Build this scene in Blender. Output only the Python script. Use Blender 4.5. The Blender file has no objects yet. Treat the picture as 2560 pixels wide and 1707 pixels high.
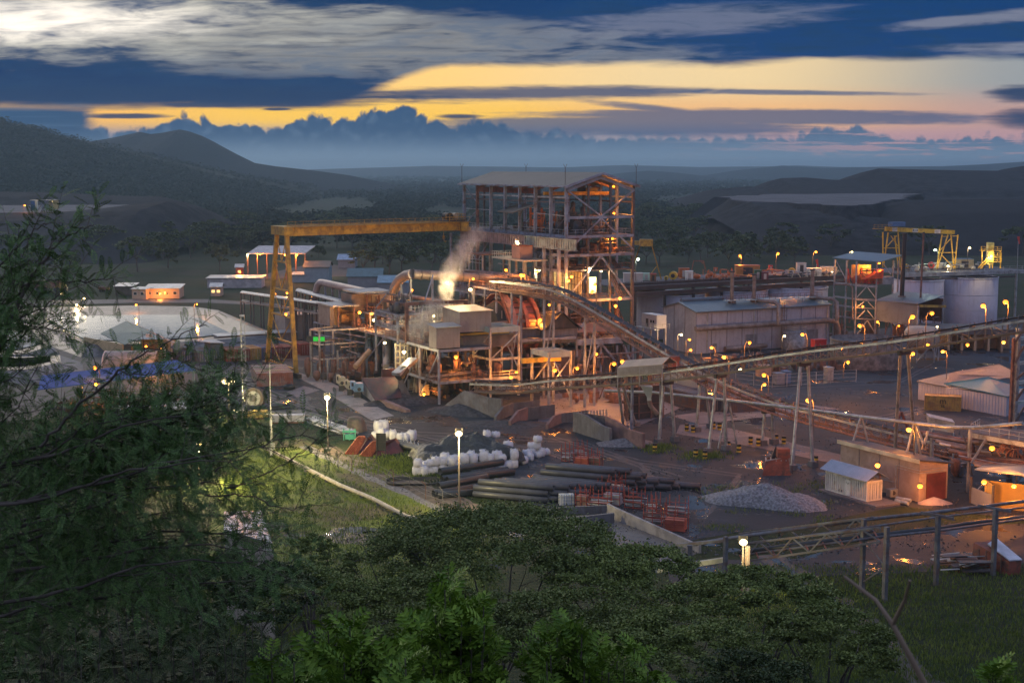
import bpy,math,random
import numpy as np
from math import sin,cos,pi,radians as R
from mathutils import Vector,Matrix
S=bpy.context.scene
COL=S.collection
random.seed(7)
# - camera
F=3555.0;H=43.0
PITCH=math.atan(434.5/F);CP,SP=cos(PITCH),sin(PITCH)
cd=bpy.data.cameras.new('camera');cam=bpy.data.objects.new('camera',cd);COL.objects.link(cam)
cam.location=(0,0,H);cam.rotation_euler=(pi/2-PITCH,0,0)
cd.sensor_width=36;cd.lens=36*F/2560;cd.clip_start=0.1;cd.clip_end=60000
cd.dof.use_dof=True;cd.dof.focus_distance=180;cd.dof.aperture_fstop=11
S.camera=cam
def ray(px,py):
 a=(px-1280)/F;b=(853.5-py)/F
 return(a,CP+b*SP,-SP+b*CP)
def g(px,py,z=0.0):
 d=ray(px,py);t=(z-H)/d[2];return Vector((d[0]*t,d[1]*t,z))
def at(px,py,D):
 d=ray(px,py);t=D/d[1];return Vector((d[0]*t,D,H+d[2]*t))
def zt(p,py):
 d=ray(1280,py);return H+d[2]/d[1]*p[1]
# - exposure
vs=S.view_settings
S.display_settings.display_device='sRGB'
vs.view_transform='Standard';vs.look='None';vs.gamma=1;vs.use_curve_mapping=False;vs.exposure=0.12
cy=S.cycles
cy.use_denoising=True;cy.max_bounces=5;cy.diffuse_bounces=2;cy.glossy_bounces=2;cy.transmission_bounces=2
cy.volume_bounces=0;cy.transparent_max_bounces=6;cy.caustics_reflective=False;cy.caustics_refractive=False
cy.sample_clamp_indirect=3.0;cy.use_light_tree=True;cy.volume_max_steps=64
# - tiny node language
class N:
 nt=None
 def __init__(s,k):s.k=k
 def m(s,op,*o,clamp=False):
  n=N.nt.nodes.new('ShaderNodeMath');n.operation=op;n.use_clamp=clamp
  for i,x in enumerate((s,)+o):
   if isinstance(x,N):N.nt.links.new(x.k,n.inputs[i])
   else:n.inputs[i].default_value=float(x)
  return N(n.outputs[0])
 def __add__(s,o):return s.m('ADD',o)
 __radd__=__add__
 def __sub__(s,o):return s.m('SUBTRACT',o)
 def __rsub__(s,o):return s.m('MULTIPLY',-1).m('ADD',o)
 def __mul__(s,o):return s.m('MULTIPLY',o)
 __rmul__=__mul__
 def __truediv__(s,o):return s.m('DIVIDE',o)
 def mx(s,o):return s.m('MAXIMUM',o)
 def mn(s,o):return s.m('MINIMUM',o)
 def ab(s):return s.m('ABSOLUTE')
 def sq(s):return s*s
def ss(x,a,b):
 n=N.nt.nodes.new('ShaderNodeMapRange');n.interpolation_type='SMOOTHSTEP'
 inv=not isinstance(a,N)and a>b
 if inv:a,b=b,a
 N.nt.links.new(x.k,n.inputs[0])
 for i,v in((1,a),(2,b)):
  if isinstance(v,N):N.nt.links.new(v.k,n.inputs[i])
  else:n.inputs[i].default_value=v
 if inv:n.inputs[3].default_value=1;n.inputs[4].default_value=0
 return N(n.outputs[0])
def comb(x,y,z=0):
 n=N.nt.nodes.new('ShaderNodeCombineXYZ')
 for i,v in enumerate((x,y,z)):
  if isinstance(v,N):N.nt.links.new(v.k,n.inputs[i])
  else:n.inputs[i].default_value=v
 return N(n.outputs[0])
def noise(vec,scale=1,detail=4,rough=.55,dist=0):
 n=N.nt.nodes.new('ShaderNodeTexNoise');n.inputs['Scale'].default_value=scale
 n.inputs['Detail'].default_value=detail;n.inputs['Roughness'].default_value=rough;n.inputs['Distortion'].default_value=dist
 if vec:N.nt.links.new(vec.k,n.inputs['Vector'])
 return N(n.outputs[0])
def rgb(r,g_,b):
 n=N.nt.nodes.new('ShaderNodeRGB');n.outputs[0].default_value=(r,g_,b,1);return N(n.outputs[0])
def s8(r,g_,b):
 return tuple((c/255/12.92)if c<11 else((c/255+.055)/1.055)**2.4 for c in(r,g_,b))
def mix(f,a,b):
 n=N.nt.nodes.new('ShaderNodeMix');n.data_type='RGBA'
 if isinstance(f,N):N.nt.links.new(f.k,n.inputs[0])
 else:n.inputs[0].default_value=f
 for i,v in((6,a),(7,b)):
  if isinstance(v,N):N.nt.links.new(v.k,n.inputs[i])
  else:n.inputs[i].default_value=(*v,1)
 return N(n.outputs[2])
# - sky: dusk clouds as a function of direction
W=bpy.data.worlds.new('World');S.world=W;W.use_nodes=True
N.nt=nt=W.node_tree;nt.nodes.clear()
tc=nt.nodes.new('ShaderNodeTexCoord');sx=nt.nodes.new('ShaderNodeSeparateXYZ');nt.links.new(tc.outputs['Generated'],sx.inputs[0])
dx,dy,dz=(N(o)for o in sx.outputs)
az=dx.m('ARCTAN2',dy)
hyp=(dx*dx+dy*dy).m('SQRT').mx(.02)
el=dz/hyp
X=(az+az*az*az*.33)*F+1280
Y=419-el*(1+az*az*.5)*F
Xn=X/1000;Yn=Y/100
n1=noise(comb(Xn*1.6+Yn*.12,Yn*.9,3),1,4,.6,.3)
n2=noise(comb(Xn*5-Yn*.8,Yn*3.4+Xn*1.5,7),1,6,.62,.5)
n3=noise(comb(Xn*14-Yn*2,Yn*9+Xn*3,1),1,4,.6,.4)
n4=noise(comb(Xn*2.2,Yn*9,12),1,5,.55,.2)
nc=noise(comb(Xn*20,Yn*2.2,5),1,4,.5)
nc1=noise(comb(Xn*9,Yn*.5,5),1,0,.5);nc2=noise(comb(Xn*26,Yn*2.0,8),1,0,.5);nc3=noise(comb(Xn*62,Yn*5.5,2),1,1,.5)
nb=noise(comb(Xn*7,Yn*.5,9),1,3,.5)
low=mix(ss(X,150,700),s8(250,186,84),s8(255,200,66))
low=mix(ss(X,1150,1800),low,s8(240,182,116))
low=mix(ss(X,1900,2500),low,s8(190,150,138))
mid=mix(ss(X,1000,1700),s8(255,206,118),s8(236,206,152))
mid=mix(ss(X,1800,2560),mid,s8(146,150,152))
sky=mix(ss(Y,290,205),low,mid)
pink=mix(ss(X,1500,2200),s8(150,140,150),s8(190,146,148))
sky=mix(ss(Y,300,345),sky,pink)
edge=172+95*ss(X,1150,800)-14*ss(X,1750,2050)+(n1-.5)*40+(n2-.5)*26
deck=1-ss(Y,edge-16,edge+10)
dark=mix(ss(X,900,1700),s8(0,42,86),s8(0,52,104))
dark=mix(ss(n2,.35,.75)*.5,dark,s8(20,66,108))
crx=((X-60)/950).sq()+((Y-62)/105).sq()
cr1=ss(crx+(n1-.5)*2.2+(n2-.5)*2.2+(n3-.5)*.4,1.0,-.35)
cr2=ss(((X-850+(Y-110)*-3.5)/850).sq()+((Y-115)/95).sq()+(n2-.5)*2.6+(n1-.5)*2.2+(n3-.5)*.8,1.25,.1)*.62
cr3=ss(((X-1720)/420).sq()+((Y-62+(X-1720)*.06)/45).sq()+(n2-.5)*2.4,1.0,.1)*.36
cr4=ss(((X-2470)/330).sq()+((Y-62+(X-2400)*.09)/20).sq()+(n2-.5)*1.6,1.0,.1)*.5
cr5=ss(((X-2560)/330).sq()+((Y-128)/17).sq()+(n2-.5)*1.4,1.0,.1)*.55
dk=mix(cr3.mx(cr4).mx(cr5),dark,s8(150,150,158))
dk=mix(cr2,dk,mix(ss(n2+(n3-.5)*.3,.3,.7),s8(112,122,134),s8(184,176,156)))
dk=mix(cr1,dk,mix(ss(crx,.5,0),s8(190,186,172),(1.12,1.02,.88)))
dk=mix(ss(n4*.35+n2*.65+(n3-.5)*.15,.44,.70)*ss(crx,.1,.9)*.85,dk,s8(14,48,84))
sky=mix(deck,sky,dk)
def band(cx,cyy,w,h,soft=.7,nn=1.3,slope=0.0):
 d=((X-cx)/w).sq()+((Y-cyy+(X-cx)*slope)/h).sq()+(n4-.5)*nn*1.3+(n3-.5)*.9+(n2-.5)*.6
 return ss(d,1.15+soft*.5,.9-soft)
b1=band(1300,237,480,19,.7,1.0,.01)
b2=band(1900,296,600,21,.5,.9,-.006).mx(band(1560,318,500,26,.5,.8,-.01)).mx(band(1640,276,170,10,.8,1.0,-.1)).mx(band(1950,236,330,7,.8,.7,-.012))
b3=band(350,246,720,27,.7,2.0).mx(band(330,293,110,7,.7,.7)).mx(band(620,263,330,12,.7,1.4)).mx(band(2560,300,110,26,.8,.8)).mx(band(2540,240,90,22,.8,1.0))
b3=b3.mx(band(700,276,40,4,.6,.4)).mx(band(1150,294,60,6,.7,.7)).mx(ss(X,262,205)*ss(Y,262,280)*0)
sky=mix(b1*.9,sky,s8(44,66,104))
sky=mix(b2*.85,sky,s8(52,78,116))
sky=mix(b3*.95,sky,s8(8,44,84))
sky=mix(ss(X+(n3-.5)*40,262,215)*ss(Y+(n4-.5)*30,258,282),sky,mix(ss(n4,.4,.65)*.5,s8(22,62,100),s8(70,100,132)))
prof=322-34*ss((X-960).ab(),330,40)-34*ss((X-500).ab(),75,20)-14*ss((X-600).ab(),60,20)+26*ss(X,300,120)-24*ss((X-2100).ab(),130,30)+10*ss(X,1300,1500)
prof=prof+22-(nc1-.5).ab()*(12+98*ss(X,1500,1250))-(nc2-.5).ab()*62-(nc3-.5).ab()*26-(nb-.5)*20
cum=ss(Y,prof-6,prof+9)
cumc=mix(ss(X,1200,1900),s8(38,72,108),s8(76,98,128))
cumc=mix(ss((nc-.5).ab(),.02,.2)*.55,cumc,s8(84,108,136))
cumc=mix(ss(Y,330,412),cumc,s8(110,134,158))
holes=ss(n4+(n3-.5)*.6,.50,.62)*ss(X,1450,2300)*ss(Y,322,345)*ss(Y,412,392)
cum=cum*(1-holes*.85)
sky=mix(cum*(1-ss(X,2150,2560)*ss(Y,340,320)*.8),sky,cumc)
sky=mix(ss(Y,372,419)*.75,sky,s8(112,138,162))
up=mix(ss(el,.12,.7),s8(84,108,140),(.25,.32,.50))
back=mix(ss(el,0,.5),(.29,.28,.40),(.28,.33,.52))
up=mix(ss(X,1250,100)*ss(el,.7,.16),up,(1.15,1.02,.85))
sky=mix(ss(el,.125,.2),sky,up)
sky=mix(ss(az.ab(),.6,1.5),sky,back)
sky=mix(ss(el,0,-.05),sky,(.05,.055,.06))
bg=nt.nodes.new('ShaderNodeBackground');nt.links.new(sky.k,bg.inputs[0]);bg.inputs[1].default_value=1.12
wo=nt.nodes.new('ShaderNodeOutputWorld');nt.links.new(bg.outputs[0],wo.inputs[0])
W.cycles.sampling_method='MANUAL';W.cycles.sample_map_resolution=512
sd=bpy.data.lights.new('sun','SUN');sd.energy=.35;sd.angle=R(25);sd.color=(1,.86,.68)
so=bpy.data.objects.new('sun',sd);COL.objects.link(so)
so.rotation_euler=Vector((-.45,1,.42)).to_track_quat('Z','Y').to_euler()
# - materials
MATS={}
def M(name,col,rough=.65,metal=0,var=.25,scale=.6,dirt=None,streak=0,dscale=.25,damt=.5,bump=0,bscale=4,wave=None,spec=.5):
 """plain procedural surface: colour varied by noise, optional dirt/rust colour, bump, fine ribs"""
 if name in MATS:return MATS[name]
 m=bpy.data.materials.new(name);m.use_nodes=True;N.nt=t=m.node_tree
 b=t.nodes['Principled BSDF'];c=t.nodes.new('ShaderNodeTexCoord');O_=N(c.outputs['Object'])
 a=noise(O_,scale,5,.6)
 lo=tuple(x*(1-var)for x in col);hi=tuple(min(1,x*(1+var))for x in col)
 k=mix(ss(a,.3,.7),lo,hi)
 if dirt:
  d=noise(O_,dscale,6,.7,.3);k=mix(ss(d,.62-damt*.3,.72-damt*.1)*.85,k,dirt)
 if streak:
  mp=t.nodes.new('ShaderNodeMapping');mp.inputs['Scale'].default_value=(1.6,1.6,.12);t.links.new(c.outputs['Object'],mp.inputs[0]);k=mix(ss(noise(N(mp.outputs[0]),1,5,.7),.5,.68)*streak,k,tuple(x*.45 for x in(col[0]*1.15,col[1]*.9,col[2]*.75)))
 t.links.new(k.k,b.inputs['Base Color'])
 b.inputs['Roughness'].default_value=rough;b.inputs['Metallic'].default_value=metal;b.inputs['Specular IOR Level'].default_value=spec
 if bump or wave:
  hgt=noise(O_,bscale,4,.6)*(bump or 0)
  if wave:
   w=t.nodes.new('ShaderNodeTexWave');w.wave_type='BANDS';w.bands_direction=wave[0];w.inputs['Scale'].default_value=wave[1]
   t.links.new(c.outputs['Object'],w.inputs[0]);hgt=hgt+N(w.outputs['Fac'])*wave[2]
  bn=t.nodes.new('ShaderNodeBump');bn.inputs['Strength'].default_value=1;bn.inputs['Distance'].default_value=1
  t.links.new(hgt.k,bn.inputs['Height']);t.links.new(bn.outputs[0],b.inputs['Normal'])
 MATS[name]=m;return m
def EM(name,col,st):
 if name in MATS:return MATS[name]
 m=bpy.data.materials.new(name);m.use_nodes=True;b=m.node_tree.nodes['Principled BSDF']
 b.inputs['Base Color'].default_value=(*col,1);b.inputs['Emission Color'].default_value=(*col,1);b.inputs['Emission Strength'].default_value=st
 MATS[name]=m;return m
# - meshes
class MB:
 def __init__(s):s.v=[];s.f=[];s.sm=[]
 def add(s,vs,fs,sm=False):
  n=len(s.v);s.v+=[tuple(p)for p in vs];s.f+=[tuple(i+n for i in f)for f in fs];s.sm+=[sm]*len(fs);return s
 def hexa(s,p):
  return s.add(p,[(3,2,1,0),(4,5,6,7),(0,1,5,4),(1,2,6,5),(2,3,7,6),(3,0,4,7)])
 def box(s,c,d,rz=0):
  x,y,z=(k/2 for k in d);ca,sa=cos(rz),sin(rz)
  return s.hexa([(c[0]+a*x*ca-b*y*sa,c[1]+a*x*sa+b*y*ca,c[2]+e*z)for e in(-1,1)for a,b in((-1,-1),(1,-1),(1,1),(-1,1))])
 def bar(s,p,q,w,h=None):
  p,q=Vector(p),Vector(q);h=h or w;d=q-p
  if d.length<1e-6:return s
  d.normalize();a=d.cross(Vector((0,0,1)))
  if a.length<1e-3:a=Vector((VV[0],VV[1],0))
  a.normalize();b=a.cross(d);a*=w/2;b*=h/2
  return s.hexa([p-a-b,p+a-b,p+a+b,p-a+b,q-a-b,q+a-b,q+a+b,q-a+b])
 def tube(s,p,q,r,r2=None,n=8,cap=True):
  p,q=Vector(p),Vector(q);r2=r if r2 is None else r2;d=(q-p).normalized()
  a=d.cross(Vector((0,0,1)))
  if a.length<1e-3:a=Vector((1,0,0))
  a.normalize();b=a.cross(d)
  r1=[p+(a*cos(t)+b*sin(t))*r for t in(2*pi*i/n for i in range(n))]
  r3=[q+(a*cos(t)+b*sin(t))*r2 for t in(2*pi*i/n for i in range(n))]
  s.add(r1+r3,[(i,(i+1)%n,n+(i+1)%n,n+i)for i in range(n)],True)
  if cap:s.add(r1,[tuple(range(n))[::-1]]);s.add(r3,[tuple(range(n))])
  return s
 def path(s,pts,r,n=8,r2=None,cap=True):
  pts=[Vector(p)for p in pts];k=len(pts);rings=[];ref=None
  for i,p in enumerate(pts):
   d=(pts[min(i+1,k-1)]-pts[max(i-1,0)]).normalized()
   if ref is None:
    ref=d.cross(Vector((0,0,1)))
    if ref.length<1e-2:ref=Vector((1,0,0))
   a=(ref-d*ref.dot(d)).normalized();ref=a;b=a.cross(d);rr=r if r2 is None else r+(r2-r)*i/(k-1)
   rings+=[p+(a*cos(t)+b*sin(t))*rr for t in(2*pi*j/n for j in range(n))]
  s.add(rings,[(i*n+j,i*n+(j+1)%n,(i+1)*n+(j+1)%n,(i+1)*n+j)for i in range(k-1)for j in range(n)],True)
  if cap:s.add(rings[:n],[tuple(range(n))[::-1]]);s.add(rings[-n:],[tuple(range(n))])
  return s
 def ext(s,pts,vec):
  n=len(pts);v=Vector(vec);a=[Vector(p)for p in pts]
  return s.add(a+[p+v for p in a],[tuple(range(n))[::-1],tuple(range(n,2*n))]+[(i,(i+1)%n,n+(i+1)%n,n+i)for i in range(n)])
 def prism(s,xy,z0,z1):return s.ext([(x,y,z0)for x,y in xy],(0,0,z1-z0))
 def quad(s,*p):return s.add(p,[tuple(range(len(p)))])
 def lathe(s,c,prof,n=24,a0=0,a1=2*pi):
  c=Vector(c);full=abs(a1-a0-2*pi)<1e-6;m=n if full else n+1;k=len(prof)
  vs=[(c.x+r*cos(a0+(a1-a0)*j/n),c.y+r*sin(a0+(a1-a0)*j/n),c.z+z)for r,z in prof for j in range(m)]
  return s.add(vs,[(i*m+j,i*m+(j+1)%m,(i+1)*m+(j+1)%m,(i+1)*m+j)for i in range(k-1)for j in range(n)],True)
 def sphere(s,c,r,n=8,sz=1):
  return s.lathe(c,[(max(r*sin(pi*i/n),1e-4),-r*sz*cos(pi*i/n))for i in range(n+1)],n+2)
 def build(s,name,mat,parent=None,smooth=None):
  me=bpy.data.meshes.new(name)
  o=Vector((0,0,0))
  if parent is not None:
   q=parent
   while q is not None:o=o+q.location;q=q.parent
  me.from_pydata([(a-o.x,b-o.y,c-o.z)for a,b,c in s.v],[],s.f)
  me.polygons.foreach_set('use_smooth',[(x if smooth is None else smooth)for x in s.sm])
  if mat:me.materials.append(mat)
  ob=bpy.data.objects.new(name,me);COL.objects.link(ob)
  if parent is not None:ob.parent=parent
  return ob
def props(o,label=None,cat=None,group=None,kind=None):
 for k,v in(('label',label),('category',cat),('group',group),('kind',kind)):
  if v:o[k]=v
 return o
def thing(name,label,cat,loc=(0,0,0),group=None):
 o=bpy.data.objects.new(name,None);COL.objects.link(o);o.location=Vector(loc);o.empty_display_size=.5
 return props(o,label,cat,group)
def dup(o,loc,rz=0,label=None,group=None,scale=None):
 def cp(a,par):
  c=a.copy();COL.objects.link(c);c.parent=par
  for ch in a.children:cp(ch,c)
  return c
 c=cp(o,None);c.location=Vector(loc);c.rotation_euler=(0,0,rz)
 if scale:c.scale=scale if isinstance(scale,tuple)else(scale,)*3
 return props(c,label,None,group)
def npmesh(name,v,f,mat,parent=None,smooth=False):
 me=bpy.data.meshes.new(name);k=f.shape[1]
 me.vertices.add(len(v));me.vertices.foreach_set('co',v.astype('f').ravel())
 me.loops.add(f.size);me.loops.foreach_set('vertex_index',f.astype('i').ravel())
 me.polygons.add(len(f));me.polygons.foreach_set('loop_start',np.arange(0,f.size,k,dtype='i'))
 try:me.polygons.foreach_set('loop_total',np.full(len(f),k,dtype='i'))
 except Exception:pass
 me.polygons.foreach_set('use_smooth',np.full(len(f),smooth))
 me.update(calc_edges=True)
 if mat:me.materials.append(mat)
 o=bpy.data.objects.new(name,me);COL.objects.link(o)
 if parent is not None:o.parent=parent
 return o
# - plant axes
UU=(.467,-.884);VV=(.884,.467);OO=(11.0,289.0)
def P(U,V,z=0):return Vector((OO[0]+U*UU[0]+V*VV[0],OO[1]+U*UU[1]+V*VV[1],z))
def UV(p):dx_,dy_=p[0]-OO[0],p[1]-OO[1];return dx_*UU[0]+dy_*UU[1],dx_*VV[0]+dy_*VV[1]
def onV(px,py,V):
 d=ray(px,py);t=(V+OO[0]*VV[0]+OO[1]*VV[1])/(d[0]*VV[0]+d[1]*VV[1]);return Vector((d[0]*t,d[1]*t,H+d[2]*t))
def onU(px,py,U):
 d=ray(px,py);t=(U+OO[0]*UU[0]+OO[1]*UU[1])/(d[0]*UU[0]+d[1]*UU[1]);return Vector((d[0]*t,d[1]*t,H+d[2]*t))
def pbox(mb,U0,U1,V0,V1,z0,z1):return mb.hexa([P(a,b,z)for z in(z0,z1)for a,b in((U0,V0),(U1,V0),(U1,V1),(U0,V1))])
# = land, water, far country
def h01(x,y,s=0):
 return(np.sin(x*12.9898+y*78.233+s*37.7)*43758.5453)%1.0
def vnoise(x,y,s=0):
 xi,yi=np.floor(x),np.floor(y);xf,yf=x-xi,y-yi
 xf=xf*xf*(3-2*xf);yf=yf*yf*(3-2*yf)
 a,b,c,d=h01(xi,yi,s),h01(xi+1,yi,s),h01(xi,yi+1,s),h01(xi+1,yi+1,s)
 return(a*(1-xf)+b*xf)*(1-yf)+(c*(1-xf)+d*xf)*yf
def fbm(x,y,o=5,s=0):
 r=0;a=.5
 for i in range(o):r=r+a*vnoise(x*2**i,y*2**i,s+i);a*=.5
 return r
def hgt(x,y):
 x=np.asarray(x,float);y=np.asarray(y,float)
 side=np.clip((-x-5)/60,0,1)*np.clip(1-np.abs(y-45)/75,0,1)*5
 t=np.clip(41.2-.385*np.maximum(y,-20)+side,0,60)
 t=np.where(t<6,t*t/12,t-3)
 return np.where(y<130,np.maximum(t,0)+(fbm(x*.12,y*.12,3)-.5)*1.5*np.clip(t/6,0,1),0)
def hz(x,y):return float(hgt(x,y))
def ground_mat():
 m=bpy.data.materials.new('rough_grassland');m.use_nodes=True;N.nt=t=m.node_tree
 b=t.nodes['Principled BSDF'];c=t.nodes.new('ShaderNodeTexCoord');O_=N(c.outputs['Object'])
 a=noise(O_,.05,6,.65);f=noise(O_,1.2,5,.7);w=noise(O_,.012,4,.6)
 k=mix(ss(f,.3,.7),(.013,.022,.007),(.034,.048,.014))
 k=mix(ss(a,.45,.62),k,(.045,.042,.026))
 k=mix(ss(w,.42,.6)*.6,k,(.030,.045,.018))
 t.links.new(k.k,b.inputs['Base Color']);b.inputs['Roughness'].default_value=.9;b.inputs['Specular IOR Level'].default_value=.2
 bn=t.nodes.new('ShaderNodeBump');bn.inputs['Distance'].default_value=.4;t.links.new(f.k,bn.inputs['Height']);t.links.new(bn.outputs[0],b.inputs['Normal'])
 return m
GM=ground_mat()
def grid(name,xs,ys,zf,mat,label=None,kind='structure',cat=None):
 gx,gy=np.meshgrid(xs,ys);v=np.stack([gx,gy,zf(gx,gy)],-1).reshape(-1,3)
 nx,ny=len(xs),len(ys);i=np.arange(nx*ny).reshape(ny,nx)
 f=np.stack([i[:-1,:-1],i[:-1,1:],i[1:,1:],i[1:,:-1]],-1).reshape(-1,4)
 o=npmesh(name,v,f,mat,smooth=True);return props(o,label,cat,kind=kind)
xs=np.concatenate([[-28000,-8000,-2500,-900,-400],np.linspace(-220,220,111),[400,900,2500,8000,28000]])
ys=np.concatenate([[-6000,-800,-150],np.linspace(-40,140,91),[180,300,600,1200,3000,8000,21000]])
grid('ground',xs,ys,lambda x,y:hgt(x,y),GM,'green and brown land from the near slope out to the plain')
def sheet(name,pts,z,mat,label=None,jit=0,seg=0,kind='structure',thick=0):
 P_=[Vector(p[:2]).to_3d()for p in pts];out=[]
 for i,a in enumerate(P_):
  b=P_[(i+1)%len(P_)];L=(b-a).length;n=max(1,int(L/seg))if seg else 1
  for k in range(n):
   q=a.lerp(b,k/n)
   if jit:q=q+Vector((random.uniform(-jit,jit),random.uniform(-jit,jit),0))
   out.append((q.x,q.y,z))
 mb=MB()
 if thick:mb.ext([(x,y,z-thick)for x,y,z in out],(0,0,thick))
 else:mb.quad(*out)
 return props(mb.build(name,mat),label,kind=kind)
def yard_mat(name,c1,c2,wet,wetth=.6,rough=.75):
 m=bpy.data.materials.new(name);m.use_nodes=True;N.nt=t=m.node_tree
 b=t.nodes['Principled BSDF'];c=t.nodes.new('ShaderNodeTexCoord');O_=N(c.outputs['Object'])
 mp=t.nodes.new('ShaderNodeMapping');mp.inputs['Rotation'].default_value=(0,0,.4);mp.inputs['Scale'].default_value=(1,3.2,1);t.links.new(c.outputs['Object'],mp.inputs[0])
 a=noise(O_,.045,6,.62,.4);f=noise(O_,3,5,.75);tr=noise(N(mp.outputs[0]),.16,6,.7,.5)
 k=mix(ss(a+(tr-.5)*.8,.38,.66),c1,c2)
 k=mix(ss(f,.35,.8)*.35,k,tuple(x*1.9 for x in c2))
 wp=noise(O_,.11,5,.6,.2)
 wm=ss(wp+(tr-.5)*.25,wetth,wetth+.03)
 k=mix(wm*.6,k,wet)
 t.links.new(k.k,b.inputs['Base Color'])
 t.links.new((rough-wm*(rough-.12)).k,b.inputs['Roughness']);b.inputs['Specular IOR Level'].default_value=.4
 bn=t.nodes.new('ShaderNodeBump');bn.inputs['Distance'].default_value=.05;t.links.new((f*(1-wm)).k,bn.inputs['Height']);t.links.new(bn.outputs[0],b.inputs['Normal'])
 return m
YM=yard_mat('dark_gravel',(.007,.010,.017),(.026,.032,.046),(.02,.02,.024),.57)
YR=yard_mat('reddish_gravel',(.016,.016,.021),(.036,.033,.040),(.03,.026,.03),.54)
CM=yard_mat('worn_concrete',(.11,.10,.11),(.19,.17,.18),(.10,.09,.10),.62,.7)
gg=lambda*L:[g(*p)for p in L]
sheet('yard',gg((440,905),(560,888),(800,905),(1050,960),(1300,985),(1500,1000),(1750,985),(1750,880),(2070,845),(2560,845),(2900,900),(2900,1330),(2500,1290),(2250,1265),(2080,1300),(1850,1330),(1720,1350),(1480,1290),(1300,1260),(1230,1225),(1000,1130),(880,1085),(700,1045),(610,1030),(520,1010),(460,960)),.012,YM,'wide dark gravel yard around the plant',.5,4)
sheet('yard_floor',gg((-200,840),(560,870),(1750,860),(2900,760),(2900,905),(1750,1005),(800,1000),(560,930),(300,1040),(-200,1060)),.006,M('plant_floor',(.045,.038,.038),.7,var=.4,scale=.2),'oily concrete floor under the plant')
sheet('track',gg((1480,1180),(1790,1195),(1770,1290),(1700,1400),(1990,1400),(2300,1320),(2560,1310),(2700,1300),(2700,1410),(2300,1430),(2000,1440),(1900,1500),(1700,1480),(1560,1300)),.018,YR,'reddish track running past the pipe stacks',.6,4)
sheet('concrete_strip',gg((1700,1062),(1780,1060),(2140,1145),(2120,1166),(1900,1120),(1690,1084)),.024,CM,'pale concrete strip with bollards along it')
sheet('concrete_apron',gg((1350,990),(1560,960),(1700,1020),(1560,1080),(1500,1055),(1345,1058)),.024,M('pinkish_concrete',(.15,.145,.17),.5,var=.3,scale=.15,dirt=(.12,.10,.11),dscale=.1,bump=.02),'pinkish concrete apron under the stacker')
sheet('concrete_apron',gg((1680,1040),(1950,1000),(2100,1022),(1745,1060)),.021,CM,'concrete ground beside the blue containers')
sheet('kerb',gg((700,925),(707,922),(820,952),(985,1040),(930,1052),(800,972)),.10,M('rail_concrete',(.30,.27,.25),.8,var=.2,scale=.5,dirt=(.14,.12,.11),bump=.02),'concrete crane rail kerb',thick=.1)
sheet('concrete_slab',gg((716,980),(760,965),(800,975),(742,993)),.024,CM,'pale concrete slab in the yard')
LM=bpy.data.materials.new('lawn');LM.use_nodes=True;N.nt=t=LM.node_tree
b=t.nodes['Principled BSDF'];c=t.nodes.new('ShaderNodeTexCoord');O_=N(c.outputs['Object'])
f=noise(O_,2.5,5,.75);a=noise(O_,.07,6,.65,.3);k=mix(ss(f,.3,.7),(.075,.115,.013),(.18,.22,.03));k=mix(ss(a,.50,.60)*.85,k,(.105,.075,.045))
t.links.new(k.k,b.inputs['Base Color']);b.inputs['Roughness'].default_value=.9
bn=t.nodes.new('ShaderNodeBump');bn.inputs['Distance'].default_value=.25;t.links.new(f.k,bn.inputs['Height']);t.links.new(bn.outputs[0],b.inputs['Normal'])
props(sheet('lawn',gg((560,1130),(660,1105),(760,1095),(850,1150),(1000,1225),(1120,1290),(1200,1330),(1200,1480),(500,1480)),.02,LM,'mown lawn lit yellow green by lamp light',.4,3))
WM_=bpy.data.materials.new('still_water');WM_.use_nodes=True;N.nt=t=WM_.node_tree
b=t.nodes['Principled BSDF'];b.inputs['Base Color'].default_value=(.03,.03,.032,1);b.inputs['Roughness'].default_value=.06;b.inputs['Specular IOR Level'].default_value=1.0;b.inputs['IOR'].default_value=1.6
c=t.nodes.new('ShaderNodeTexCoord');O_=N(c.outputs['Object']);bn=t.nodes.new('ShaderNodeBump');bn.inputs['Distance'].default_value=.05
t.links.new(noise(O_,.9,4,.6).k,bn.inputs['Height']);t.links.new(bn.outputs[0],b.inputs['Normal'])
def blob(cx,cy,rx,ry,n=26,k=.35,s=0):
 rr=random.Random(s);ph=[rr.uniform(0,6.28)for _ in range(4)]
 return[g(cx+rx*cos(t)*(1+k*.5*(sin(3*t+ph[0])+.6*sin(5*t+ph[1])+.4*sin(9*t+ph[2]))),cy+ry*sin(t)*(1+k*.5*(sin(2*t+ph[3])+.6*sin(7*t+ph[1]))))for t in(2*pi*i/n for i in range(n))]
MUD=M('mud',(.075,.055,.045),.55,var=.3,scale=.8,bump=.03)
sheet('mud_patch',blob(890,1340,90,24,s=2),.026,MUD,'bare wet mud patch on the lawn')
for i,(x,y,rx,ry)in enumerate(((900,1325,50,8),(840,1336,25,5),(930,1332,30,5),(690,1315,34,10),(735,1340,25,6),(1690,1212,60,3),(1740,1220,45,4),(1800,1213,28,4),(1730,1245,14,8),(1905,1160,26,1.6),(1780,1362,18,4),(1830,1375,20,5),(1440,1352,40,8),(1480,1385,60,10),(560,940,18,1.5),(740,1007,9,1.3),(770,1012,9,1.2),(1545,1005,30,4),(2205,955,30,4))):
 sheet('puddle',blob(x,y,rx,ry,s=i+5),.034,WM_,'shallow puddle reflecting the dusk sky')
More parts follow.
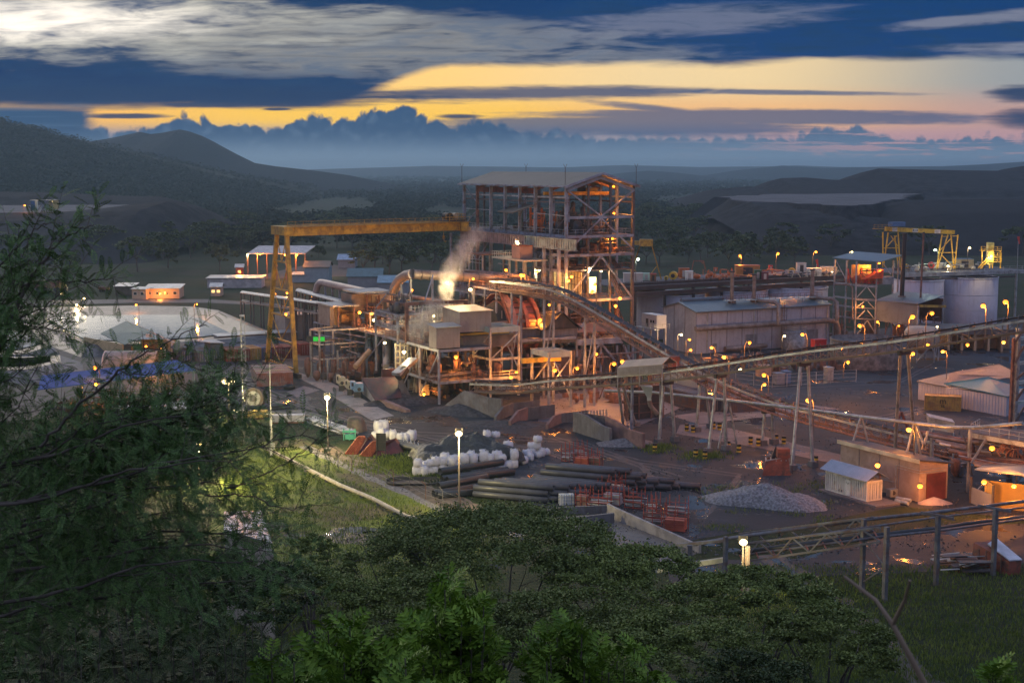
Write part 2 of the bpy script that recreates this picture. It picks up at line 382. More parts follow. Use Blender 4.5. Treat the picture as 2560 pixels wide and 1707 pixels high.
def ribbon(name,px,w,z,mat,label,jit=.1,kind='structure'):
 pts=[g(*p)for p in px];L=[];Rr=[]
 dense=[]
 for a_,b_ in zip(pts,pts[1:]):
  n=max(1,int((b_-a_).length/2))
  dense+=[a_.lerp(b_,i/n)for i in range(n)]
 dense.append(pts[-1])
 for i,p in enumerate(dense):
  d=(dense[min(i+1,len(dense)-1)]-dense[max(0,i-1)]).normalized();nn=Vector((-d.y,d.x,0))*(w/2*random.uniform(.75,1.25));j=Vector((random.uniform(-jit,jit),random.uniform(-jit,jit),0))
  L.append(p+nn+j);Rr.append(p-nn+j)
 n=len(L);mb=MB();mb.add([(p.x,p.y,z)for p in L+Rr],[(i,i+1,n+i+1,n+i)for i in range(n-1)]);return props(mb.build(name,mat),label,kind=kind)
ribbon('ditch_water',((1935,1395),(1975,1425),(2010,1460),(2060,1490),(2110,1520)),.9,.036,WM_,'thin wet ditch reflecting orange light',.25)
ribbon('ditch_bank',((1910,1385),(1975,1425),(2060,1490),(2110,1520),(2200,1600),(2330,1720)),3.2,.030,MUD,'bare earth along the thin wet ditch',.4)
STN=M('ditch_stones',(.16,.15,.16),.8,var=.5,scale=2.5,bump=.15,bscale=3)
ribbon('stony_ditch',((760,1115),(850,1160),(950,1205),(1040,1245),(1140,1290),(1300,1340)),1.6,.030,STN,'grey stony drain beside the lawn',.2)
ribbon('ditch_bank',((800,1120),(870,1145),(950,1180),(1050,1225),(1150,1265),(1250,1275)),5.0,.026,M('bare_earth',(.10,.075,.06),.9,var=.4,scale=.7,bump=.06),'bare brown bank above the stony drain',.5)
TRK=M('tyre_track',(.050,.047,.056),.6,var=.5,scale=.8);rt_=random.Random(3)
for px_ in(((600,960),(720,1000),(880,1045),(1050,1080),(1250,1090),(1450,1100),(1600,1160),(1690,1250),(1740,1330)),((560,930),(700,985),(900,1060),(1100,1100),(1350,1120),(1560,1200),(1640,1290)),((1380,1090),(1600,1150),(1850,1185),(1760,1290),(1700,1370)),((1790,1010),(2000,1040),(2200,1040),(2420,1000)),((1820,970),(2050,960),(2250,950),(2330,910)),((480,915),(600,940),(700,960)),((2000,1400),(2250,1350),(2560,1345)),((1500,1130),(1700,1190),(1740,1210))):
 for o_ in(0,7):ribbon('track',[(x,y+o_)for x,y in px_],.55,.016+rt_.random()*.001,TRK,'pale tyre rut winding over the dark gravel yard',.12)
# - hills and waste dumps
def hill_mat(name,lo,hi,veg,vs_,streak=0):
 m=bpy.data.materials.new(name);m.use_nodes=True;N.nt=t=m.node_tree
 b=t.nodes['Principled BSDF'];c=t.nodes.new('ShaderNodeTexCoord');O_=N(c.outputs['Object'])
 a=noise(O_,vs_,7,.72);f=noise(O_,vs_*9,5,.75);w=noise(O_,vs_*.18,4,.6)
 k=mix(ss(a,.38,.62),lo,hi);k=mix(ss(f,.35,.75)*.5,k,tuple(x*.45 for x in lo))
 k=mix(ss(w,.45,.55)*.8,k,veg);t.links.new(k.k,b.inputs['Base Color']);b.inputs['Roughness'].default_value=.95;b.inputs['Specular IOR Level'].default_value=.1
 bn=t.nodes.new('ShaderNodeBump');bn.inputs['Distance'].default_value=.12/vs_;bn.inputs['Strength'].default_value=.9
 t.links.new((a*.6+f*.3).k,bn.inputs['Height']);t.links.new(bn.outputs[0],b.inputs['Normal']);return m
HM=hill_mat('wooded_hill',(.013,.019,.009),(.030,.036,.018),(.036,.034,.026),.02)
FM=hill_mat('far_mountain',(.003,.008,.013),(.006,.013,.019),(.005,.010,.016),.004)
DM=hill_mat('waste_rock',(.014,.014,.017),(.048,.047,.052),(.028,.028,.032),.11)
def ridge(name,prof,D0,D1,mat,label,rough=.03,n=220,nd=26,seed=0,back=1.0,terr=None,base=-2):
 """hill whose skyline is prof (pixel x,y) at depth D1, falling to the plain at depth D0"""
 px=np.array([p[0]for p in prof],float);py=np.array([p[1]for p in prof],float)
 X_=np.linspace(px[0],px[-1],n);Yp=np.interp(X_,px,py)
 d=np.array([ray(x,y)for x,y in zip(X_,Yp)]);top=H+d[:,2]/d[:,1]*D1;cx=d[:,0]/d[:,1]*D1
 rows=[]
 for j in range(nd+6):
  if j<=nd:
   t_=j/nd;D=D0+(D1-D0)*t_;k=t_ if terr is None else np.interp(t_,terr[0],terr[1])
  else:
   t_=1+(j-nd)/6*back;D=D0+(D1-D0)*t_;k=1-((j-nd)/6)**1.5
  hh=base+(top-base)*(k**.9 if terr is None else k)
  x=cx*(1+.0*t_)
  hh=hh+(fbm(x*.006*900/D1,np.full_like(x,D)*.004*900/D1,5,seed)-.5)*(top-base)*rough*6*min(1,k*1.5)*(0.35 if j==nd else 1)
  rows.append(np.stack([x,np.full_like(x,D)+(fbm(x*.004,x*0+D*.002,3,seed+3)-.5)*(D1-D0)*.25,hh],-1))
 v=np.array(rows);ny,nx=v.shape[:2];i=np.arange(nx*ny).reshape(ny,nx)
 f=np.stack([i[:-1,:-1],i[:-1,1:],i[1:,1:],i[1:,:-1]],-1).reshape(-1,4)
 return props(npmesh(name,v.reshape(-1,3),f,mat,smooth=True),label,kind='structure')
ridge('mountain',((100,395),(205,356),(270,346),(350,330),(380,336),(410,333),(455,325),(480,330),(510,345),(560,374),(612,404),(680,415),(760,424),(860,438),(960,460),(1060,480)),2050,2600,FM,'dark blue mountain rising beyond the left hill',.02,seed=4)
ridge('hill',((-60,292),(0,303),(50,322),(120,338),(200,360),(280,378),(380,404),(480,428),(560,447),(640,462),(690,476),(770,503)),950,1850,HM,'long dark hill sloping down from the left edge',.035,n=260,nd=50,seed=1)
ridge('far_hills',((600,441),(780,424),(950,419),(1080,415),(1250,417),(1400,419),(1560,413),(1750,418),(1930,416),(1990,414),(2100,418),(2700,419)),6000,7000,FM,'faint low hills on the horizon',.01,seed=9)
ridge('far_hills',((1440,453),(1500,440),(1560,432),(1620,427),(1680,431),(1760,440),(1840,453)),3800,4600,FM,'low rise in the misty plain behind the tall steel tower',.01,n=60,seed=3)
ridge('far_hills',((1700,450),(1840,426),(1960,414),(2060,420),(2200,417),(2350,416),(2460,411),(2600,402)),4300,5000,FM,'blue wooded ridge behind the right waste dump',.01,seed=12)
ridge('waste_dump',((1630,540),(1690,520),(1740,492),(1790,472),(1860,466),(1900,467),(1950,445),(2010,443),(2080,449),(2130,448),(2185,420),(2240,422),(2330,424),(2420,426),(2530,428),(2560,415),(2700,390)),900,1300,DM,'grey waste rock dump with stepped flat tops on the right',.02,n=300,nd=46,seed=6,terr=([0,.25,.3,.62,.66,1],[0,.42,.45,.50,.62,1]))
ridge('waste_dump',((1780,545),(1830,520),(1870,502),(1960,505),(2060,512),(2160,530),(2200,512),(2260,500),(2400,498),(2700,495)),700,860,DM,'lower bench of grey waste rock in front of the right dump',.03,n=240,nd=20,seed=8,terr=([0,.5,1],[0,.8,1]))
ridge('waste_dump',((-200,476),(0,480),(120,482),(300,490),(400,492),(440,502),(500,535),(560,565)),890,1000,DM,'upper terrace of the grey waste dump at the left',.02,n=200,nd=24,seed=2,terr=([0,.3,.7,1],[0,.6,.9,1]))
ridge('waste_dump',((-200,540),(0,532),(150,532),(260,524),(350,512),(430,506),(460,520),(520,560),(545,585)),620,800,DM,'long loose slope of the grey waste dump at the left',.03,n=220,nd=24,seed=5,terr=([0,.6,1],[0,.9,1]))
BM_=M('bench_gravel',(.085,.082,.088),.9,var=.4,scale=.05)
def terrace(top,z,label,n=5):
 """flat topped dump: ragged level top and loose slopes down to the plain"""
 T_=[g(*q,z)for q in top];ring=[]
 for a,b_ in zip(T_,T_[1:]+T_[:1]):
  k=max(2,int((b_-a).length/14));ring+=[a.lerp(b_,i/k)for i in range(k)]
 ring=[q+Vector((random.uniform(-5,5),random.uniform(-12,12),0))for q in ring];c_=sum(ring,Vector((0,0,0)))/len(ring);m_=len(ring);vs_=[]
 for j in range(n+1):
  f=j/n
  for q in ring:d=(q-c_);d.z=0;d=d.normalized();vs_.append(q+d*(f*z*1.5+random.uniform(-.8,.8)*(j>0))-Vector((0,0,f*(z+1)+(random.uniform(-.5,.5)if 0<j<n else 0))))
 mb=MB();mb.add(vs_,[(j*m_+i,j*m_+(i+1)%m_,(j+1)*m_+(i+1)%m_,(j+1)*m_+i)for j in range(n)for i in range(m_)],True);props(mb.build('waste_dump',DM),label+', its loose slopes',kind='structure');mb=MB();mb.quad(*[q+Vector((0,0,.05))for q in ring]);props(mb.build('bench_floor',BM_),label+', its pale flat top',kind='structure')
terrace(((1800,492),(1960,485),(2290,484),(2240,500),(2160,515),(2060,512),(1960,506),(1860,504)),22.4,'lower bench of the right waste dump')
terrace(((-140,531),(0,532),(150,531),(260,524),(350,514),(440,509),(430,505),(200,506),(-140,508)),18.2,'lower bench of the left waste dump')
LK=bpy.data.materials.new('distant_water');LK.use_nodes=True;b=LK.node_tree.nodes['Principled BSDF'];b.inputs['Base Color'].default_value=(.3,.3,.3,1);b.inputs['Roughness'].default_value=.25;b.inputs['Metallic'].default_value=.9
sheet('lake',[g(1250,437),g(2050,436),g(2000,429),g(1180,430)],1.0,LK,'thin bright strip of lake on the horizon')
hv=bpy.data.materials.new('dusk_haze');hv.use_nodes=True;t=hv.node_tree;t.nodes.clear()
pv=t.nodes.new('ShaderNodeVolumePrincipled');pv.inputs['Color'].default_value=(.56,.82,1,1);pv.inputs['Density'].default_value=1.35e-4;pv.inputs['Anisotropy'].default_value=.45
ot=t.nodes.new('ShaderNodeOutputMaterial');t.links.new(pv.outputs[0],ot.inputs['Volume'])
mb=MB();mb.box((0,7000,55),(60000,30000,126));props(mb.build('haze',hv),'thin blue grey evening haze over the whole valley',kind='stuff')
# = the plant
ZO={1:(1120,400),2:(640,500),3:(740,680),4:(1200,680),5:(1560,540),6:(1980,540),7:(1560,860),8:(1980,860),9:(0,620),10:(300,760),11:(800,1020),12:(1300,1020)}
def Z(k,x,y):
 if k==13:return(1800+x/3.092,1150+y/3.092)
 if k==14:return(x/3.357,400+y/3.357)
 return(ZO[k][0]+x/4.052,ZO[k][1]+y/4.052)
steel=M('grey_blue_steel',(.26,.30,.38),.5,.2,.25,.4,dirt=(.16,.10,.07),dscale=.5,damt=.55)
steeld=M('dirty_steel',(.12,.125,.145),.6,.2,.35,.6,dirt=(.12,.075,.05),dscale=.6,damt=.9)
rust=M('rusty_steel',(.20,.10,.075),.7,.1,.4,.7,dirt=(.07,.05,.05),dscale=.8)
redst=M('red_oxide_steel',(.28,.08,.05),.6,.1,.35,.7,dirt=(.09,.06,.05),dscale=.9)
gal=M('galvanised_steel',(.40,.42,.44),.4,.4,.2,.8,dirt=(.2,.18,.17),dscale=.7)
yel=M('yellow_paint',(.52,.30,.035),.5,0,.25,.5,dirt=(.20,.11,.04),dscale=.6,damt=.7)
yel2=M('bright_yellow_paint',(.72,.46,.05),.5,0,.15,.5,dirt=(.35,.2,.05),dscale=.6)
beige=M('beige_cladding',(.38,.325,.29),.55,0,.12,.3,streak=.45,dirt=(.25,.20,.17),dscale=.15,damt=.6,wave=('X',2.6,.05))
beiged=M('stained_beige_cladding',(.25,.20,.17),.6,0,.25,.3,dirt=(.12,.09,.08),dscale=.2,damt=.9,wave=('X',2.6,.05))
greyc=M('grey_cladding',(.20,.20,.23),.6,0,.2,.3,streak=.7,dirt=(.10,.09,.10),dscale=.15,damt=.8,wave=('X',2.6,.06))
whitec=M('pale_cladding',(.36,.36,.44),.6,0,.12,.12,streak=.5,dirt=(.24,.23,.28),dscale=.12,damt=.8)
bluec=M('blue_grey_cladding',(.12,.17,.24),.5,0,.15,.3,streak=.4,dirt=(.08,.09,.11),dscale=.2,wave=('X',2.6,.06))
roofg=M('grey_green_roof',(.115,.11,.10),.6,.1,.12,.2,dirt=(.12,.11,.10),dscale=.1,wave=('X',2.2,.04))
roofb=M('blue_grey_roof',(.13,.19,.24),.35,.3,.12,.2,dirt=(.10,.12,.14),dscale=.1,wave=('X',2.2,.04))
roofl=M('light_metal_roof',(.42,.45,.50),.3,.5,.12,.3,dirt=(.26,.24,.24),dscale=.2,wave=('X',2.6,.04))
tankp=M('lilac_grey_tank_paint',(.42,.41,.50),.55,0,.08,.08,streak=.4,dirt=(.32,.30,.36),dscale=.05,damt=.7)
dark=M('black_rubber',(.022,.022,.025),.6,0,.3,1)
darkst=M('dark_painted_steel',(.05,.045,.05),.55,.1,.4,.5,dirt=(.10,.06,.045),dscale=.5)
conc=M('concrete',(.20,.19,.20),.85,0,.25,.25,streak=.7,dirt=(.12,.11,.11),dscale=.3,damt=.9,bump=.03)
pipem=M('dull_pipe',(.24,.20,.19),.5,.2,.3,.6,dirt=(.14,.09,.07),dscale=.5,damt=.8)
ore=M('crushed_ore',(.060,.056,.062),.9,0,.5,1.5,bump=.15,bscale=2.5)
orp=M('orange_paint_and_glow',(.55,.14,.03),.5,0,.25,.8,dirt=(.2,.07,.04),dscale=.8)  # orange paint; on lamplit machinery it stands for the sodium glow
whp=M('white_paint',(.62,.62,.60),.5,0,.1,.8,dirt=(.35,.33,.3),dscale=.6)
def rail(mb,pts,h=1.1,post=1.8,r=.05):
 pts=[Vector(p)for p in pts]
 for a,b_ in zip(pts,pts[1:]):
  n=max(1,round((b_-a).length/post));up=Vector((0,0,1))
  for k in(h,h*.5):mb.bar(a+up*k,b_+up*k,r,r)
  for i in range(n+1):
   q=a.lerp(b_,i/n);mb.bar(q,q+up*h,r,r)
 return mb
def truss(mb,a,b_,h,w=.12,n=None,up=(0,0,1)):
 a,b_,up=Vector(a),Vector(b_),Vector(up)*h;n=n or max(2,round((b_-a).length/(h*1.1)))
 mb.bar(a,b_,w);mb.bar(a+up,b_+up,w)
 for i in range(n):
  p,q=a.lerp(b_,i/n),a.lerp(b_,(i+1)/n)
  mb.bar(p,p+up,w*.7);mb.bar(p+up if i%2 else p,q if i%2 else q+up,w*.7)
 mb.bar(b_,b_+up,w*.7);return mb
def deck(th,name,U0,U1,V0,V1,z,mat=None,t=.25,beam=.5):
 mb=MB();pbox(mb,U0,U1,V0,V1,z-t,z);mb.build(name,mat or steeld,th)
 mb=MB()
 for a,c,e,d in((U0,V0,U1,V0),(U0,V1,U1,V1),(U0,V0,U0,V1),(U1,V0,U1,V1)):
  mb.bar(P(a,c,z-beam/2-.01),P(e,d,z-beam/2-.01),.26,beam)
 mb.build('edge_beam',steel,th)
def clutter(th,U0,U1,V0,V1,z0,z1,n,seed=0,mats=None,big=1.0):
 """pipes, vessels, motors and boxes standing on a floor"""
 rr=random.Random(seed);mats=mats or(steeld,rust,pipem,steel)
 hh=z1-z0
 for _ in range(n):
  U,V=rr.uniform(U0,U1),rr.uniform(V0,V1);k=rr.random();m=MB()
  if k<.45:
   a=P(U,V,z0+rr.uniform(0,hh));L=rr.uniform(1.5,7)
   e=rr.choice((P(min(U+L,U1),V,a.z),P(U,min(V+L,V1),a.z),P(U,V,min(z1,a.z+L*.5))))
   if(e-a).length>.5:m.tube(a,e,rr.uniform(.06,.2)*big,n=6);m.build('pipe',mats[2],th)
  elif k<.65:
   r=rr.uniform(.3,.9)*big;h_=rr.uniform(.8,hh*.75);c=P(U,V,z0)
   m.lathe(c,[(r*.3,0),(r,h_*.3),(r,h_*.85),(r*.6,h_),(.01,h_)],10).build('vessel',mats[1],th)
  elif k<.85:
   a=rr.uniform(.5,1.6)*big;pbox(m,U,U+a,V,V+rr.uniform(.4,1.4)*big,z0,z0+rr.uniform(.4,min(hh*.6,2.2)));m.build('machine',mats[0],th)
  else:
   m.bar(P(U,V,z0),P(U+rr.uniform(-3,3),V+rr.uniform(-1,1),z1),.14).build('strut',mats[0],th)
def FB(mb,U,k,x0,x1,y0,y1,dep):
 a=onU(*Z(k,x0,y1),U);b_=onU(*Z(k,x1,y1),U);zt_=onU(*Z(k,x0,y0),U).z
 V0,V1=UV(a)[1],UV(b_)[1];pbox(mb,U-dep,U,V0,V1,a.z,zt_);return V0,V1,a.z,zt_
def cols(th,pts,z0,z1,w=.35,mat=None,name='column'):
 for p in pts:MB().bar(P(p[0],p[1],z0),P(p[0],p[1],z1),w).build(name,mat or steel,th)
# - tall open steel tower
T=thing('steel_tower','tallest open steel framed process building with a low pitched grey roof','steel building',P(0,0,0))
LT,WT,EZ,RZ=47.5,16.0,39.3,41.9
cu=[UV(onV(*Z(1,x,500),0))[0]for x in(165,298,435,580,727,885,1042,1212)]
cu[-1]=-.01
mb=MB()
for s_ in(-1,1):
 e_=[P(-LT-1,8,RZ),P(1,8,RZ),P(1,8+s_*9,EZ-.15),P(-LT-1,8+s_*9,EZ-.15)]
 mb.ext(e_,(0,0,.16))
rf=mb.build('roof',roofg,T)
mb=MB()
for s_ in(-1,1):
 mb.bar(P(-LT-1,8+s_*9.1,EZ-.1),P(1,8+s_*9.1,EZ-.1),.2,.35)
 mb.bar(P(1.1,8,RZ-.1),P(1.1,8+s_*9,EZ-.25),.15,.5)
 mb.bar(P(.2,8,RZ-.9),P(.2,8+s_*8,EZ-.9),.3,.6)
mb.build('fascia',steel,rf)
mb=MB()
for i,U in enumerate(cu[1:-1]):
 for s_ in(-1,1):mb.bar(P(U,8,RZ-.9),P(U,8+s_*8,EZ-.9),.25,.5)
mb.build('rafter',rust,rf)
for i,U in enumerate(cu):
 MB().bar(P(U,0,0 if i in(0,1,2,5,6,7)else 29),P(U,0,EZ),.62,.5).build('column',steel if i!=1 else rust,T)
 MB().bar(P(U,WT,0),P(U,WT,EZ),.55,.5).build('column',steeld if i%3==1 else steel,T)
for V in(5.3,10.6):
 MB().bar(P(-.2,V,0),P(-.2,V,EZ),.4).build('column',steeld,T)
 MB().bar(P(-LT,V,0),P(-LT,V,EZ),.4).build('column',steeld,T)
def beam(U0,V0,z0,U1,V1,z1,w=.3,h=.5,m=None,nm='beam'):return MB().bar(P(U0,V0,z0),P(U1,V1,z1),w,h).build(nm,m or steel,T)
for z in(32.9,29.0,25.2,15.9):beam(.3,0,z,.3,WT,z,.3,.55)
for a in((0,38.4,8,33.1),(16,38.4,8,33.1),(8,32.7,0,26),(8,32.7,16,26),(8,25,1,17.5),(8,25,15.5,16.3)):
 beam(.42,a[0],a[1],.42,a[2],a[3],.28,.28,nm='brace')
for V in(.1,WT-.1):
 for z,h_ in((36.9,.35),(35.9,.3)):beam(-LT,V+.4,z,0,V+.4,z,.25,h_,gal if z>36 else steeld)
 beam(-LT,V,33.6,cu[2],V,33.6,.14,.14,gal,'rail_beam');beam(cu[5],V,33.5,0,V,33.2,.14,.14,gal,'rail_beam')
 beam(-LT,V,38.8,cu[1],V,35,.2,.2,nm='brace');beam(cu[1],V,33.6,-LT,V,29.6,.2,.2,nm='brace')
 beam(-LT,V,27.6,cu[1],V,21,.2,.2,nm='brace');beam(cu[1],V,27.6,-LT,V,20,.2,.2,nm='brace')
 beam(cu[1],V,22,cu[2],V,27.8,.2,.2,nm='brace')
beam(0,16.1,38.5,-.1,16.1,30,.2,.2)
for(a,b_,c_,d_)in((-.2,29.5,5,35.5),(16,35.8,10.5,29.5),(16,25.4,11,29)):beam(-5,a,b_,-5,c_,d_,.18,.18,steeld,'brace')
for(U0,U1,z)in((-LT,0,29.3),(cu[4]-2,0,25.4),(cu[5]-1,0,22.2),(cu[0],0,16.1),(cu[2],0,9.0)):
 mb=MB();pbox(mb,U0,U1-.1,.3,WT-.3,z-.3,z);mb.build('floor_deck',steeld,T)
 mb=MB();mb.bar(P(U0,.0,z-.25),P(U1,0,z-.25),.2,.6);mb.bar(P(U0,WT,z-.25),P(U1,WT,z-.25),.2,.5);mb.build('edge_beam',steel,T)
 mb=MB();rail(mb,[P(U0,.4,z),P(U1-.3,.4,z),P(U1-.3,WT-.4,z),P(U0,WT-.4,z)],r=.06);mb.build('railing',gal if z>26 else rust,T)
mb=MB();mb.bar(P(-8,.6,37.6),P(-8,WT-.6,37.6),.6,.7);mb.bar(P(-10.5,.6,37.6),P(-10.5,WT-.6,37.6),.6,.7);cr=mb.build('overhead_crane',yel,T)
mb=MB();pbox(mb,-11,-7.5,9,12,38,38.8);mb.build('trolley',darkst,cr)
mb=MB();pbox(mb,cu[0]+1,cu[4],3,3.6,37.4,38.6);mb.build('roof_duct',redst,T)
cp=[onV(*Z(1,500,515),-1.5),onV(*Z(1,655,530),-3.2),onV(*Z(1,880,450),-.4),onV(*Z(1,722,442),4)]
cp=[P(UV(a)[0],UV(a)[1],a.z)for a in cp]
mb=MB();mb.ext(cp,(0,0,-.25));mb.build('canopy',roofg,T)
clutter(T,cu[5]-1,-1.5,3,13,29.3,33.5,70,1,(darkst,steeld,pipem),1.1)
clutter(T,cu[4],cu[5],1.5,12,29.3,33.8,34,2,(orp,rust,orp),1.2)  # orange lamp glow is put into the machine colour here
clutter(T,cu[1],cu[4],3,14,29.3,31.3,26,3,(rust,steeld,rust),.9)
clutter(T,cu[5]-2,-1,1,14,25.4,28.6,60,4,(rust,rust,pipem),1)
clutter(T,cu[5],-1,1,14,22.2,25,34,5,(steeld,rust,pipem),.9)
clutter(T,cu[0],cu[5],1,14,16.1,21,60,6,(steeld,steeld,pipem),1.1)
clutter(T,cu[2],-1,1,14,9,15.6,90,7,(darkst,rust,pipem),1.2)
clutter(T,cu[2],-1,1,14,.1,8,90,8,(darkst,darkst,rust),1.3)
for i,d in enumerate((-7,-5,-3,-1,1)):MB().lathe(P(cu[6]+d,7+(i%2),29.3),[(.5,0),(.5,4.2+i%3),(.25,4.6+i%3),(.25,5.4)],10).build('vessel',darkst,T)
mb=MB();[mb.bar(P(U,2.2,29.4),P(U,2.2,34.5),.35)for U in(cu[4]+.8,cu[5]-1.2)];pbox(mb,cu[4]+.8,cu[5]-1,2,2.8,33,33.4);pbox(mb,cu[4]+2.5,cu[4]+4,1.6,3.4,29.3,32);mb.build('hoist_frame',orp,T)  # frame coloured orange for the lamp glow on it
mb=MB();[truss(mb,P(cu[3],V,z),P(cu[3]+.01,V+3,z),.6,.08)for V,z in((1,34.5),)];[mb.bar(P(cu[2]+4+a,6,29.5),P(cu[2]+4+a,6,36),.1)for a in(0,1)];[mb.bar(P(cu[2]+4,6,29.5+.5*i),P(cu[2]+5,6,29.5+.5*i),.06)for i in range(13)];mb.build('ladder',rust,T)
for i in range(4):
 mb=MB();x0=-2-i*1.0
 for(za,zb,V)in((16.1,22.2,13.6),(22.2,25.4,12.8),(9,16.1,14.6)):
  if i<3:mb.bar(P(-1-0,V+i*.5,za),P(-7,V+i*.5,zb),.12,.25)
 mb.build('stair',rust,T)if mb.v else None
LW=EM('lit_interior',(1.0,.86,.38),1.1);LG=EM('lit_panel_green_white',(.75,1,.55),1.4)
mb=MB();pbox(mb,cu[5]+.5,-1.2,4.2,4.5,16.2,21.6);w_=mb.build('inner_wall',M('cream_wall',(.50,.45,.28),.7),T)
mb=MB()
for i in range(12):U=cu[5]+1+i*1.25;mb.bar(P(U,3.9,16.2),P(U,3.9,21.6),.09)
for z in(17.5,19,20.5):mb.bar(P(cu[5]+.5,3.9,z),P(-1.2,3.9,z),.09)
mb.build('window_frame',steeld,T)
mb=MB();pbox(mb,-9.5,-5.5,3.2,3.4,16.3,18.2);mb.build('lit_window',LW,T)
mb=MB();pbox(mb,-.9,-.7,5.8,7.6,17.3,20.6);mb.build('lit_doorway',LG,T)
for x,y0,y1 in((140,40,225),(790,40,128),(1188,42,320),(1908,40,250)):
 p=onV(*Z(1,x,y0),-.3)if x not in(1908,790)else(onU(*Z(1,x,y0),0)if x==1908 else onV(*Z(1,x,y0),12))
 r_=thing('lightning_rod',{140:'thin forked lightning rod at the far left corner of the tower roof',790:'thin forked lightning rod behind the middle of the tower roof',1188:'thin forked lightning rod at the near corner of the tower eave',1908:'thin forked lightning rod at the right gable corner of the tower'}[x],'lightning rod',(p.x,p.y,38.8),'lightning rods on the tower roof')
 b_=Vector((p.x,p.y,38.8));mb=MB().bar(b_,(p.x,p.y,p.z-.8),.09)
 mb.build('mast',steeld,r_);mb=MB()
 for s_ in(-1,1):mb.bar((p.x,p.y,p.z-.8),(p.x+s_*.35,p.y,p.z),.07)
 mb.build('fork',steeld,r_)
# - runway girder, goliath crane
G=thing('runway_girder','long ribbed crane runway girder along the tower front','girder',P(-44.4,-2,0))
gs=M('faded_purple_girder',(.30,.22,.22),.55,.1,.25,.6,dirt=(.14,.09,.08),dscale=.5);gs2=M('faded_green_girder',(.36,.42,.38),.55,.1,.25,.6,dirt=(.2,.13,.1),dscale=.5)
for(a,b_,m)in((-45,-14,gs),(-14,7.4,gs2)):
 mb=MB();mb.bar(P(a,-2,27.7),P(b_,-2,27.7),.2,1.9);mb.bar(P(a,-2,28.75),P(b_,-2,28.75),.8,.12);mb.bar(P(a,-2,26.65),P(b_,-2,26.65),.8,.14)
 for i in range(int((b_-a)/.95)):mb.bar(P(a+.5+i*.95,-2.2,26.7),P(a+.5+i*.95,-2.2,28.7),.16,.3)
 mb.build('girder_web',m,G)
for U in(cu[0]+1.5,cu[5]-1.6,cu[6],cu[7]-.2):MB().bar(P(U,-1.6,0),P(U,-1.6,26.5),.6).build('column',steel,G)
MB().bar(onV(*Z(1,30,740),-2),Vector((*onV(*Z(1,30,740),-2)[:2],5)),.45).build('column',steel,G)
A0,A1=P(-34.4,-48.5,28.9),P(-43.5,-2.2,28.9)
K=thing('gantry_crane','big yellow gantry crane whose long beam reaches from the yard to the tower','gantry crane',P(-36,-48.5,0))
sdv=Vector((UU[0],UU[1],0));dv=(A1-A0).normalized()
for s_,nm in((-2.6,'girder'),(2.6,'girder')):
 mb=MB();mb.bar(A0+sdv*s_+Vector((0,0,.95)),A1+sdv*s_+Vector((0,0,.95)),.8,1.9)
 mb.bar(A0+sdv*s_+Vector((0,0,1.95)),A1+sdv*s_+Vector((0,0,1.95)),1.0,.1)
 gg_=mb.build(nm,yel,K)
 mb=MB()
 if s_>0:
  rail(mb,[A0+sdv*3.6+Vector((0,0,1.9)),A1+sdv*3.6+Vector((0,0,1.9))],1.1,1.9,.06);mb.bar(A0+sdv*3.3+Vector((0,0,1.85)),A1+sdv*3.3+Vector((0,0,1.85)),1.0,.08)
  for i in range(12):
   q=A0.lerp(A1,(i+.5)/12)+sdv*3.05;mb.bar(q+Vector((0,0,.1)),q+dv*.01+Vector((0,0,1.8)),.08)
  mb.build('walkway',yel,gg_)
mb=MB();mb.bar(P(-38.6,-48.5,30),P(-30.2,-48.5,30),1.9,1.8);mb.build('end_beam',yel,K)
MB().bar(A1+sdv*-3+Vector((0,0,.2)),A1+sdv*3+Vector((0,0,.2)),1.0,1.0).build('end_truck',yel,K)
fn,ff=P(-27,-48.5,0),P(-46,-48.5,0);tn,tf=P(-31.4,-48.5,29.3),P(-37.6,-48.5,29.3)
for a,b_ in((fn,tn),(ff,tf)):MB().bar(a+Vector((0,0,.8)),b_,.8,.8).build('leg',yel,K)
lv=[.055,.235,.415,.6,.80];L_=lambda a,b_,t:a.lerp(b_,t)
for i,t_ in enumerate(lv):
 MB().bar(L_(fn,tn,t_),L_(ff,tf,t_),.3,.35).build('cross_beam',yel,K)
mb=MB()
for a,b_ in zip(lv,lv[1:]+[.99]):
 q=L_(fn,ff,.5)if 0 else None;mA,mB_=L_(L_(fn,tn,a),L_(ff,tf,a),.5),L_(L_(fn,tn,b_),L_(ff,tf,b_),.5)
 mb.bar(mA,L_(fn,tn,b_),.16);mb.bar(mA,L_(ff,tf,b_),.16)
mb.build('bracing',yel,K)
for p in(fn,ff):
 mb=MB();mb.bar(p+sdv*-2.2+Vector((0,0,.6)),p+sdv*2.2+Vector((0,0,.6)),.8,.8);bg_=mb.build('wheel_bogie',darkst,K)
tp=A0.lerp(A1,.93)+Vector((0,0,2.0));TR=mb=MB()
mb.bar(tp-sdv*2.8+Vector((0,0,.2)),tp+sdv*2.8+Vector((0,0,.2)),4.2,.4)
tro=mb.build('trolley',darkst,K)
mb=MB();mb.tube(tp-dv*1.2+sdv*-1+Vector((0,0,1.2)),tp-dv*1.2+sdv*1.6+Vector((0,0,1.2)),.8,n=12);mb.build('winch_drum',dark,tro)
mb=MB();mb.box(tp+dv*.8+Vector((0,0,1.2)),(1.6,1.6,1.4),.5);mb.tube(tp+dv*.3+Vector((0,0,1.3))+sdv*1,tp+dv*.3+sdv*2.2+Vector((0,0,1.3)),.6,n=10);mb.build('motor',M('cream_machine',(.4,.34,.25),.5),tro)
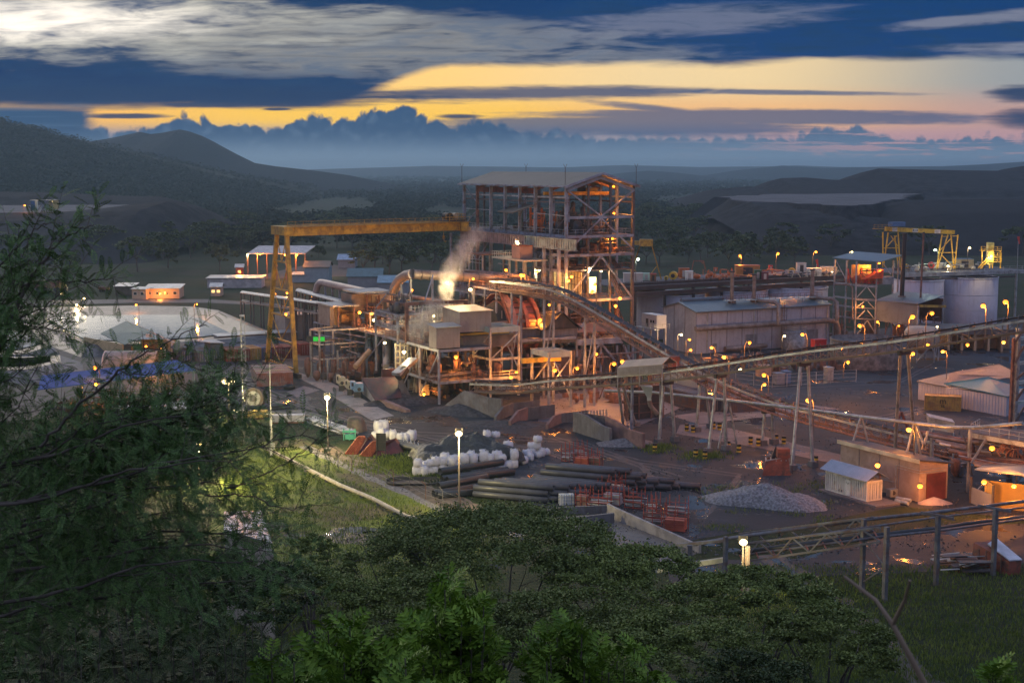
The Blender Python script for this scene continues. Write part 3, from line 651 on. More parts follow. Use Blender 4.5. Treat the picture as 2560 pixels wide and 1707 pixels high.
mb=MB();rail(mb,[tp-dv*3+sdv*2.9+Vector((0,0,.4)),tp+dv*2.4+sdv*2.9+Vector((0,0,.4)),tp+dv*2.4-sdv*2.9+Vector((0,0,.4))],1.3,1,.07);mb.build('railing',yel,tro)
hk=A0.lerp(A1,.885);mb=MB();mb.bar(hk+Vector((0,0,1)),hk+Vector((0,0,-1.4)),.1);mb.box(hk+Vector((0,0,-1.6)),(.5,.5,.7));mb.path([hk+Vector((0,0,-1.9)),hk+Vector((0.05,0,-2.4)),hk+Vector((.35,0,-2.7)),hk+Vector((.55,0,-2.3))],.12,6);mb.build('hook',yel,tro)
mb=MB();mb.box(A1+sdv*3.2-dv*1.6+Vector((0,0,.9)),(1.6,1.6,2.0),.4);mb.build('operator_cab',yel,K)
# - grinding area in front of the tower
B=thing('mill_platform','raised steel platform of the grinding area with pipes and decks','platform',P(17,-36.5,0))
PZ=10.1
deck(B,'floor_deck',-42,17,-36.5,-26,PZ);deck(B,'floor_deck',-42,9,-26,-3,PZ-.2);deck(B,'floor_deck',-10,17,-36.5,-20,4.2)
for U in(17,8.5,0,-9,-18,-27,-36):
 MB().bar(P(U,-36.5,0),P(U,-36.5,PZ-.3),.36).build('column',steel,B)
for U in(8.5,-3,-15):MB().bar(P(U,-27,0),P(U,-27,PZ-.3),.4).build('column',steeld,B)
for(a,c_,e,d_)in((17,9.5,8.5,.5),(8.5,9.5,0,.5),(-9,9.5,-18,4)):
 MB().bar(P(a,-36.5,c_),P(e,-36.5,d_),.22).build('brace',steel,B)
mb=MB();rail(mb,[P(-42,-36.4,PZ),P(16.8,-36.4,PZ)],r=.07);mb.build('railing',rust,B)
mb=MB();rail(mb,[P(-10,-36.3,4.2),P(16.9,-36.3,4.2),P(16.9,-20,4.2)],r=.07);mb.build('railing',rust,B)
clutter(B,-8,15,-35,-22,4.4,9.6,80,11,(darkst,rust,pipem),1.1)
clutter(B,-8,15,-35,-22,.1,4,60,12,(darkst,darkst,rust),1.2)
clutter(B,-40,-2,-35,-20,.1,9.5,90,13,(darkst,steeld,pipem),1.3)
clutter(B,-20,8,-35,-28,PZ,PZ+2.4,40,14,(steeld,rust,pipem),.8)
clutter(B,-40,6,-24,-4,PZ,PZ+5,90,15,(steeld,steeld,pipem),1.2)
for U0,U1,V0,V1,z in((-34,-10,-17,-4,13.6),(-30,-4,-13,-3,17),(-40,-22,-34,-24,13.2),(-8,2,-17,-4,19.2)):
 deck(B,'floor_deck',U0,U1,V0,V1,z,t=.2,beam=.35);mb=MB();rail(mb,[P(U0,V1,z),P(U0,V0,z),P(U1,V0,z),P(U1,V1,z)],r=.07);mb.build('railing',rust,B);cols(B,[(U0,V0),(U1,V0),((U0+U1)/2,V0)],PZ,z,.3)
 clutter(B,U0,U1-2,V0+1,V1,z,z+2.6,26,int(z*7),(steeld,rust,pipem),.9)
for a,c_,r_ in(((-38,-20,15),(-6,-20,15.5),.5),((-30,-8,20.5),(-2,-8,21),.45),((4,-24,12.5),(4,-4,13),.4),((-18,-30,12),(-18,-6,16),.35)):MB().path([P(*a),P(*c_),P(c_[0]+.5,c_[1]+.5,c_[2]-4)],r_,10).build('duct',pipem,B)
for a,c_ in(((-12,-30,4.2),(-4,-30,10.1)),((-26,-10,13.6),(-20,-10,17)),((-6,-34,4.2),(2,-34,10.1))):MB().bar(P(*a),P(*c_),.9,.2).build('stair',steel,B)
mb=MB();u1=UV(onV(*Z(3,1120,500),-36.5))[0];zp=onV(*Z(3,1120,325),-36.5).z
for V in(-36.5,-24):mb.bar(P(u1,V,PZ-.3),P(u1,V,zp),.6)
mb.bar(P(u1,-36.8,zp),P(u1,-23.6,zp),.5,.6);mb.bar(P(u1-12,-36.5,zp-.2),P(u1,-36.5,zp-.2),.4,.5);mb.build('portal_frame',rust,B)
mb=MB()
for i in range(7):
 for j in range(2):mb.bar(P(u1-3,-35+i*1.6,PZ),P(u1-3+j*-2,-35+i*1.6,zp-.6),.1)
for k in range(6):mb.bar(P(u1-3,-35,PZ+1+k*1.25),P(u1-3,-25,PZ+1+k*1.25),.1)
mb.build('scaffold',gal,B)
sc=thing('scaffold_tower','slim scaffold tower beside the steam and the beige block','scaffold',onU(*Z(3,1475,500),4))
q0=onU(*Z(3,1410,500),6);q1=onU(*Z(3,1540,500),6);z1_=onU(*Z(3,1410,305),6).z;Va,Vb=UV(q0)[1],UV(q1)[1]
mb=MB();[mb.bar(P(U,V,PZ),P(U,V,z1_),.09)for U in(4.2,6)for V in(Va,Vb)];mb.build('standard',gal,sc)
mb=MB();[(mb.bar(P(U,Va,PZ+.6+k*1),P(U,Vb,PZ+.6+k*1),.07),mb.bar(P(4.2,V_,PZ+.6+k),P(6,V_,PZ+.6+k),.07))for k in range(int(z1_-PZ))for U,V_ in((4.2,Va),(6,Vb))];mb.build('ledger',gal,sc)
mb=MB();pbox(mb,4.2,6,Va,Vb,PZ+3.6,PZ+3.75);pbox(mb,4.2,6,Va,Vb,PZ+1.4,PZ+1.5);mb.build('plank',steeld,sc)
def cabin(name,label,cat,U,k,x0,x1,y0,y1,dep,wall,roof,rz=.5,over=.3,slope='u',parts=None):
 mb=MB();V0,V1,z0,z1=FB(mb,U,k,x0,x1,y0,y1,dep);th=thing(name,label,cat,P(U,V0,z0))
 mb.build('wall',wall,th);mb=MB()
 a,b_=(0,rz)if slope=='u' else(rz,0)
 mb.ext([P(U+over,V0-over,z1+.01),P(U+over,V1+over,z1+.01),P(U-dep-over,V1+over,z1+b_+.01),P(U-dep-over,V0-over,z1+b_+.01)],(0,0,.12));mb.build('roof',roof,th)
 mb=MB();pbox(mb,U-dep,U,V0,V0+.15,z1,z1+.005)
 mb=MB();mb.add([P(U-dep,V0,z1),P(U,V0,z1),P(U-dep,V0,z1+rz)],[(0,1,2)]);mb.add([P(U-dep,V1,z1),P(U,V1,z1),P(U-dep,V1,z1+rz)],[(2,1,0)]);mb.quad(P(U-dep,V0,z1),P(U-dep,V1,z1),P(U-dep,V1,z1+rz),P(U-dep,V0,z1+rz));mb.build('gable',wall,th)
 return th,V0,V1,z0,z1
cabin('clad_housing','lower beige clad housing at the platform edge beside the steam','housing',17.4,3,1422,1660,568,778,3.2,beige,roofl,.4)
cabin('clad_housing','taller beige clad housing with light roof left of the mill','housing',15,3,1660,1978,408,612,7.5,beige,roofl,.4)
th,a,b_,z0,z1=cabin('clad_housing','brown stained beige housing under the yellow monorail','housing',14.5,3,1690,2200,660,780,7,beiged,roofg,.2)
mb=MB();pbox(mb,7.5,14.4,a,a+.1,z0,z1+1.8)
cabin('clad_gallery','long low grey clad gallery running right from the mill','gallery',6,4,330,665,590,738,6,greyc,roofg,.6)
th,a,b_,z0,z1=cabin('clad_gallery','grey clad gable house with a torn dark roof at the gallery end','gallery',8,4,662,985,585,725,7,greyc,dark,.1)
mb=MB();zr=z1+3.2;mV=(a+b_)/2
mb.ext([P(8.6,a-.8,z1-.2),P(8.6,mV,zr),P(.8,mV,zr),P(.8,a-.8,z1-.2)],(0,0,.14));mb.ext([P(8.6,b_+.8,z1-.2),P(8.6,mV,zr),P(.8,mV,zr),P(.8,b_+.8,z1-.2)],(0,0,.14));mb.build('pitched_roof',dark,th)
mb=MB()
for k in range(22):
 t_=random.random();s_=random.choice((-1,1));U=random.uniform(1,8.4);mb.bar(P(U,mV+s_*t_*(b_-mV),zr-t_*3.2+.3),P(U+random.uniform(-2,2),mV+s_*min(1,t_+.35)*(b_-mV),zr-min(1,t_+.35)*3.2+.1),.5,.06)
mb.build('loose_sheet',steeld,th)
mb=MB();mb.add([P(8.02,a,z1),P(8.02,b_,z1),P(8.02,mV,zr)],[(0,1,2)]);mb.build('gable',darkst,th)
ML=thing('ball_mill','big round grinding mill drum with orange red girth rings','mill',P(-1,-18,0))
def drum(mb,V0,V1,r,n=40):return mb.tube(P(-1,V0,11.4),P(-1,V1,11.4),r,n=n)
redm=M('red_mill_paint',(.36,.10,.055),.5,.1,.3,.5,dirt=(.10,.05,.04),dscale=.4,damt=.8)
drum(MB(),-15.6,-8.6,5.2).build('shell',redm,ML)
mb=MB();mb.tube(P(-1,-17.2,11.4),P(-1,-15.6,11.4),4.3,5.1,n=40);mb.build('feed_end',dark,ML)
for V,r in((-11.8,5.9),(-9.2,5.9)):drum(MB(),V,V+.8,r).build('girth_ring',redm,ML)
mb=MB()
for i in range(22):
 t_=2*pi*i/22;mb.bar(P(-1+5.35*cos(t_),-15.5,11.4+5.35*sin(t_)),P(-1+5.35*cos(t_),-8.6,11.4+5.35*sin(t_)),.14)
mb.build('bolt_row',darkst,ML)
mb=MB();n=9;ring=[(6.7*cos(pi*(i/(n-1))*.92+.12),6.7*sin(pi*(i/(n-1))*.92+.12))for i in range(n)]
for(a,c_),(e,d_)in zip(ring,ring[1:]):mb.ext([P(-1+a,-15.6,11.4+c_),P(-1+e,-15.6,11.4+d_),P(-1+e,-14.2,11.4+d_),P(-1+a,-14.2,11.4+c_)],(0,0,.18))
mb.build('gear_guard',M('salmon_guard',(.42,.22,.17),.5,.1,.2,.5,dirt=(.2,.12,.1),dscale=.4),ML)
for V in(-17,-7):MB().box(P(-1,V,4.8),(2.5,5,9.6),.49).build('bearing_pedestal',conc,ML)
M2=thing('ball_mill','rusty mill drum behind the light roofed housing, mostly hidden','mill',P(4,-27,0))
mb=MB();mb.tube(P(2,-27.5,11.3),P(2,-22,11.3),3.9,n=32);mb.build('shell',redm,M2)
mb=MB();mb.tube(P(2,-24,11.3),P(2,-23.2,11.3),4.3,n=32);mb.build('girth_ring',rust,M2)
def hoist(label,U0,U1,V0,V1,z,z2,g0,yl,extra=0):
 th=thing('hoist_frame',label,'hoist frame',P(U1,V0,0),'pale steel hoist frames above the feed bins')
 for U,V in((U0,V0),(U1,V0),(U1,V1),(U0,V1)):MB().bar(P(U,V,g0),P(U,V,z),.38).build('column',gal,th)
 mb=MB()
 for a,c_,e,d_ in((U0,V0,U1,V0),(U1,V0,U1,V1),(U0,V1,U1,V1),(U0,V0,U0,V1)):mb.bar(P(a,c_,z-.5),P(e,d_,z-.5),.25,1.0)
 mb.bar(P((U0+U1)/2,V0,z),P((U0+U1)/2,V1,z),.2,.3);mb.build('top_frame',M('pale_green_steel',(.42,.50,.48),.5,.1,.1,.5,dirt=(.3,.3,.28)),th)
 for z_ in z2:MB().bar(P(U1,V0,z_),P(U1,V1,z_),.25,.45).build('cross_beam',gal,th);MB().bar(P(U0,V0,z_),P(U1,V0,z_),.25,.4).build('cross_beam',gal,th)
 MB().bar(P(U1,V0,z2[0]),P(U1,V1,z-1.3),.2).build('brace',gal,th);MB().bar(P(U0,V0,z2[0]),P(U1,V0,z-1.3),.2).build('brace',gal,th)
 MB().bar(P(U0,V1,z-2.2),P(U1,V1,z2[0]-2),.2).build('brace',gal,th)
 mb=MB();mb.bar(P((U0+U1)/2,V0-yl,z-1.7),P((U0+U1)/2,V1-.3,z-1.7),.5,.9);y_=mb.build('monorail_beam',yel2,th)
 mb=MB();mb.box(P((U0+U1)/2,V0+1.5,z-2.6),(2.2,.9,.8),.49);mb.build('hoist',darkst,y_)
 return th
h1=hoist('taller pale steel hoist frame with long yellow monorail beam',10,17,-26,-20,13.6,(7.6,4.0),.5,8.5)
mb=MB();rail(mb,[P(10,-26,4.1),P(17,-26,4.1),P(17,-20,4.1)],r=.07);mb.build('railing',gal,h1)
mb=MB();pbox(mb,10,17,-26,-20,3.7,3.85);mb.build('floor_deck',steeld,h1)
h2=hoist('shorter pale steel hoist frame with a stubby yellow monorail beam',24,30.4,-21,-16.5,10.2,(3.6,3.5),0,3.8)
# - left process area
LA=thing('process_structure','low steel structure with blue clad bin and rusty tank at the left of the plant','steel structure',P(-20,-44,0))
def colpx(th,k,x,yb,yt,w=.32,mat=None,z0=0.0):
 p=g(*Z(k,x,yb),z0);t_=zt(p,Z(k,x,yt)[1]);MB().bar(p,(p.x,p.y,t_),w).build('column',mat or gal,th);return p,t_
pp=[colpx(LA,3,x,yb,yt)for x,yb,yt in((152,1075,580),(243,1095,600),(322,1100,880),(380,1040,600),(425,1105,795))]
def lbar(th,nm,a,b_,w,h_,m):return MB().bar(a,b_,w,h_).build(nm,m,th)
pa,ta=pp[0];pb,tb=pp[1];pc,tcc=pp[3]
for z_ in(ta,ta*.72,ta*.42):lbar(LA,'beam',Vector((*pa[:2],z_)),Vector((*pb[:2],z_)),.22,.3,gal);lbar(LA,'beam',Vector((*pa[:2],z_)),Vector((*pc[:2],z_)),.2,.3,gal);lbar(LA,'beam',Vector((*pb[:2],z_)),Vector((*pb[:2],z_))+Vector((.884,.467,0))*10,.22,.3,gal)
clutter(LA,-26,-14,-47,-36,.2,8,60,21,(steeld,rust,pipem),1)
bx=MB();q_=g(*Z(3,400,1010));u_,v_=UV(q_);pbox(bx,u_-6,u_,v_,v_+6.5,3.8,8.2);bx.build('blue_bin',bluec,LA)
mb=MB();pbox(mb,u_-6.3,u_+.3,v_-.2,v_+6.8,8.25,8.45);rail(mb,[P(u_-6,v_,8.45),P(u_,v_,8.45),P(u_,v_+6.5,8.45)],r=.06);mb.build('bin_top',gal,LA)
tk=g(*Z(3,640,1080))+Vector((1,4.5,0));mb=MB();mb.lathe(tk,[(.01,3.3),(4.6,3.3),(4.7,3.5),(4.7,0)][::-1],32);mb.build('round_tank',M('rusty_tank',(.22,.11,.06),.6,.1,.4,.4,dirt=(.10,.06,.05),dscale=.5),LA)
mb=MB();rail(mb,[tk+Vector((4.6*cos(t_),4.6*sin(t_),3.5))for t_ in(2*pi*i/16 for i in range(17))],r=.06);mb.build('railing',rust,LA)
mb=MB();mb.tube(g(*Z(3,600,960),4.2),onV(*Z(3,745,800),-38.5),.55,n=10);mb.build('feed_pipe',M('sandy_pipe',(.36,.24,.15),.6,var=.3),LA)
mb=MB();z5=onV(*Z(3,500,700),-40).z;qa=onV(*Z(3,300,640),-42);
for i in range(3):
 a=onV(*Z(3,180+i*6,510+i*60),-40);c_=onV(*Z(3,700,600+i*60),-37);mb.bar(a,c_,.3,.25)
mb.build('walkway_beam',steel,LA)
lit=EM('green_screen',(.02,.6,.06),.5)
s_=thing('green_sign','bright green lit panel on the left steel structure','sign',g(*Z(3,195,1085))+Vector((0,0,9)))
p=Vector((*pa[:2],0)).lerp(Vector((*pb[:2],0)),.5)+Vector((.1,-.4,0));za=zt(p,Z(3,0,700)[1]);zb=zt(p,Z(3,0,657)[1])
s_.location=(p.x,p.y,za);mb=MB();mb.box((p.x+.8,p.y,(za+zb)/2),(2.3,.2,zb-za));mb.build('screen',lit,s_);mb=MB();mb.box((p.x,p.y+.2,(za+zb)/2),(3.5,.2,zb-za+.3));mb.build('housing',darkst,s_)
def wallbox(name,label,cat,k,x0,y0,x1,y1,yb,dep,wall,roof,z0=0,base_y=None,along='v',rz=.5,D=None):
 """box from its front bottom-left pixel and right end; height from top pixel"""
 a=g(*Z(k,x0,yb),z0);dvec=Vector((VV[0],VV[1],0))if along=='v' else Vector((UU[0],UU[1],0))
 X1=Z(k,x1,0)[0];rx=(X1-1280)/F;s__=(rx*a.y-a.x)/(dvec.x-rx*dvec.y);c_=a+dvec*s__
 zt_=zt(a,Z(k,x0,y0)[1]);back=Vector((-UU[0],-UU[1],0))if along=='v' else Vector((VV[0],VV[1],0))
 th=thing(name,label,cat,a);mb=MB();mb.ext([a,c_,c_+back*dep,a+back*dep],(0,0,zt_-z0));mb.build('wall',wall,th)
 mb=MB();o_=.35;e1=-dvec*o_-back*o_;e2=dvec*o_-back*o_;up=Vector((0,0,zt_-z0+.01))
 if rz>=0:mb.ext([a+up+e1,c_+up+e2,c_+back*(dep+o_)+up+dvec*o_+Vector((0,0,rz)),a+back*(dep+o_)+up-dvec*o_+Vector((0,0,rz))],(0,0,.14))
 else:
  r1,r2=a+back*dep/2+up-dvec*o_+Vector((0,0,-rz)),c_+back*dep/2+up+dvec*o_+Vector((0,0,-rz))
  mb.ext([a+up+e1,c_+up+e2,r2,r1],(0,0,.14));mb.ext([r1,r2,c_+back*(dep+o_)+up+dvec*o_,a+back*(dep+o_)+up-dvec*o_],(0,0,.14))
 mb.build('roof',roof,th)
 if rz:
  mb=MB();zz=up
  for q in(a,c_):
   if rz>0:mb.add([q+zz,q+back*dep+zz,q+back*dep+zz+Vector((0,0,rz))],[(0,1,2)])
   else:mb.add([q+zz,q+back*dep+zz,q+back*dep/2+zz+Vector((0,0,-rz))],[(0,1,2)])
  mb.build('gable',wall,th)
 return th,a,c_,zt_
wallbox('clad_building','tall windowless beige clad wall behind the gantry crane leg','building',2,300,1175,790,1160,1420,8,beige,beige,rz=.1)
wallbox('covered_walkway','long low beige covered walkway beside the pond','covered walkway',10,1000,330,1770,300,430,4,beige,roofl,rz=.2)
wallbox('open_shed','open orange lit shed with a switch cabinet left of the tall pipe','shed',2,755,1085,800,1080,1390,6,beige,roofl,rz=.3)
RM=thing('open_shed','tall open shed glowing orange beside the curved pipe','shed',P(-22,-36,10))
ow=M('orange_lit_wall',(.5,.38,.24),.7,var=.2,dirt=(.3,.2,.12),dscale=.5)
ra=onV(*Z(3,350,350),-42);
mb=MB();Vb_=-28
def vb(mb,k,x0,x1,y0,y1,U,dep):return FB(mb,U,k,x0,x1,y0,y1,dep)
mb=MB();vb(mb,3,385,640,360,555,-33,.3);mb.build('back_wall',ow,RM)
mb=MB();vb(mb,3,345,388,352,548,-27,7);mb.build('side_wall',beige,RM)
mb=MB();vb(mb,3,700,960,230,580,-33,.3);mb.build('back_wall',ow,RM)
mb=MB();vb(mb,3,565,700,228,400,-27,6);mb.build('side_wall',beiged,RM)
mb=MB();vb(mb,3,630,985,205,222,-24,9);mb.build('roof',roofl,RM)
mb=MB();vb(mb,3,370,640,345,358,-24,9);mb.build('roof',roofl,RM)
mb=MB();vb(mb,3,640,880,345,355,-28,5);mb.build('floor_deck',rust,RM)
for x,y0,y1 in((430,355,555),(590,355,560),(722,235,590),(845,235,560)):
 a=onU(*Z(3,x,y1),-26);b_=onU(*Z(3,x,y0),-26);MB().bar(a,(a.x,a.y,b_.z),.32).build('column',rust,RM)
mb=MB();vb(mb,3,460,515,430,505,-31,2);mb.build('cabinet',M('orange_cabinet',(.5,.3,.12),.5),RM)
mb=MB();vb(mb,3,515,545,450,500,-31,1.5);mb.build('cabinet',M('orange_cabinet',(.5,.3,.12),.5),RM)
clutter(RM,-33,-26,-38,-24,10.3,13,30,33,(rust,steeld,rust),.8)
CPp=thing('process_pipe','large grey process pipe arching over the platform and dropping as two hoses','pipe',onV(*Z(3,960,330),-30))
pts=[onV(*Z(3,2150,45),-12),onV(*Z(3,1700,40),-19),onV(*Z(3,1400,25),-25)]
ctr=[(1180,22),(1110,35),(1050,75),(1010,135),(985,210),(970,290),(965,350)]
pts=[onV(*Z(3,1180,22),-29)]+[onV(*Z(3,x,y),-29)for x,y in ctr[1:]]
MB().path(pts,1.02,14).build('bend',M('bare_pipe',(.30,.26,.25),.4,.4,.25,.5,dirt=(.18,.13,.1)),CPp)
q0=pts[0];q1=onV(*Z(3,2160,75),-8);MB().tube(q0,q1,.95,n=14).build('duct',pipem,CPp)
mb=MB();[mb.tube(q0.lerp(q1,t_),q0.lerp(q1,t_+.008),1.12,n=14)for t_ in(0,.08,.16,.33,.5,.66,.83)];mb.build('flange',steeld,CPp)
for x0,y0,x1,y1,x2,y2,m,nm in((900,520,860,760,820,1050,dark,'rubber_hose'),(945,520,925,740,915,965,M('pale_pipe',(.34,.33,.32),.5,var=.2),'drop_pipe')):
 MB().path([onV(*Z(3,965,360),-29),onV(*Z(3,x0+12,y0-60),-30),onV(*Z(3,x0,y0),-31),onV(*Z(3,x1,y1),-34),onV(*Z(3,x2,y2),-37)],.72,12).build(nm,m,CPp)
for x,y0,y1 in((1065,80,250),(1163,50,290),(1383,75,250)):
 a=onV(*Z(3,x,y1),-29);b_=onV(*Z(3,x,y0),-29);MB().bar((a.x,a.y,PZ),(a.x,a.y,b_.z),.35).build('pipe_support',steel,CPp)
VP=thing('valve_platform','square steel valve platform holding the curved pipe above the yard','platform',onV(*Z(3,920,500),-37))
u0_=UV(onV(*Z(3,805,425),-38))[0];u1_=UV(onV(*Z(3,1028,490),-38))[0];z_=onV(*Z(3,1028,470),-38).z
for z__ in(z_+.6,z_-1.5):mb=MB();truss(mb,P(u0_,-38,z__-.8),P(u1_,-38,z__-.8),.8,.2);truss(mb,P(u0_,-33,z__-.8),P(u1_,-33,z__-.8),.8,.2);mb.bar(P(u1_,-38,z__),P(u1_,-33,z__),.3);mb.bar(P(u0_,-38,z__),P(u0_,-33,z__),.3);mb.build('truss',steel,VP)
mb=MB();pbox(mb,u0_,u1_,-38,-33,z_+.55,z_+.65);mb.build('floor_deck',steeld,VP)
for U in(u0_,u1_):
 for V in(-38,-33):MB().bar(P(U,V,3),P(U,V,z_+.6),.35).build('column',steel,VP)
MB().bar(P(u0_,-38,z_+1),P(u0_+5,-36,z_+6),.2).build('brace',steel,VP);MB().bar(P(u1_,-33,z_+1),P(u1_-1,-30,z_+8),.2).build('brace',steel,VP)
clutter(VP,u0_+2,u1_-1,-37,-34,z_+.7,z_+4.6,26,41,(darkst,steeld,steeld),.9)
MB().bar(onV(*Z(3,895,280),-36),onV(*Z(3,895,420),-36),.7,.7).build('actuator',darkst,VP)
CH=thing('lattice_tower','pale lamplit steel lattice bay behind the two drop pipes','steel structure',P(6,-36,0))
for x in(1010,1055,1100,1130):
 a=onU(*Z(3,x,980),2);b_=onU(*Z(3,x,720),2);MB().bar((a.x,a.y,max(0,a.z)),(a.x,a.y,b_.z),.25).build('column',M('pale_lit_steel',(.45,.45,.35),.5),CH)
mb=MB()
for y in(740,800,860,920,970):mb.bar(onU(*Z(3,1005,y),2),onU(*Z(3,1135,y+5),2),.15,.3)
mb.build('ledger',MATS['pale_lit_steel'],CH)
clutter(CH,-2,6,-36,-31,.2,9,50,43,(M('pale_machine',(.35,.33,.26),.6),steeld,pipem),1)
LP_=thing('overland_pipe','long pale insulated pipe on steel posts behind the plant','pipe',onV(*Z(3,240,300),-40))
a=at(*Z(3,250,112),345);b_=at(*Z(3,760,212),318);c_=at(*Z(3,185,290),347)
MB().path([c_,at(*Z(3,205,200),346),at(*Z(3,222,130),345.5),at(*Z(3,245,106),345),at(*Z(3,280,108),344),b_],.85,12).build('pipe',M('pinkish_pipe',(.38,.31,.28),.4,.3,.2,.4),LP_)
for x in(300,375,450,525):
 t_=(x-250)/510;q=a.lerp(b_,t_);MB().bar((q.x,q.y,0),(q.x,q.y,q.z-.6),.35).build('post',steel,LP_)
for(lab,x0,y0,x1,y1,D0,D1,n)in(('upper pipe rack of many parallel pipes behind the gantry crane',0,190,570,400,352,322,5),('far pipe rack crossing between the pond and the plant',-560,210,330,395,385,330,4)):
 R_=thing('pipe_rack',lab,'pipe rack',at(*Z(3,x0,y0),D0),'pipe racks behind the gantry crane');R_.location.z=0
 for lv_ in range(2):
  mb=MB()
  for i in range(n):
   off=Vector((0,i*1.1,-lv_*2.4));mb.tube(at(*Z(3,x0,y0),D0)+off,at(*Z(3,x1,y1-60),D1)+off,.22+.08*(i%3),n=6)
  mb.build('pipes',pipem if lv_ else gal,R_)
 for i in range(9):
  q=at(*Z(3,x0,y0),D0).lerp(at(*Z(3,x1,y1-60),D1),i/8)
  for dy_ in(0,4.4):MB().bar((q.x,q.y+dy_,0),(q.x,q.y+dy_,q.z-.2),.3).build('post',steeld,R_)
  MB().bar((q.x,q.y-.2,q.z-.35),(q.x,q.y+4.6,q.z-.35),.25).build('cross_beam',steeld,R_)
for(k,x,y,w,h_,m,lab)in((3,458,1150,60,120,M('cream_paint',(.5,.45,.33),.5),'cream pump housing on a plinth beside the rusty tank'),(3,545,1190,60,110,MATS['cream_paint'],'cream machine head behind the blue one'),(3,625,1215,90,120,M('light_blue_paint',(.22,.36,.52),.5),'light blue machine head beside the concrete bunker')):
 p=g(*Z(k,x,y+60));th=thing('pump_set',lab,'pump',p,'machine heads beside the bunker')
 s_=p.y/F/4.052;wz,hz_=w*s_,h_*s_
 mb=MB();mb.box(p+Vector((0,.8,.6)),(wz*.8,2,1.2));mb.build('plinth',darkst,th)
 mb=MB();mb.box(p+Vector((0,.8,1.2+hz_*.35)),(wz,2.2,hz_*.7),.3);mb.box(p+Vector((-wz*.55,.3,1.2+hz_*.55)),(wz*.5,1.2,hz_*.7),.3);mb.build('casing',m,th)
 mb=MB();mb.tube(p+Vector((wz*.2,-.4,1.7)),p+Vector((wz*.2,.2,1.7)),.35,n=8);mb.box(p+Vector((-wz*.55,-.32,1.5+hz_*.5)),(wz*.25,.06,hz_*.3),.3);mb.build('vent',darkst,th)
# - concrete bunkers
def slab(th,nm,pxs,hts,t_=.5,mat=None,nvec=None):
 """standing wall through ground pixels with a height at each"""
 mb=MB();pts=[g(*p)for p in pxs]
 for(a,ha),(b_,hb)in zip(zip(pts,hts),list(zip(pts,hts))[1:]):
  d=(b_-a).normalized();nn=Vector((-d.y,d.x,0))*t_
  mb.hexa([a-Vector((0,0,.1)),b_-Vector((0,0,.1)),b_+nn-Vector((0,0,.1)),a+nn-Vector((0,0,.1)),a+Vector((0,0,ha)),b_+Vector((0,0,hb)),b_+nn+Vector((0,0,hb)),a+nn+Vector((0,0,ha))])
 return mb.build(nm,mat or conc,th)
def hpx(px,yt):p=g(*px);return zt(p,yt)
BK=thing('concrete_bunker','sloping walled concrete bunker holding black ore under a chute','bunker',g(*Z(3,800,1340)))
w1,w2,w3=Z(3,668,1230),Z(3,803,1340),Z(3,1110,1425)
slab(BK,'side_wall',[w1,w2],[hpx(w1,Z(3,0,1075)[1]),1.6],.5,M('pale_concrete',(.30,.28,.28),.85,var=.2,dirt=(.18,.16,.16),bump=.02))
slab(BK,'kerb_wall',[w2,w3],[1.3,.5],1.0,M('rusty_concrete',(.28,.18,.15),.85,var=.3))
mb=MB();a=g(*Z(3,700,1075),0);
bk=[onU(*Z(3,668,1075),9),onU(*Z(3,1035,1060),9),onU(*Z(3,1070,1270),14),onU(*Z(3,805,1300),14)]
mb.ext(bk,Vector((UU[0],UU[1],0))*-.4);mb.build('sloping_back_plate',M('worn_dark_plate',(.06,.05,.055),.5,.3,.3,.5,dirt=(.16,.05,.05),dscale=.2,damt=.8),BK)
mb=MB();mb.ext([onU(*Z(3,875,985),8.5),onU(*Z(3,1045,975),8.5),onU(*Z(3,1035,1065),8.5),onU(*Z(3,870,1075),8.5)],Vector((UU[0],UU[1],0))*-.4);mb.build('upper_plate',MATS['worn_dark_plate'],BK)
mb=MB();mb.ext([onU(*Z(3,1035,1070),12),onU(*Z(3,1095,1110),12),onU(*Z(3,1170,1270),12),onU(*Z(3,1065,1275),12)],Vector((UU[0],UU[1],0))*-.5);mb.build('side_plate',conc,BK)
mb=MB();mb.bar(onU(*Z(3,1010,1035),12.5),onU(*Z(3,1195,880),10),1.9,.6);mb.build('chute',steel,BK)
mb=MB();mb.tube(onU(*Z(3,1035,1060),12.4),onU(*Z(3,1110,985),11.6),.85,n=12);mb.build('chute_roller',dark,BK)
def pile(name,label,c,rx,ry,h_,mat,rot=0,n=26,rough=.3,seed=0,kind='stuff',steep=1.3):
 rr=np.linspace(0,1.02,n);tt=np.linspace(0,2*pi,n*2,endpoint=False);Rg,Tg=np.meshgrid(rr,tt)
 x=Rg*np.cos(Tg)*rx;y=Rg*np.sin(Tg)*ry;nz=fbm(x*.35+50,y*.35+50,5,seed)
 wob=1+(fbm(np.cos(Tg)*1.5+5,np.sin(Tg)*1.5+5,3,seed)-.5)*.6
 z=h_*np.clip(1-Rg,0,1)**(1/steep)*(1+(nz-.5)*rough*2)+(fbm(x*2.2,y*2.2,3,seed+4)-.5)*.22*rough*np.clip(1-Rg,0,1)*3-.03
 ca,sa=cos(rot),sin(rot);v=np.stack([c[0]+(x*ca-y*sa)*wob,c[1]+(x*sa+y*ca)*wob,c[2]+z],-1)
 m_,k_=v.shape[:2];i=np.arange(m_*k_).reshape(m_,k_);j=np.roll(i,-1,0)
 f=np.stack([i[:,:-1],i[:,1:],j[:,1:],j[:,:-1]],-1).reshape(-1,4)
 return props(npmesh(name,v.reshape(-1,3),f,mat),label,name.replace('_',' '),kind=kind)
pile('ore_pile','black wet ore heap inside the sloping bunker',g(*Z(3,1050,1330)),9,4,1.8,ore,.4,seed=3)
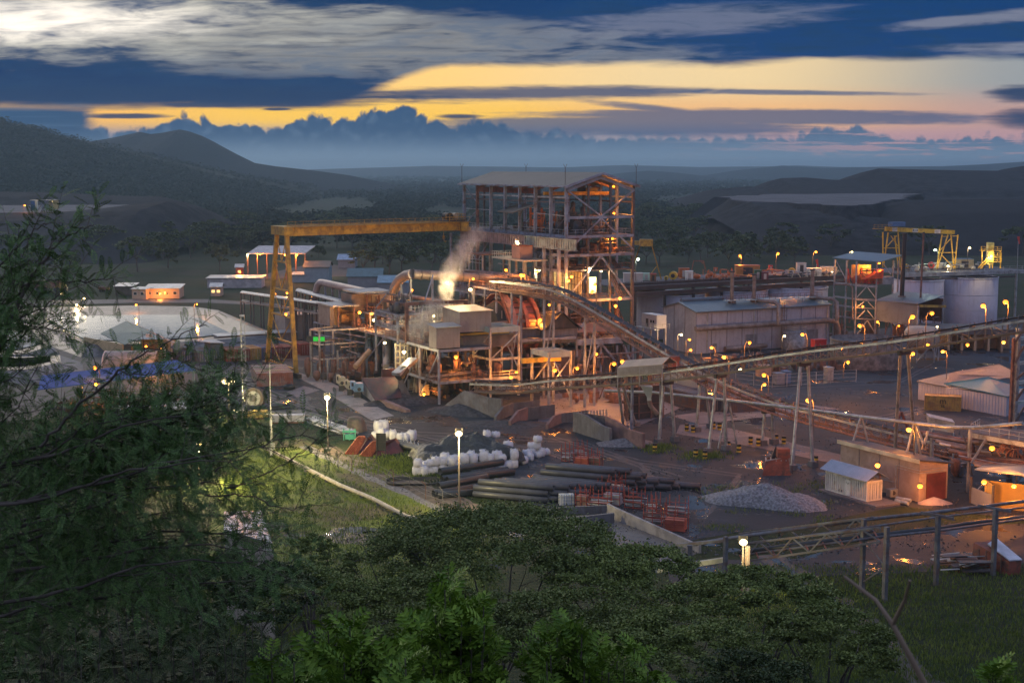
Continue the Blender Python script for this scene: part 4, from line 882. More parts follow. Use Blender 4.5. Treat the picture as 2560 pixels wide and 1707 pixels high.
pile('ore_pile','low black ore heap at the foot of the ribbed wall',g(*Z(3,1640,1430)),8,3,1.6,ore,-.6,seed=5)
pile('ore_pile','thin spread of grey ore by the leaning buttress slabs',g(*Z(3,2130,1540)),9,4,.7,ore,0,seed=6)
RW=thing('retaining_wall','ribbed grey retaining wall stepping down to the yard','wall',g(*Z(3,1940,1460)))
a1,a2,a3,a4=Z(3,1490,1395),Z(3,1700,1430),Z(3,1945,1465),Z(3,2080,1480)
slab(RW,'panel_wall',[a1,a2,a3],[.6,hpx(a2,Z(3,0,1200)[1]),hpx(a3,Z(3,0,1270)[1])],.3,M('ribbed_grey_concrete',(.26,.25,.26),.8,var=.2,scale=.4,dirt=(.14,.10,.09),dscale=.25,damt=.8,wave=('X',1.2,.12)))
slab(RW,'end_wall',[a3,a4],[hpx(a3,Z(3,0,1270)[1]),hpx(a4,Z(3,0,1285)[1])],.4)
for i,(x0,y0,x1,y1,yt,m)in enumerate(((2030,1515,2205,1440,1325,conc),(2178,1568,2350,1500,1370,M('reddish_concrete',(.22,.13,.12),.85,var=.3)),((2150+(0))*1.0+405,1590,2690,1530,1430,MATS['reddish_concrete']))):
 th=thing('buttress_wall',('left','middle','right')[i]+'most of three slanting concrete divider walls at the feed bins','wall',g(*Z(3,x0,y0)),'slanting divider walls')
 A,B_=g(*Z(3,x0,y0)),g(*Z(3,x1,y1));hh=zt(B_,Z(3,0,yt)[1]);d=(B_-A).normalized();nn=Vector((-d.y,d.x,0))*.45;up=Vector((0,0,1))
 mb=MB();mb.ext([A-up*.1,B_-up*.1,B_+up*hh,A.lerp(B_,.45)+up*hh,A+up*hh*.45],nn);mb.build('slab',m,th)
 c1=B_-nn*0;mb=MB();mb.ext([B_,B_+Vector((4.6,3.2,0)),B_+Vector((4.6,3.2,hh*.98)),B_+up*hh*.98],d*.4);mb.build('back_slab',conc,th)
BB=thing('concrete_bunker','open topped concrete bunker with ribbed back below the conveyor trestle','bunker',g(*Z(12,905,355)))
b1,b2,b3,b4,b5=Z(12,905,355),Z(12,1060,250),Z(12,1255,320),Z(12,1540,300),Z(12,1240,412)
A=g(*Z(12,905,355));B_=A+Vector((UU[0],UU[1],0))*-11
hA,hB=zt(A,Z(12,0,205)[1]),zt(B_,Z(12,0,40)[1])
up=Vector((0,0,1));vv=Vector((VV[0],VV[1],0))
mb=MB();mb.ext([A,B_,B_+up*hB,A.lerp(B_,.68)+up*hB,A.lerp(B_,.2)+up*hA,A+up*hA],vv*.5);mb.build('side_wall',conc,BB)
C_=g(*Z(12,1240,412));D_=C_+Vector((UU[0],UU[1],0))*-11
mb=MB();mb.ext([C_,D_,D_+up*hB,C_.lerp(D_,.75)+up*hB*.95,C_.lerp(D_,.4)+up*hA,C_+up*hA],vv*.5);mb.build('side_wall',MATS['reddish_concrete'],BB)
mb=MB();mb.ext([B_,D_+vv*.5,D_+vv*.5+up*hB,B_+up*hB],Vector((UU[0],UU[1],0))*-.4);mb.build('ribbed_back',MATS['ribbed_grey_concrete'],BB)
mb=MB();L0=(D_-B_).length
for i in range(int(L0/.6)):q=B_+vv*(.7+i*.6)+Vector((UU[0],UU[1],0))*.15;mb.bar(q,q+up*(hB+.02),.16)
mb.build('rib',gal,BB)
pile('gravel_heap','thin layer of pale gravel inside the ribbed bunker',(A+C_)/2+Vector((0,2,0)),5,3.5,.8,STN,seed=9)
# = conveyors
beltm=M('dark_belt',(.03,.028,.032),.6,0,.3,.6,dirt=(.07,.05,.045),dscale=.4)
convst=M('conveyor_steel',(.20,.17,.16),.5,.2,.25,.5,dirt=(.18,.11,.08),dscale=.5,damt=.7)
def conveyor(name,label,pts,w=1.6,h=1.5,legs=(),idle=1.6,railing=True,convst=convst):
 th=thing(name,label,'conveyor',pts[0]);pts=[Vector(p)for p in pts];up=Vector((0,0,1))
 fine=[];
 for i in range(len(pts)-1):
  p0,p1,p2,p3=pts[max(i-1,0)],pts[i],pts[i+1],pts[min(i+2,len(pts)-1)]
  n=max(2,int((p2-p1).length/2.2))
  for k in range(n):
   t=k/n;fine.append(.5*((2*p1)+(p2-p0)*t+(2*p0-5*p1+4*p2-p3)*t*t+(3*p1-p0-3*p2+p3)*t**3))
 fine.append(pts[-1]);sd_=[]
 for i in range(len(fine)):
  d=fine[min(i+1,len(fine)-1)]-fine[max(0,i-1)];d.z=0;d.normalize();sd_.append(Vector((d.y,-d.x,0)))
 for s_ in(-1,1):
  mb=MB();sm_=MB();o=[q+n*s_*w/2 for q,n in zip(fine,sd_)]
  for i in range(len(o)-1):
   mb.bar(o[i],o[i+1],.22,.34);sm_.bar(o[i]+up*h,o[i+1]+up*h,.2,.32)
   mb.bar(o[i],o[i]+up*h,.11);mb.bar(o[i]+(up*h if i%2 else up*0),o[i+1]+(up*0 if i%2 else up*h),.08)
  mb.build('truss_side',convst,th);sm_.build('stringer',gal,th)
 mb=MB()
 for a,b_,n1_,n2_ in zip(fine,fine[1:],sd_,sd_[1:]):
  for hh,w2,e in((h+.42,.78,.2),):
   L1,R1,L2,R2=a-n1_*w2+up*(hh+e),a+n1_*w2+up*(hh+e),b_-n2_*w2+up*(hh+e),b_+n2_*w2+up*(hh+e);c1,c2=a+up*hh,b_+up*hh
   mb.quad(L1,L2,c2,c1);mb.quad(c1,c2,R2,R1)
 mb.build('belt',beltm,th)
 mb=MB();acc=0
 for a,b_,n1_ in zip(fine,fine[1:],sd_):
  acc+=(b_-a).length
  if acc>=idle:
   acc=0
   for s_ in(-1,1):
    q=a+n1_*s_*.72;mb.path([q+up*h,q+up*(h+.75),a+n1_*s_*.45+up*(h+.9)],.06,5)
   mb.tube(a-n1_*.7+up*(h+.3),a+n1_*.7+up*(h+.3),.09,n=6)
 mb.build('idler_frames',convst,th)
 for s_ in((-1,1)if railing else(1,)):
  mb=MB();o=[q+n*s_*(w/2+.5)for q,n in zip(fine,sd_)]
  for i in range(len(o)-1):mb.bar(o[i]+n1_*0+up*.12,o[i+1]+up*.12,.5,.06)
  wk=mb.build('walkway',convst,th)
  if railing:mb=MB();rail(mb,[q+up*.15 for q in o[::2]],1.0,2.6,.045);mb.build('railing',convst,wk)
 for kind,A,B_,top in legs:
  if kind=='A':
   mb=MB();
   for q,s_ in((A,-1),(B_,1)):
    q=Vector(q);tt=Vector(top);m_=((Vector(B_)-Vector(A)).normalized())*.75*s_;MB().tube(q,tt+m_,.26,.22,n=10).build('trestle_leg',gal,th)
    pm=MB();pm.box(q+up*.4,(1.1,1.1,.8),.5);pm.build('footing',conc,th)
   mb.bar(top-(Vector(B_)-Vector(A)).normalized()*1.2,top+(Vector(B_)-Vector(A)).normalized()*1.2,.5,.6);mb.build('trestle_head',darkst,th)
 return th,fine
def V3(x,y,z):return Vector((x,y,z))
c2=[(-7,249.5,3.6),(.5,243.6,4.3),(6.9,237.6,5.9),(15,229.4,7.7),(24.3,220.2,9.9),(31.6,213.2,12.0),(42,202.5,15.3),(53.2,191.3,18.4),(64.7,179.8,22.2),(72,172.5,24.4)]
conveyor('belt_conveyor','long straight conveyor climbing to the right on pale tubular trestles',c2,1.6,1.4,[('A',g(*Z(7,350,1010)),g(*Z(7,515,985)),V3(24.3,220.2,9.6)),('A',g(*Z(7,855,1105)),g(*Z(7,1035,1075)),V3(31.6,213.2,11.7)),('A',g(*Z(7,1700,1275)),g(*Z(7,1912,1240)),V3(42,202.5,15.0)),('A',g(2236,1160),g(2290,1150),V3(53.2,191.3,18.1)),('A',g(1560,1075),g(1590,1065),V3(17.5,226.9,8.2))],railing=False)
c1=[(-3.5,279,19.2),(.86,272.8,19.2),(5.5,266.3,19.0),(9.9,260.4,18.3),(17,250.6,15.1),(24,240.8,11.6),(31.3,231,8.2),(40,219,5.5),(49,211.5,3.8),(58.5,204,2.4),(64,199.5,1.8)]
th_,fine_=conveyor('belt_conveyor','long curving conveyor sweeping down from the tower to the lower right',c1,2.2,1.7,[('A',g(*Z(7,735,885)),g(*Z(7,880,850)),V3(31.3,231,8.0)),('A',g(*Z(7,1400,1025)),g(*Z(7,1520,1010)),V3(40,219,5.3))],idle=2.0,convst=M('amber_lit_rusty_steel',(.36,.20,.13),.55,.1,.3,.5,dirt=(.16,.07,.04),dscale=.5,damt=.7))  # lamp light along the conveyor put into its rusty steel as amber
for x,y in((14,254.5),(7,264),(1.2,272)):
 i=min(range(len(fine_)),key=lambda k:abs(fine_[k].x-x));q=fine_[i]
 for s_ in(-1,1):MB().bar((q.x+s_*.9,q.y+s_*.6,0),(q.x+s_*.9,q.y+s_*.6,q.z),.35).build('column',steel,th_)
 MB().bar((q.x-.9,q.y-.6,q.z*.3),(q.x+.9,q.y+.6,q.z*.9),.16).build('brace',steel,th_)
MB().bar(fine_[1]+V3(0,-1,0),(fine_[1].x+3,fine_[1].y-3,9),.35).build('brace',redst,th_)
mb=MB();mb.box(fine_[int(len(fine_)*.52)]+V3(-1.4,-1,1.4),(1.5,1.3,2),.5);mb.build('red_box',redst,th_)
a_,b__=onU(*Z(3,1330,1050),13),onU(*Z(3,1790,1000),13)
conveyor('belt_conveyor','short feeder conveyor under the grinding platform',[a_+V3(0,0,-1),a_.lerp(b__,.5)+V3(0,0,-1.1),b__+V3(0,0,-1)],1.2,.9,idle=1.5)
a_,b__=onU(*Z(3,2020,1215),22),onU(*Z(4,600,1200),26)
conveyor('belt_conveyor','rusty feeder conveyor in front of the divider walls',[a_+V3(0,0,-.2),b__+V3(0,0,-.2)],1.2,.9,idle=1.5)
DH=thing('drive_house','small open sided roof over the straight conveyor','roof shelter',V3(17,227.5,9))
ca,cb_=V3(18.2,226.3,0),V3(24.6,219.9,0);za,zb_=11.2,12.6;dd=(cb_-ca).normalized();sd1=V3(dd.y,-dd.x,0)
mb=MB()
for s_ in(-1,1):mb.ext([ca+V3(0,0,za+1),cb_+V3(0,0,zb_+1),cb_+sd1*s_*1.9+V3(0,0,zb_),ca+sd1*s_*1.9+V3(0,0,za)],(0,0,.1))
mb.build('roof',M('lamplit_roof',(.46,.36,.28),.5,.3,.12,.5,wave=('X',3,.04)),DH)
mb=MB();mb.ext([ca+sd1*1.8+V3(0,0,za),cb_+sd1*1.8+V3(0,0,zb_),cb_+sd1*1.8+V3(0,0,zb_-1.3),ca+sd1*1.8+V3(0,0,za-1.3)],sd1*.06);mb.build('side_cladding',beige,DH)
for t_ in(0,.5,1):
 for s_ in(-1,1):q=ca.lerp(cb_,t_)+sd1*s_*1.8;z_=za+(zb_-za)*t_;MB().bar(q+V3(0,0,z_-3.2),q+V3(0,0,z_),.12).build('post',gal,DH)
HP=thing('hopper','pale green conical hopper with a curved drop chute under the conveyor','hopper',g(1640,1060))
hp=at(*Z(4,1690,1150),224);pg=MATS['pale_green_steel']
hz_=lambda y:at(*Z(4,1690,y),224).z
mb=MB();s4=224/F/4.052
def ring4(cx,y,hw):c=at(*Z(4,cx,y),224);w_=hw*s4;return[c+V3(-w_,-w_,0),c+V3(w_,-w_,0),c+V3(w_,w_,0),c+V3(-w_,w_,0)]
r1,r2,r3=ring4(1686,1155,60),ring4(1712,1270,20),ring4(1714,1300,20)
mb.hexa(r2+r1);mb.hexa(r3+r2);mb.build('cone',pg,HP)
mb=MB();mb.hexa(ring4(1668,1085,20)+ring4(1668,1030,32));mb.build('box_chute',pg,HP)
MB().path([at(*Z(4,1714,1300),224),at(*Z(4,1725,1350),224),at(*Z(4,1755,1390),224),at(*Z(4,1800,1440),224)],.38,10).build('curved_chute',pipem,HP)
for dx_ in(-2.2,2.4):MB().bar((hp.x+dx_,hp.y+1.5,0),(hp.x+dx_,hp.y+1.5,hp.z+1),.35).build('column',steel,HP)
SF=thing('screen_tower','rusty framed tower wrapped in mesh behind the conical hopper','steel structure',g(*Z(12,1150,110)))
c0=g(*Z(12,1080,130))
for i in range(4):
 for j in range(3):
  q=c0+V3(i*2.2,j*2.4+i*1.1,0);MB().bar(q,q+V3(0,0,7.5),.2).build('column',rust,SF)
for k in range(5):
 mb=MB();z_=1.2+k*1.5
 for j in range(3):q=c0+V3(0,j*2.4,z_);mb.bar(q,q+V3(6.6,3.3,0),.12)
 mb.bar(c0+V3(0,0,z_),c0+V3(0,4.8,z_),.12);mb.build('girt',rust,SF)
mb=MB();q=c0+V3(.4,.6,0);mb.prism([(q.x,q.y),(q.x+5.6,q.y+2.8),(q.x+5.6,q.y+6.5),(q.x,q.y+4)],.05,5.6);mb.build('bin',darkst,SF)
XP=thing('overhead_pipe','grey pipe crossing the right yard on slender A frames','pipe',g(*Z(8,580,970)))
xp=[at(*Z(7,-200,470),236),at(*Z(7,320,492),229),at(*Z(7,1060,570),217),at(*Z(7,1800,655),206),at(*Z(8,700,735),196),at(*Z(8,1240,800),189),at(*Z(8,1560,840),185),at(*Z(8,1850,845),180),at(*Z(8,2340,800),174)]
MB().path(xp,.24,8).build('pipe',gal,XP);MB().path([p+V3(0,.6,-.1)for p in xp],.12,6).build('small_pipe',pipem,XP)
for(q,wd)in((xp[4],2.6),(at(*Z(8,1105,700),213),3.0),(xp[5],2.2),(xp[2],1.6)):
 for s_ in(-1,1):MB().bar((q.x+s_*wd,q.y+s_,0),(q.x,q.y,q.z+.2),.22 if wd<3 else .3).build('frame_leg',gal if wd<3 else redst,XP)
# = right hand works
def walls_v(name,label,cat,pA,X1,z0,z1,dep,wall,roof,zr,over=.4,off=0):
 """gabled building: front eave wall from pA along v to the ray of pixel column X1"""
 vv=V3(VV[0],VV[1],0);bb=V3(-UU[0],-UU[1],0);rx=(X1-1280)/F;L=(rx*pA.y-pA.x)/(VV[0]-rx*VV[1]);th=thing(name,label,cat,pA)
 A=V3(pA.x,pA.y,z0);B_=A+vv*L;mb=MB();mb.ext([A,B_,B_+bb*dep,A+bb*dep],(0,0,z1-z0));mb.build('wall',wall,th)
 up=V3(0,0,z1+.01-z0);rr_=V3(0,0,zr-z1);mid=bb*dep/2
 for s_,nm in((0,'roof'),(1,'roof')):
  e=-bb*over if not s_ else bb*(dep+over);mb=MB();mb.ext([A-vv*over+e+up,B_+vv*over+e+up,B_+vv*over+mid+up+rr_,A-vv*over+mid+up+rr_],(0,0,.15));mb.build(nm,roof,th)
 mb=MB();mb.add([A+up,A+bb*dep+up,A+mid+up+rr_],[(0,1,2)]);mb.add([B_+up,B_+bb*dep+up,B_+mid+up+rr_],[(2,1,0)]);mb.build('gable',wall,th)
 return th,A,B_,L
pW=g(1739,885);zE=zt(pW,781)
WH,A,B_,L=walls_v('process_hall','large pale lilac grey clad hall with pipes along its wall','industrial hall',pW,2078,0,zE,13.5,whitec,roofb,zE+1.7)
vv=V3(VV[0],VV[1],0);bb=V3(-UU[0],-UU[1],0)
mb=MB()
for i in range(int(L/4.4)+1):q=A+vv*i*4.4-bb*.06;mb.bar(q,q+V3(0,0,zE),.1,.1)
for t_ in(.33,.66):q=A+bb*13.5*t_-vv*.06;mb.bar(q,q+V3(0,0,zE+1),.1)
mb.build('panel_joint',M('joint_grey',(.17,.165,.21),.6),WH)
mb=MB();zp_=zt(A,Z(5,0,1135)[1]);PL=A-bb*1.2
MB().path([PL-vv*1+V3(0,0,zp_),PL+vv*(L-1.0)+V3(0,0,zp_),PL+vv*(L+1.2)+V3(0,0,zp_-.6),PL+vv*(L+1.8)+V3(0,0,zp_-2.2),PL+vv*(L+1.6)+V3(0,0,.8)],.62,12).build('wall_pipe',pipem,WH)
MB().path([PL+vv*7.5+V3(0,0,.9),PL+vv*19.5+V3(0,0,1.0)],.6,12).build('low_pipe',pipem,WH)
MB().tube(A+bb*7.5+vv*1+V3(0,0,zE+2.1),A+bb*7.5+vv*13+V3(0,0,zE+2.1),.55,n=12).build('ridge_vent',bluec,WH)
for t_ in(.08,.42,.63,.98):q=A+vv*L*t_-bb*.14;MB().bar(q,q+V3(0,0,zE),.16).build('downpipe',gal,WH)
for t_,w_,h_ in((.12,1.1,2.2),(.36,3.4,3.8),(.82,3.6,4.0)):q=A+vv*L*t_-bb*.1;MB().ext([q,q+vv*w_,q+vv*w_+V3(0,0,h_),q+V3(0,0,h_)],-bb*.06).build('door',M('dull_door_grey',(.16,.16,.19),.6,streak=.6),WH)
mb=MB();mb.bar(A-bb*.5+V3(0,0,zE-.05),B_-bb*.5+V3(0,0,zE-.05),.22,.2);mb.build('gutter',steeld,WH)
for t_ in(.2,.5,.7):q=A+vv*L*t_+bb*9+V3(0,0,zE+1.1);MB().tube(q,q+V3(0,0,.8),.4,n=10).build('roof_vent',gal,WH)
for i,(x,yt,yb,V_)in enumerate(((1092,570,820,20),(1316,600,840,27),(1905,550,800,44))):
 q=onV(*Z(5,x,820),0+UV(A)[1]+0);D_=A.y+(UV(A)[1]*0)+0;p=at(*Z(5,x,yb),(A+vv*L*(x-725)/1365+bb*6).y)
 t2=zt(p,Z(5,0,yt)[1]);th=thing('exhaust_stack',('left of the two close stacks on the lilac hall roof','right of the two close stacks on the lilac hall roof','lone right hand stack on the lilac hall roof')[i],'stack',p,'exhaust stacks on the hall roof')
 MB().tube((p.x,p.y,zE+1.2),(p.x,p.y,t2),.5,.46,n=12).build('shaft',pipem,th);MB().tube((p.x,p.y,t2),(p.x,p.y,t2+.35),.62,n=12).build('cowl',darkst,th)
 MB().tube((p.x,p.y,zE+1.2),(p.x,p.y,zE+1.9),1.0,n=12).build('base_ring',pipem,th)
 if i:MB().path([V3(p.x,p.y,zE+1.6),V3(p.x,p.y,zE+1.6)-bb*6+vv*1.4,V3(p.x,p.y,zE+.9)-bb*7.4+vv*1.6,V3(p.x,p.y,zp_)-bb*7.5+vv*1.6],.48,10).build('down_duct',pipem,th)
RP=thing('roof_walkway','railed service walkway on the roof of the lilac grey hall','walkway',A+vv*12+V3(0,0,zE))
w1,w2=A+vv*11+bb*4+V3(0,0,zE+1.9),A+vv*(L-.5)+bb*3.2+V3(0,0,zE+1.7)
MB().bar(w1,w2,1.6,.12).build('deck',pg,RP);mb=MB();rail(mb,[w1-bb*.8,w2-bb*.8],r=.07);rail(mb,[w1+bb*.8,w2+bb*.8],r=.07);mb.build('railing',rust,RP)
for t_ in(.05,.3,.55,.8):q=w1.lerp(w2,t_);MB().bar(q-bb*.6-V3(0,0,1.6),q-bb*.6,.16).build('post',gal,RP)
CT=thing('round_tank','grey ribbed cylindrical tank with a caged top in front of the lilac hall','tank',A+vv*26-bb*3)
q=A+vv*26.5-bb*3;zt3=zt(q,Z(5,0,1165)[1]);MB().lathe(q,[(2.9,0),(2.9,zt3),(.01,zt3)],24).build('shell',M('streaked_grey_metal',(.22,.22,.24),.5,.2,.4,.8,dirt=(.12,.10,.10),dscale=1),CT)
mb=MB();rail(mb,[q+V3(2.8*cos(t_),2.8*sin(t_),zt3)for t_ in(2*pi*i/12 for i in range(13))],r=.07);mb.build('railing',gal,CT)
LD=thing('caged_ladder','rusty caged ladder up the wall of the lilac hall','ladder',A+vv*24.5-bb*.5)
q=A+vv*24.8-bb*.7;mb=MB()
for s_ in(-.35,.35):mb.bar(q+vv*s_+V3(0,0,3),q+vv*s_+V3(0,0,zE+1.2),.09)
for i in range(14):mb.bar(q-vv*.35+V3(0,0,3.4+i*.5),q+vv*.35+V3(0,0,3.4+i*.5),.06)
for i in range(6):mb.path([q+vv*.45*cos(a)*1.2-bb*.8*sin(a)+V3(0,0,4.6+i*1.1)for a in(0,pi/4,pi/2,pi*.75,pi)],.04,4)
mb.build('rungs',rust,LD)
cb0=at(*Z(4,1790,560),318);cabn=thing('site_cabin','white container cabin with dark doorway between the tower and the hall','cabin',(cb0.x,cb0.y,0))
z0c,z1c=at(*Z(4,1790,575),318).z,at(*Z(4,1790,440),318).z
U_,V_=UV(cb0);mb=MB();pbox(mb,U_-6.2,U_,V_,V_+2.6,z0c,z1c);mb.build('wall',M('white_cabin_paint',(.62,.62,.66),.5,0,.06,.3,wave=('X',5,.03)),cabn)
mb=MB();pbox(mb,U_-4.4,U_-3.4,V_-.05,V_+.01,z0c+.1,z0c+2);mb.build('door',darkst,cabn)
for d_ in(-2.6,-1.6):mb=MB();pbox(mb,U_+d_,U_+d_+.6,V_-.05,V_+.01,z0c+1.2,z0c+1.8);mb.build('window',M('dark_glass',(.04,.05,.06),.15),cabn)
for a in(0,-6):MB().bar(P(U_+a,V_+.2,0),P(U_+a,V_+.2,z0c),.3).build('post',steel,cabn);MB().bar(P(U_+a,V_+2.4,0),P(U_+a,V_+2.4,z0c),.3).build('post',steel,cabn)
mb=MB();pbox(mb,U_-7,U_+1.4,V_-1.4,V_,z0c-.15,z0c-.02);rail(mb,[P(U_-7,V_-1.35,z0c),P(U_+1.3,V_-1.35,z0c),P(U_+1.3,V_+2.6,z0c)],r=.06);mb.build('balcony',gal,cabn)
def tank(label,cx,rp,ytop,z,k=5,low=0):
 d=ray(*Z(k,cx,ytop));D=(z-H)/(d[2]/d[1]);r=rp/4.052*D/F;c=at(*Z(k,cx,ytop),D);c=V3(c.x,c.y+r*.9,0)
 th=thing('leach_tank',label,'tank',c,'big round leach tanks');MB().lathe(c,[(r,0),(r,z),(r-.15,z),(r-.15,z-2.5),(.01,z-2.5)],56).build('shell',tankp,th)
 mb=MB();mb.lathe(c+V3(0,0,z),[(r+.12,-.25),(r+.12,.05),(r,.05)],56);[mb.lathe(c+V3(0,0,z*f_),[(r+.05,0),(r+.05,.12)],56)for f_ in(.3,.62)];mb.build('rim',M('tank_rim',(.40,.42,.48),.5),th)
 MB().lathe(c,[(r-.16,z-1.2),(.01,z-1.2)],40).build('slurry',M('dark_slurry',(.035,.03,.03),.35),th)
 return th,c,r
t1,tc1,tr1=tank('left leach tank behind the lilac hall, nearest the steel tower',490,372,805,11,5)
t2,tc2,tr2=tank('middle leach tank behind the lilac hall',1185,325,765,11.5,5)
t3,tc3,tr3=tank('right leach tank behind the lilac hall',1810,312,735,12,5)
t4,tc4,tr4=tank('pale leach tank behind the blue shed',1350,250,655,12.5,6)
t5,tc5,tr5=tank('widest pale leach tank at the right edge of the plant',1877,290,630,12.8,6)
for c,r,x in((tc1,tr1,0),(tc2,tr2,1),(tc3,tr3,2),(tc4,tr4,3),(tc5,tr5,4)):
 pass
BR=thing('tank_top_deck','long dark steel deck and launders running along the tank tops','deck',g(1590,712,13.4)*1)
e0,e1=g(1566,722,13.6),g(2110,692,13.6);dv2=(e1-e0).normalized();nb_=V3(-dv2.y,dv2.x,0)
for off,z_,w_ in((0,0,.9),(-4,-1.1,.8),(4,.5,.8)):
 MB().bar(e0+nb_*off+V3(0,0,z_),e1+nb_*off+V3(0,0,z_),w_,1.0).build('launder',M('dark_red_launder',(.055,.035,.035),.6,.1,.3,.3),BR)
mb=MB()
for t_ in(.12,.3,.34,.55,.8):q=e0.lerp(e1,t_)-nb_*4.2;mb.bar(q+V3(0,-.1,-.45),q+dv2*random.uniform(4,8)+V3(0,-.1,-.45),.9,.08)
mb.build('light_sheet',gal,BR)
mb=MB();mb.ext([e0+nb_*1,e1+nb_*1,e1+nb_*24,e0+nb_*24],(0,0,.3));mb.build('deck_plate',steeld,BR)
mb=MB();rail(mb,[e0+nb_*.3+V3(0,0,.5),e1+nb_*.3+V3(0,0,.5)],r=.07,post=2.4);mb.build('railing',darkst,BR)
for i in range(8):
 q=e0.lerp(e1,(i+.3)/8);MB().bar(V3(q.x,q.y,0),V3(q.x,q.y,13),.5).build('column',darkst,BR);q=q+nb_*23;MB().bar(V3(q.x,q.y,0),V3(q.x,q.y,13.5),.5).build('column',darkst,BR)
f0,f1=g(*Z(6,1110,600),13.6),g(*Z(6,2400,560),13.6);dv3=(f1-f0).normalized();nb3=V3(-dv3.y,dv3.x,0)
BR2=thing('tank_top_deck','pale blue girder deck crossing the two right hand tanks','deck',f0)
MB().bar(f0,f1,.8,1.1).build('girder',gal,BR2);MB().bar(f0-nb3*4.5+V3(0,0,-.9),f0.lerp(f1,.8)-nb3*4.5+V3(0,0,-.9),.5,.5).build('launder',darkst,BR2)
mb=MB();mb.ext([f0+nb3,f1+nb3,f1+nb3*22,f0+nb3*22],(0,0,.3));mb.build('deck_plate',steeld,BR2)
mb=MB();rail(mb,[f0+nb3*.3+V3(0,0,.5),f1+nb3*.3+V3(0,0,.5)],r=.07,post=2.2);mb.build('railing',gal,BR2)
for i in range(5):q=f0.lerp(f1,(i+.5)/5);MB().bar(V3(q.x,q.y,0),V3(q.x,q.y,13),.5).build('column',gal,BR2)
def dpt(k,x,y,z=14.1):return g(*Z(k,x,y),z)
def onbox(name,label,cat,k,x0,x1,y0,y1,mat,dep=2.0,lid=None,z=14.1,group=None):
 p=g(*Z(k,(x0+x1)/2,y1),z);s_=p.y/F/4.052;w_=(x1-x0)*s_;h_=(y1-y0)*s_
 th=thing(name,label,cat,p,group);mb=MB();mb.box(p+V3(0,dep/2,h_/2),(w_,dep,h_),0);mb.build('body',mat,th)
 mb=MB();mb.box(p+V3(0,dep/2,h_+.06),(w_+.2,dep+.2,.12));mb.build('lid',lid or mat,th)
 mb=MB();mb.box(p+V3(0,-.04,h_*.45),(w_*.4,.08,h_*.75));mb.build('door',darkst if lid else M('faded_'+mat.name,tuple(min(1,c*1.25)for c in mat.node_tree.nodes['Principled BSDF'].inputs['Base Color'].default_value[:3])if 0 else(.5,.45,.4),.5),th);return th
white_l=M('white_lit_box',(.75,.75,.68),.5,var=.06)
redp=M('signal_red',(.50,.03,.03),.5,var=.2);grnp=M('dark_green_paint',(.04,.13,.06),.5,var=.2);blup=M('blue_paint',(.08,.16,.32),.5,var=.2)
onbox('switch_cabinet','tall white switch cabinet with a blue drum in front on the tank deck','cabinet',5,628,698,562,655,white_l)
onbox('storage_bin','dark green storage bin on the tank deck','bin',5,1325,1392,552,640,grnp)
onbox('storage_bin','maroon storage bin beside the dark green one','bin',5,1395,1462,572,645,M('maroon_paint',(.12,.03,.05),.5))
onbox('kiosk','small white open fronted kiosk on the tank deck','kiosk',5,1755,1845,480,575,M('kiosk_white',(.6,.6,.58),.5),lid=gal,z=15)
onbox('container_office','orange lit container shelter on the tank deck','shelter',5,1135,1375,505,600,M('orange_lit_shelter',(.5,.22,.06),.5),3,orp,z=14.6)
onbox('equipment_shelter','low white equipment housing lit by the big post lamp','housing',5,1850,2000,535,610,white_l,3)
onbox('equipment_shelter','long cream equipment housing lit warm behind the deck railing','housing',5,2010,2160,522,585,M('cream_lit',(.6,.55,.4),.5),3)
onbox('cable_drum','orange lit pallet stack on the tank deck','pallet stack',5,560,662,535,625,orp,2)
onbox('control_box','small orange box on a post at the tank deck','box',5,912,948,528,562,orp,1,z=15.2)
onbox('control_box','small red box on the tank deck','box',5,1472,1505,505,540,redp,1,z=15.8)
onbox('control_box','white green lit cabinet near the tower foot','cabinet',5,192,262,585,650,M('mint_lit',(.5,.7,.55),.5),2)
onbox('control_box','brown cabinet with a red top near the tower foot','cabinet',5,268,325,590,665,M('brown_paint',(.25,.12,.06),.5),2,redp)
onbox('container','white container body at the left end of the tank deck','container',5,0,190,585,675,M('white_container_paint',(.6,.55,.52),.5,var=.1,wave=('X',2.2,.05)),3)
onbox('pump_house','small sandy pump house with a blue grey roof on the right deck','house',6,1660,1840,440,530,M('sandy_wall',(.52,.42,.24),.6),4,roofb)
onbox('equipment_shelter','white tarped unit behind the right deck railing','housing',6,1440,1560,480,530,white_l,2)
onbox('generator','pale green generator in the right of the tank deck','generator',6,1575,1650,470,530,M('pale_green_unit',(.3,.4,.32),.5),2)
for k,x,y,r,m,lab in((5,495,605,42,yel2,'big yellow hose reel on the tank deck'),(5,1695,565,38,yel2,'yellow ring frame beside the white kiosk'),(6,1410,500,32,redp,'red and white fan guard on the right deck'),(6,1160,510,22,yel2,'small yellow wheel on the right deck'),(5,425,628,20,yel2,'small yellow dome lamp housing by the hose reel')):
 p=dpt(k,x,y+r);s_=p.y/F/4.052;th=thing('hose_reel',lab,'reel',p);c=p+V3(0,0,r*s_)
 MB().tube(c,c+V3(.4,1.6,0),r*s_,n=18).build('drum',m,th);MB().tube(c+V3(-.05,-.2,0),c+V3(0,0,0),r*s_*.5,n=14).build('hub',darkst,th);MB().bar(p,p+V3(0,.8,0)+V3(.3,0,.3),.3).build('foot',darkst,th)
PLT=thing('pump_manifold','orange lit row of pumps and valves on the tank deck','pump manifold',e0+V3(20,10,0))
u_a,v_a=UV(dpt(5,700,640));u_b,v_b=UV(dpt(5,1650,620))
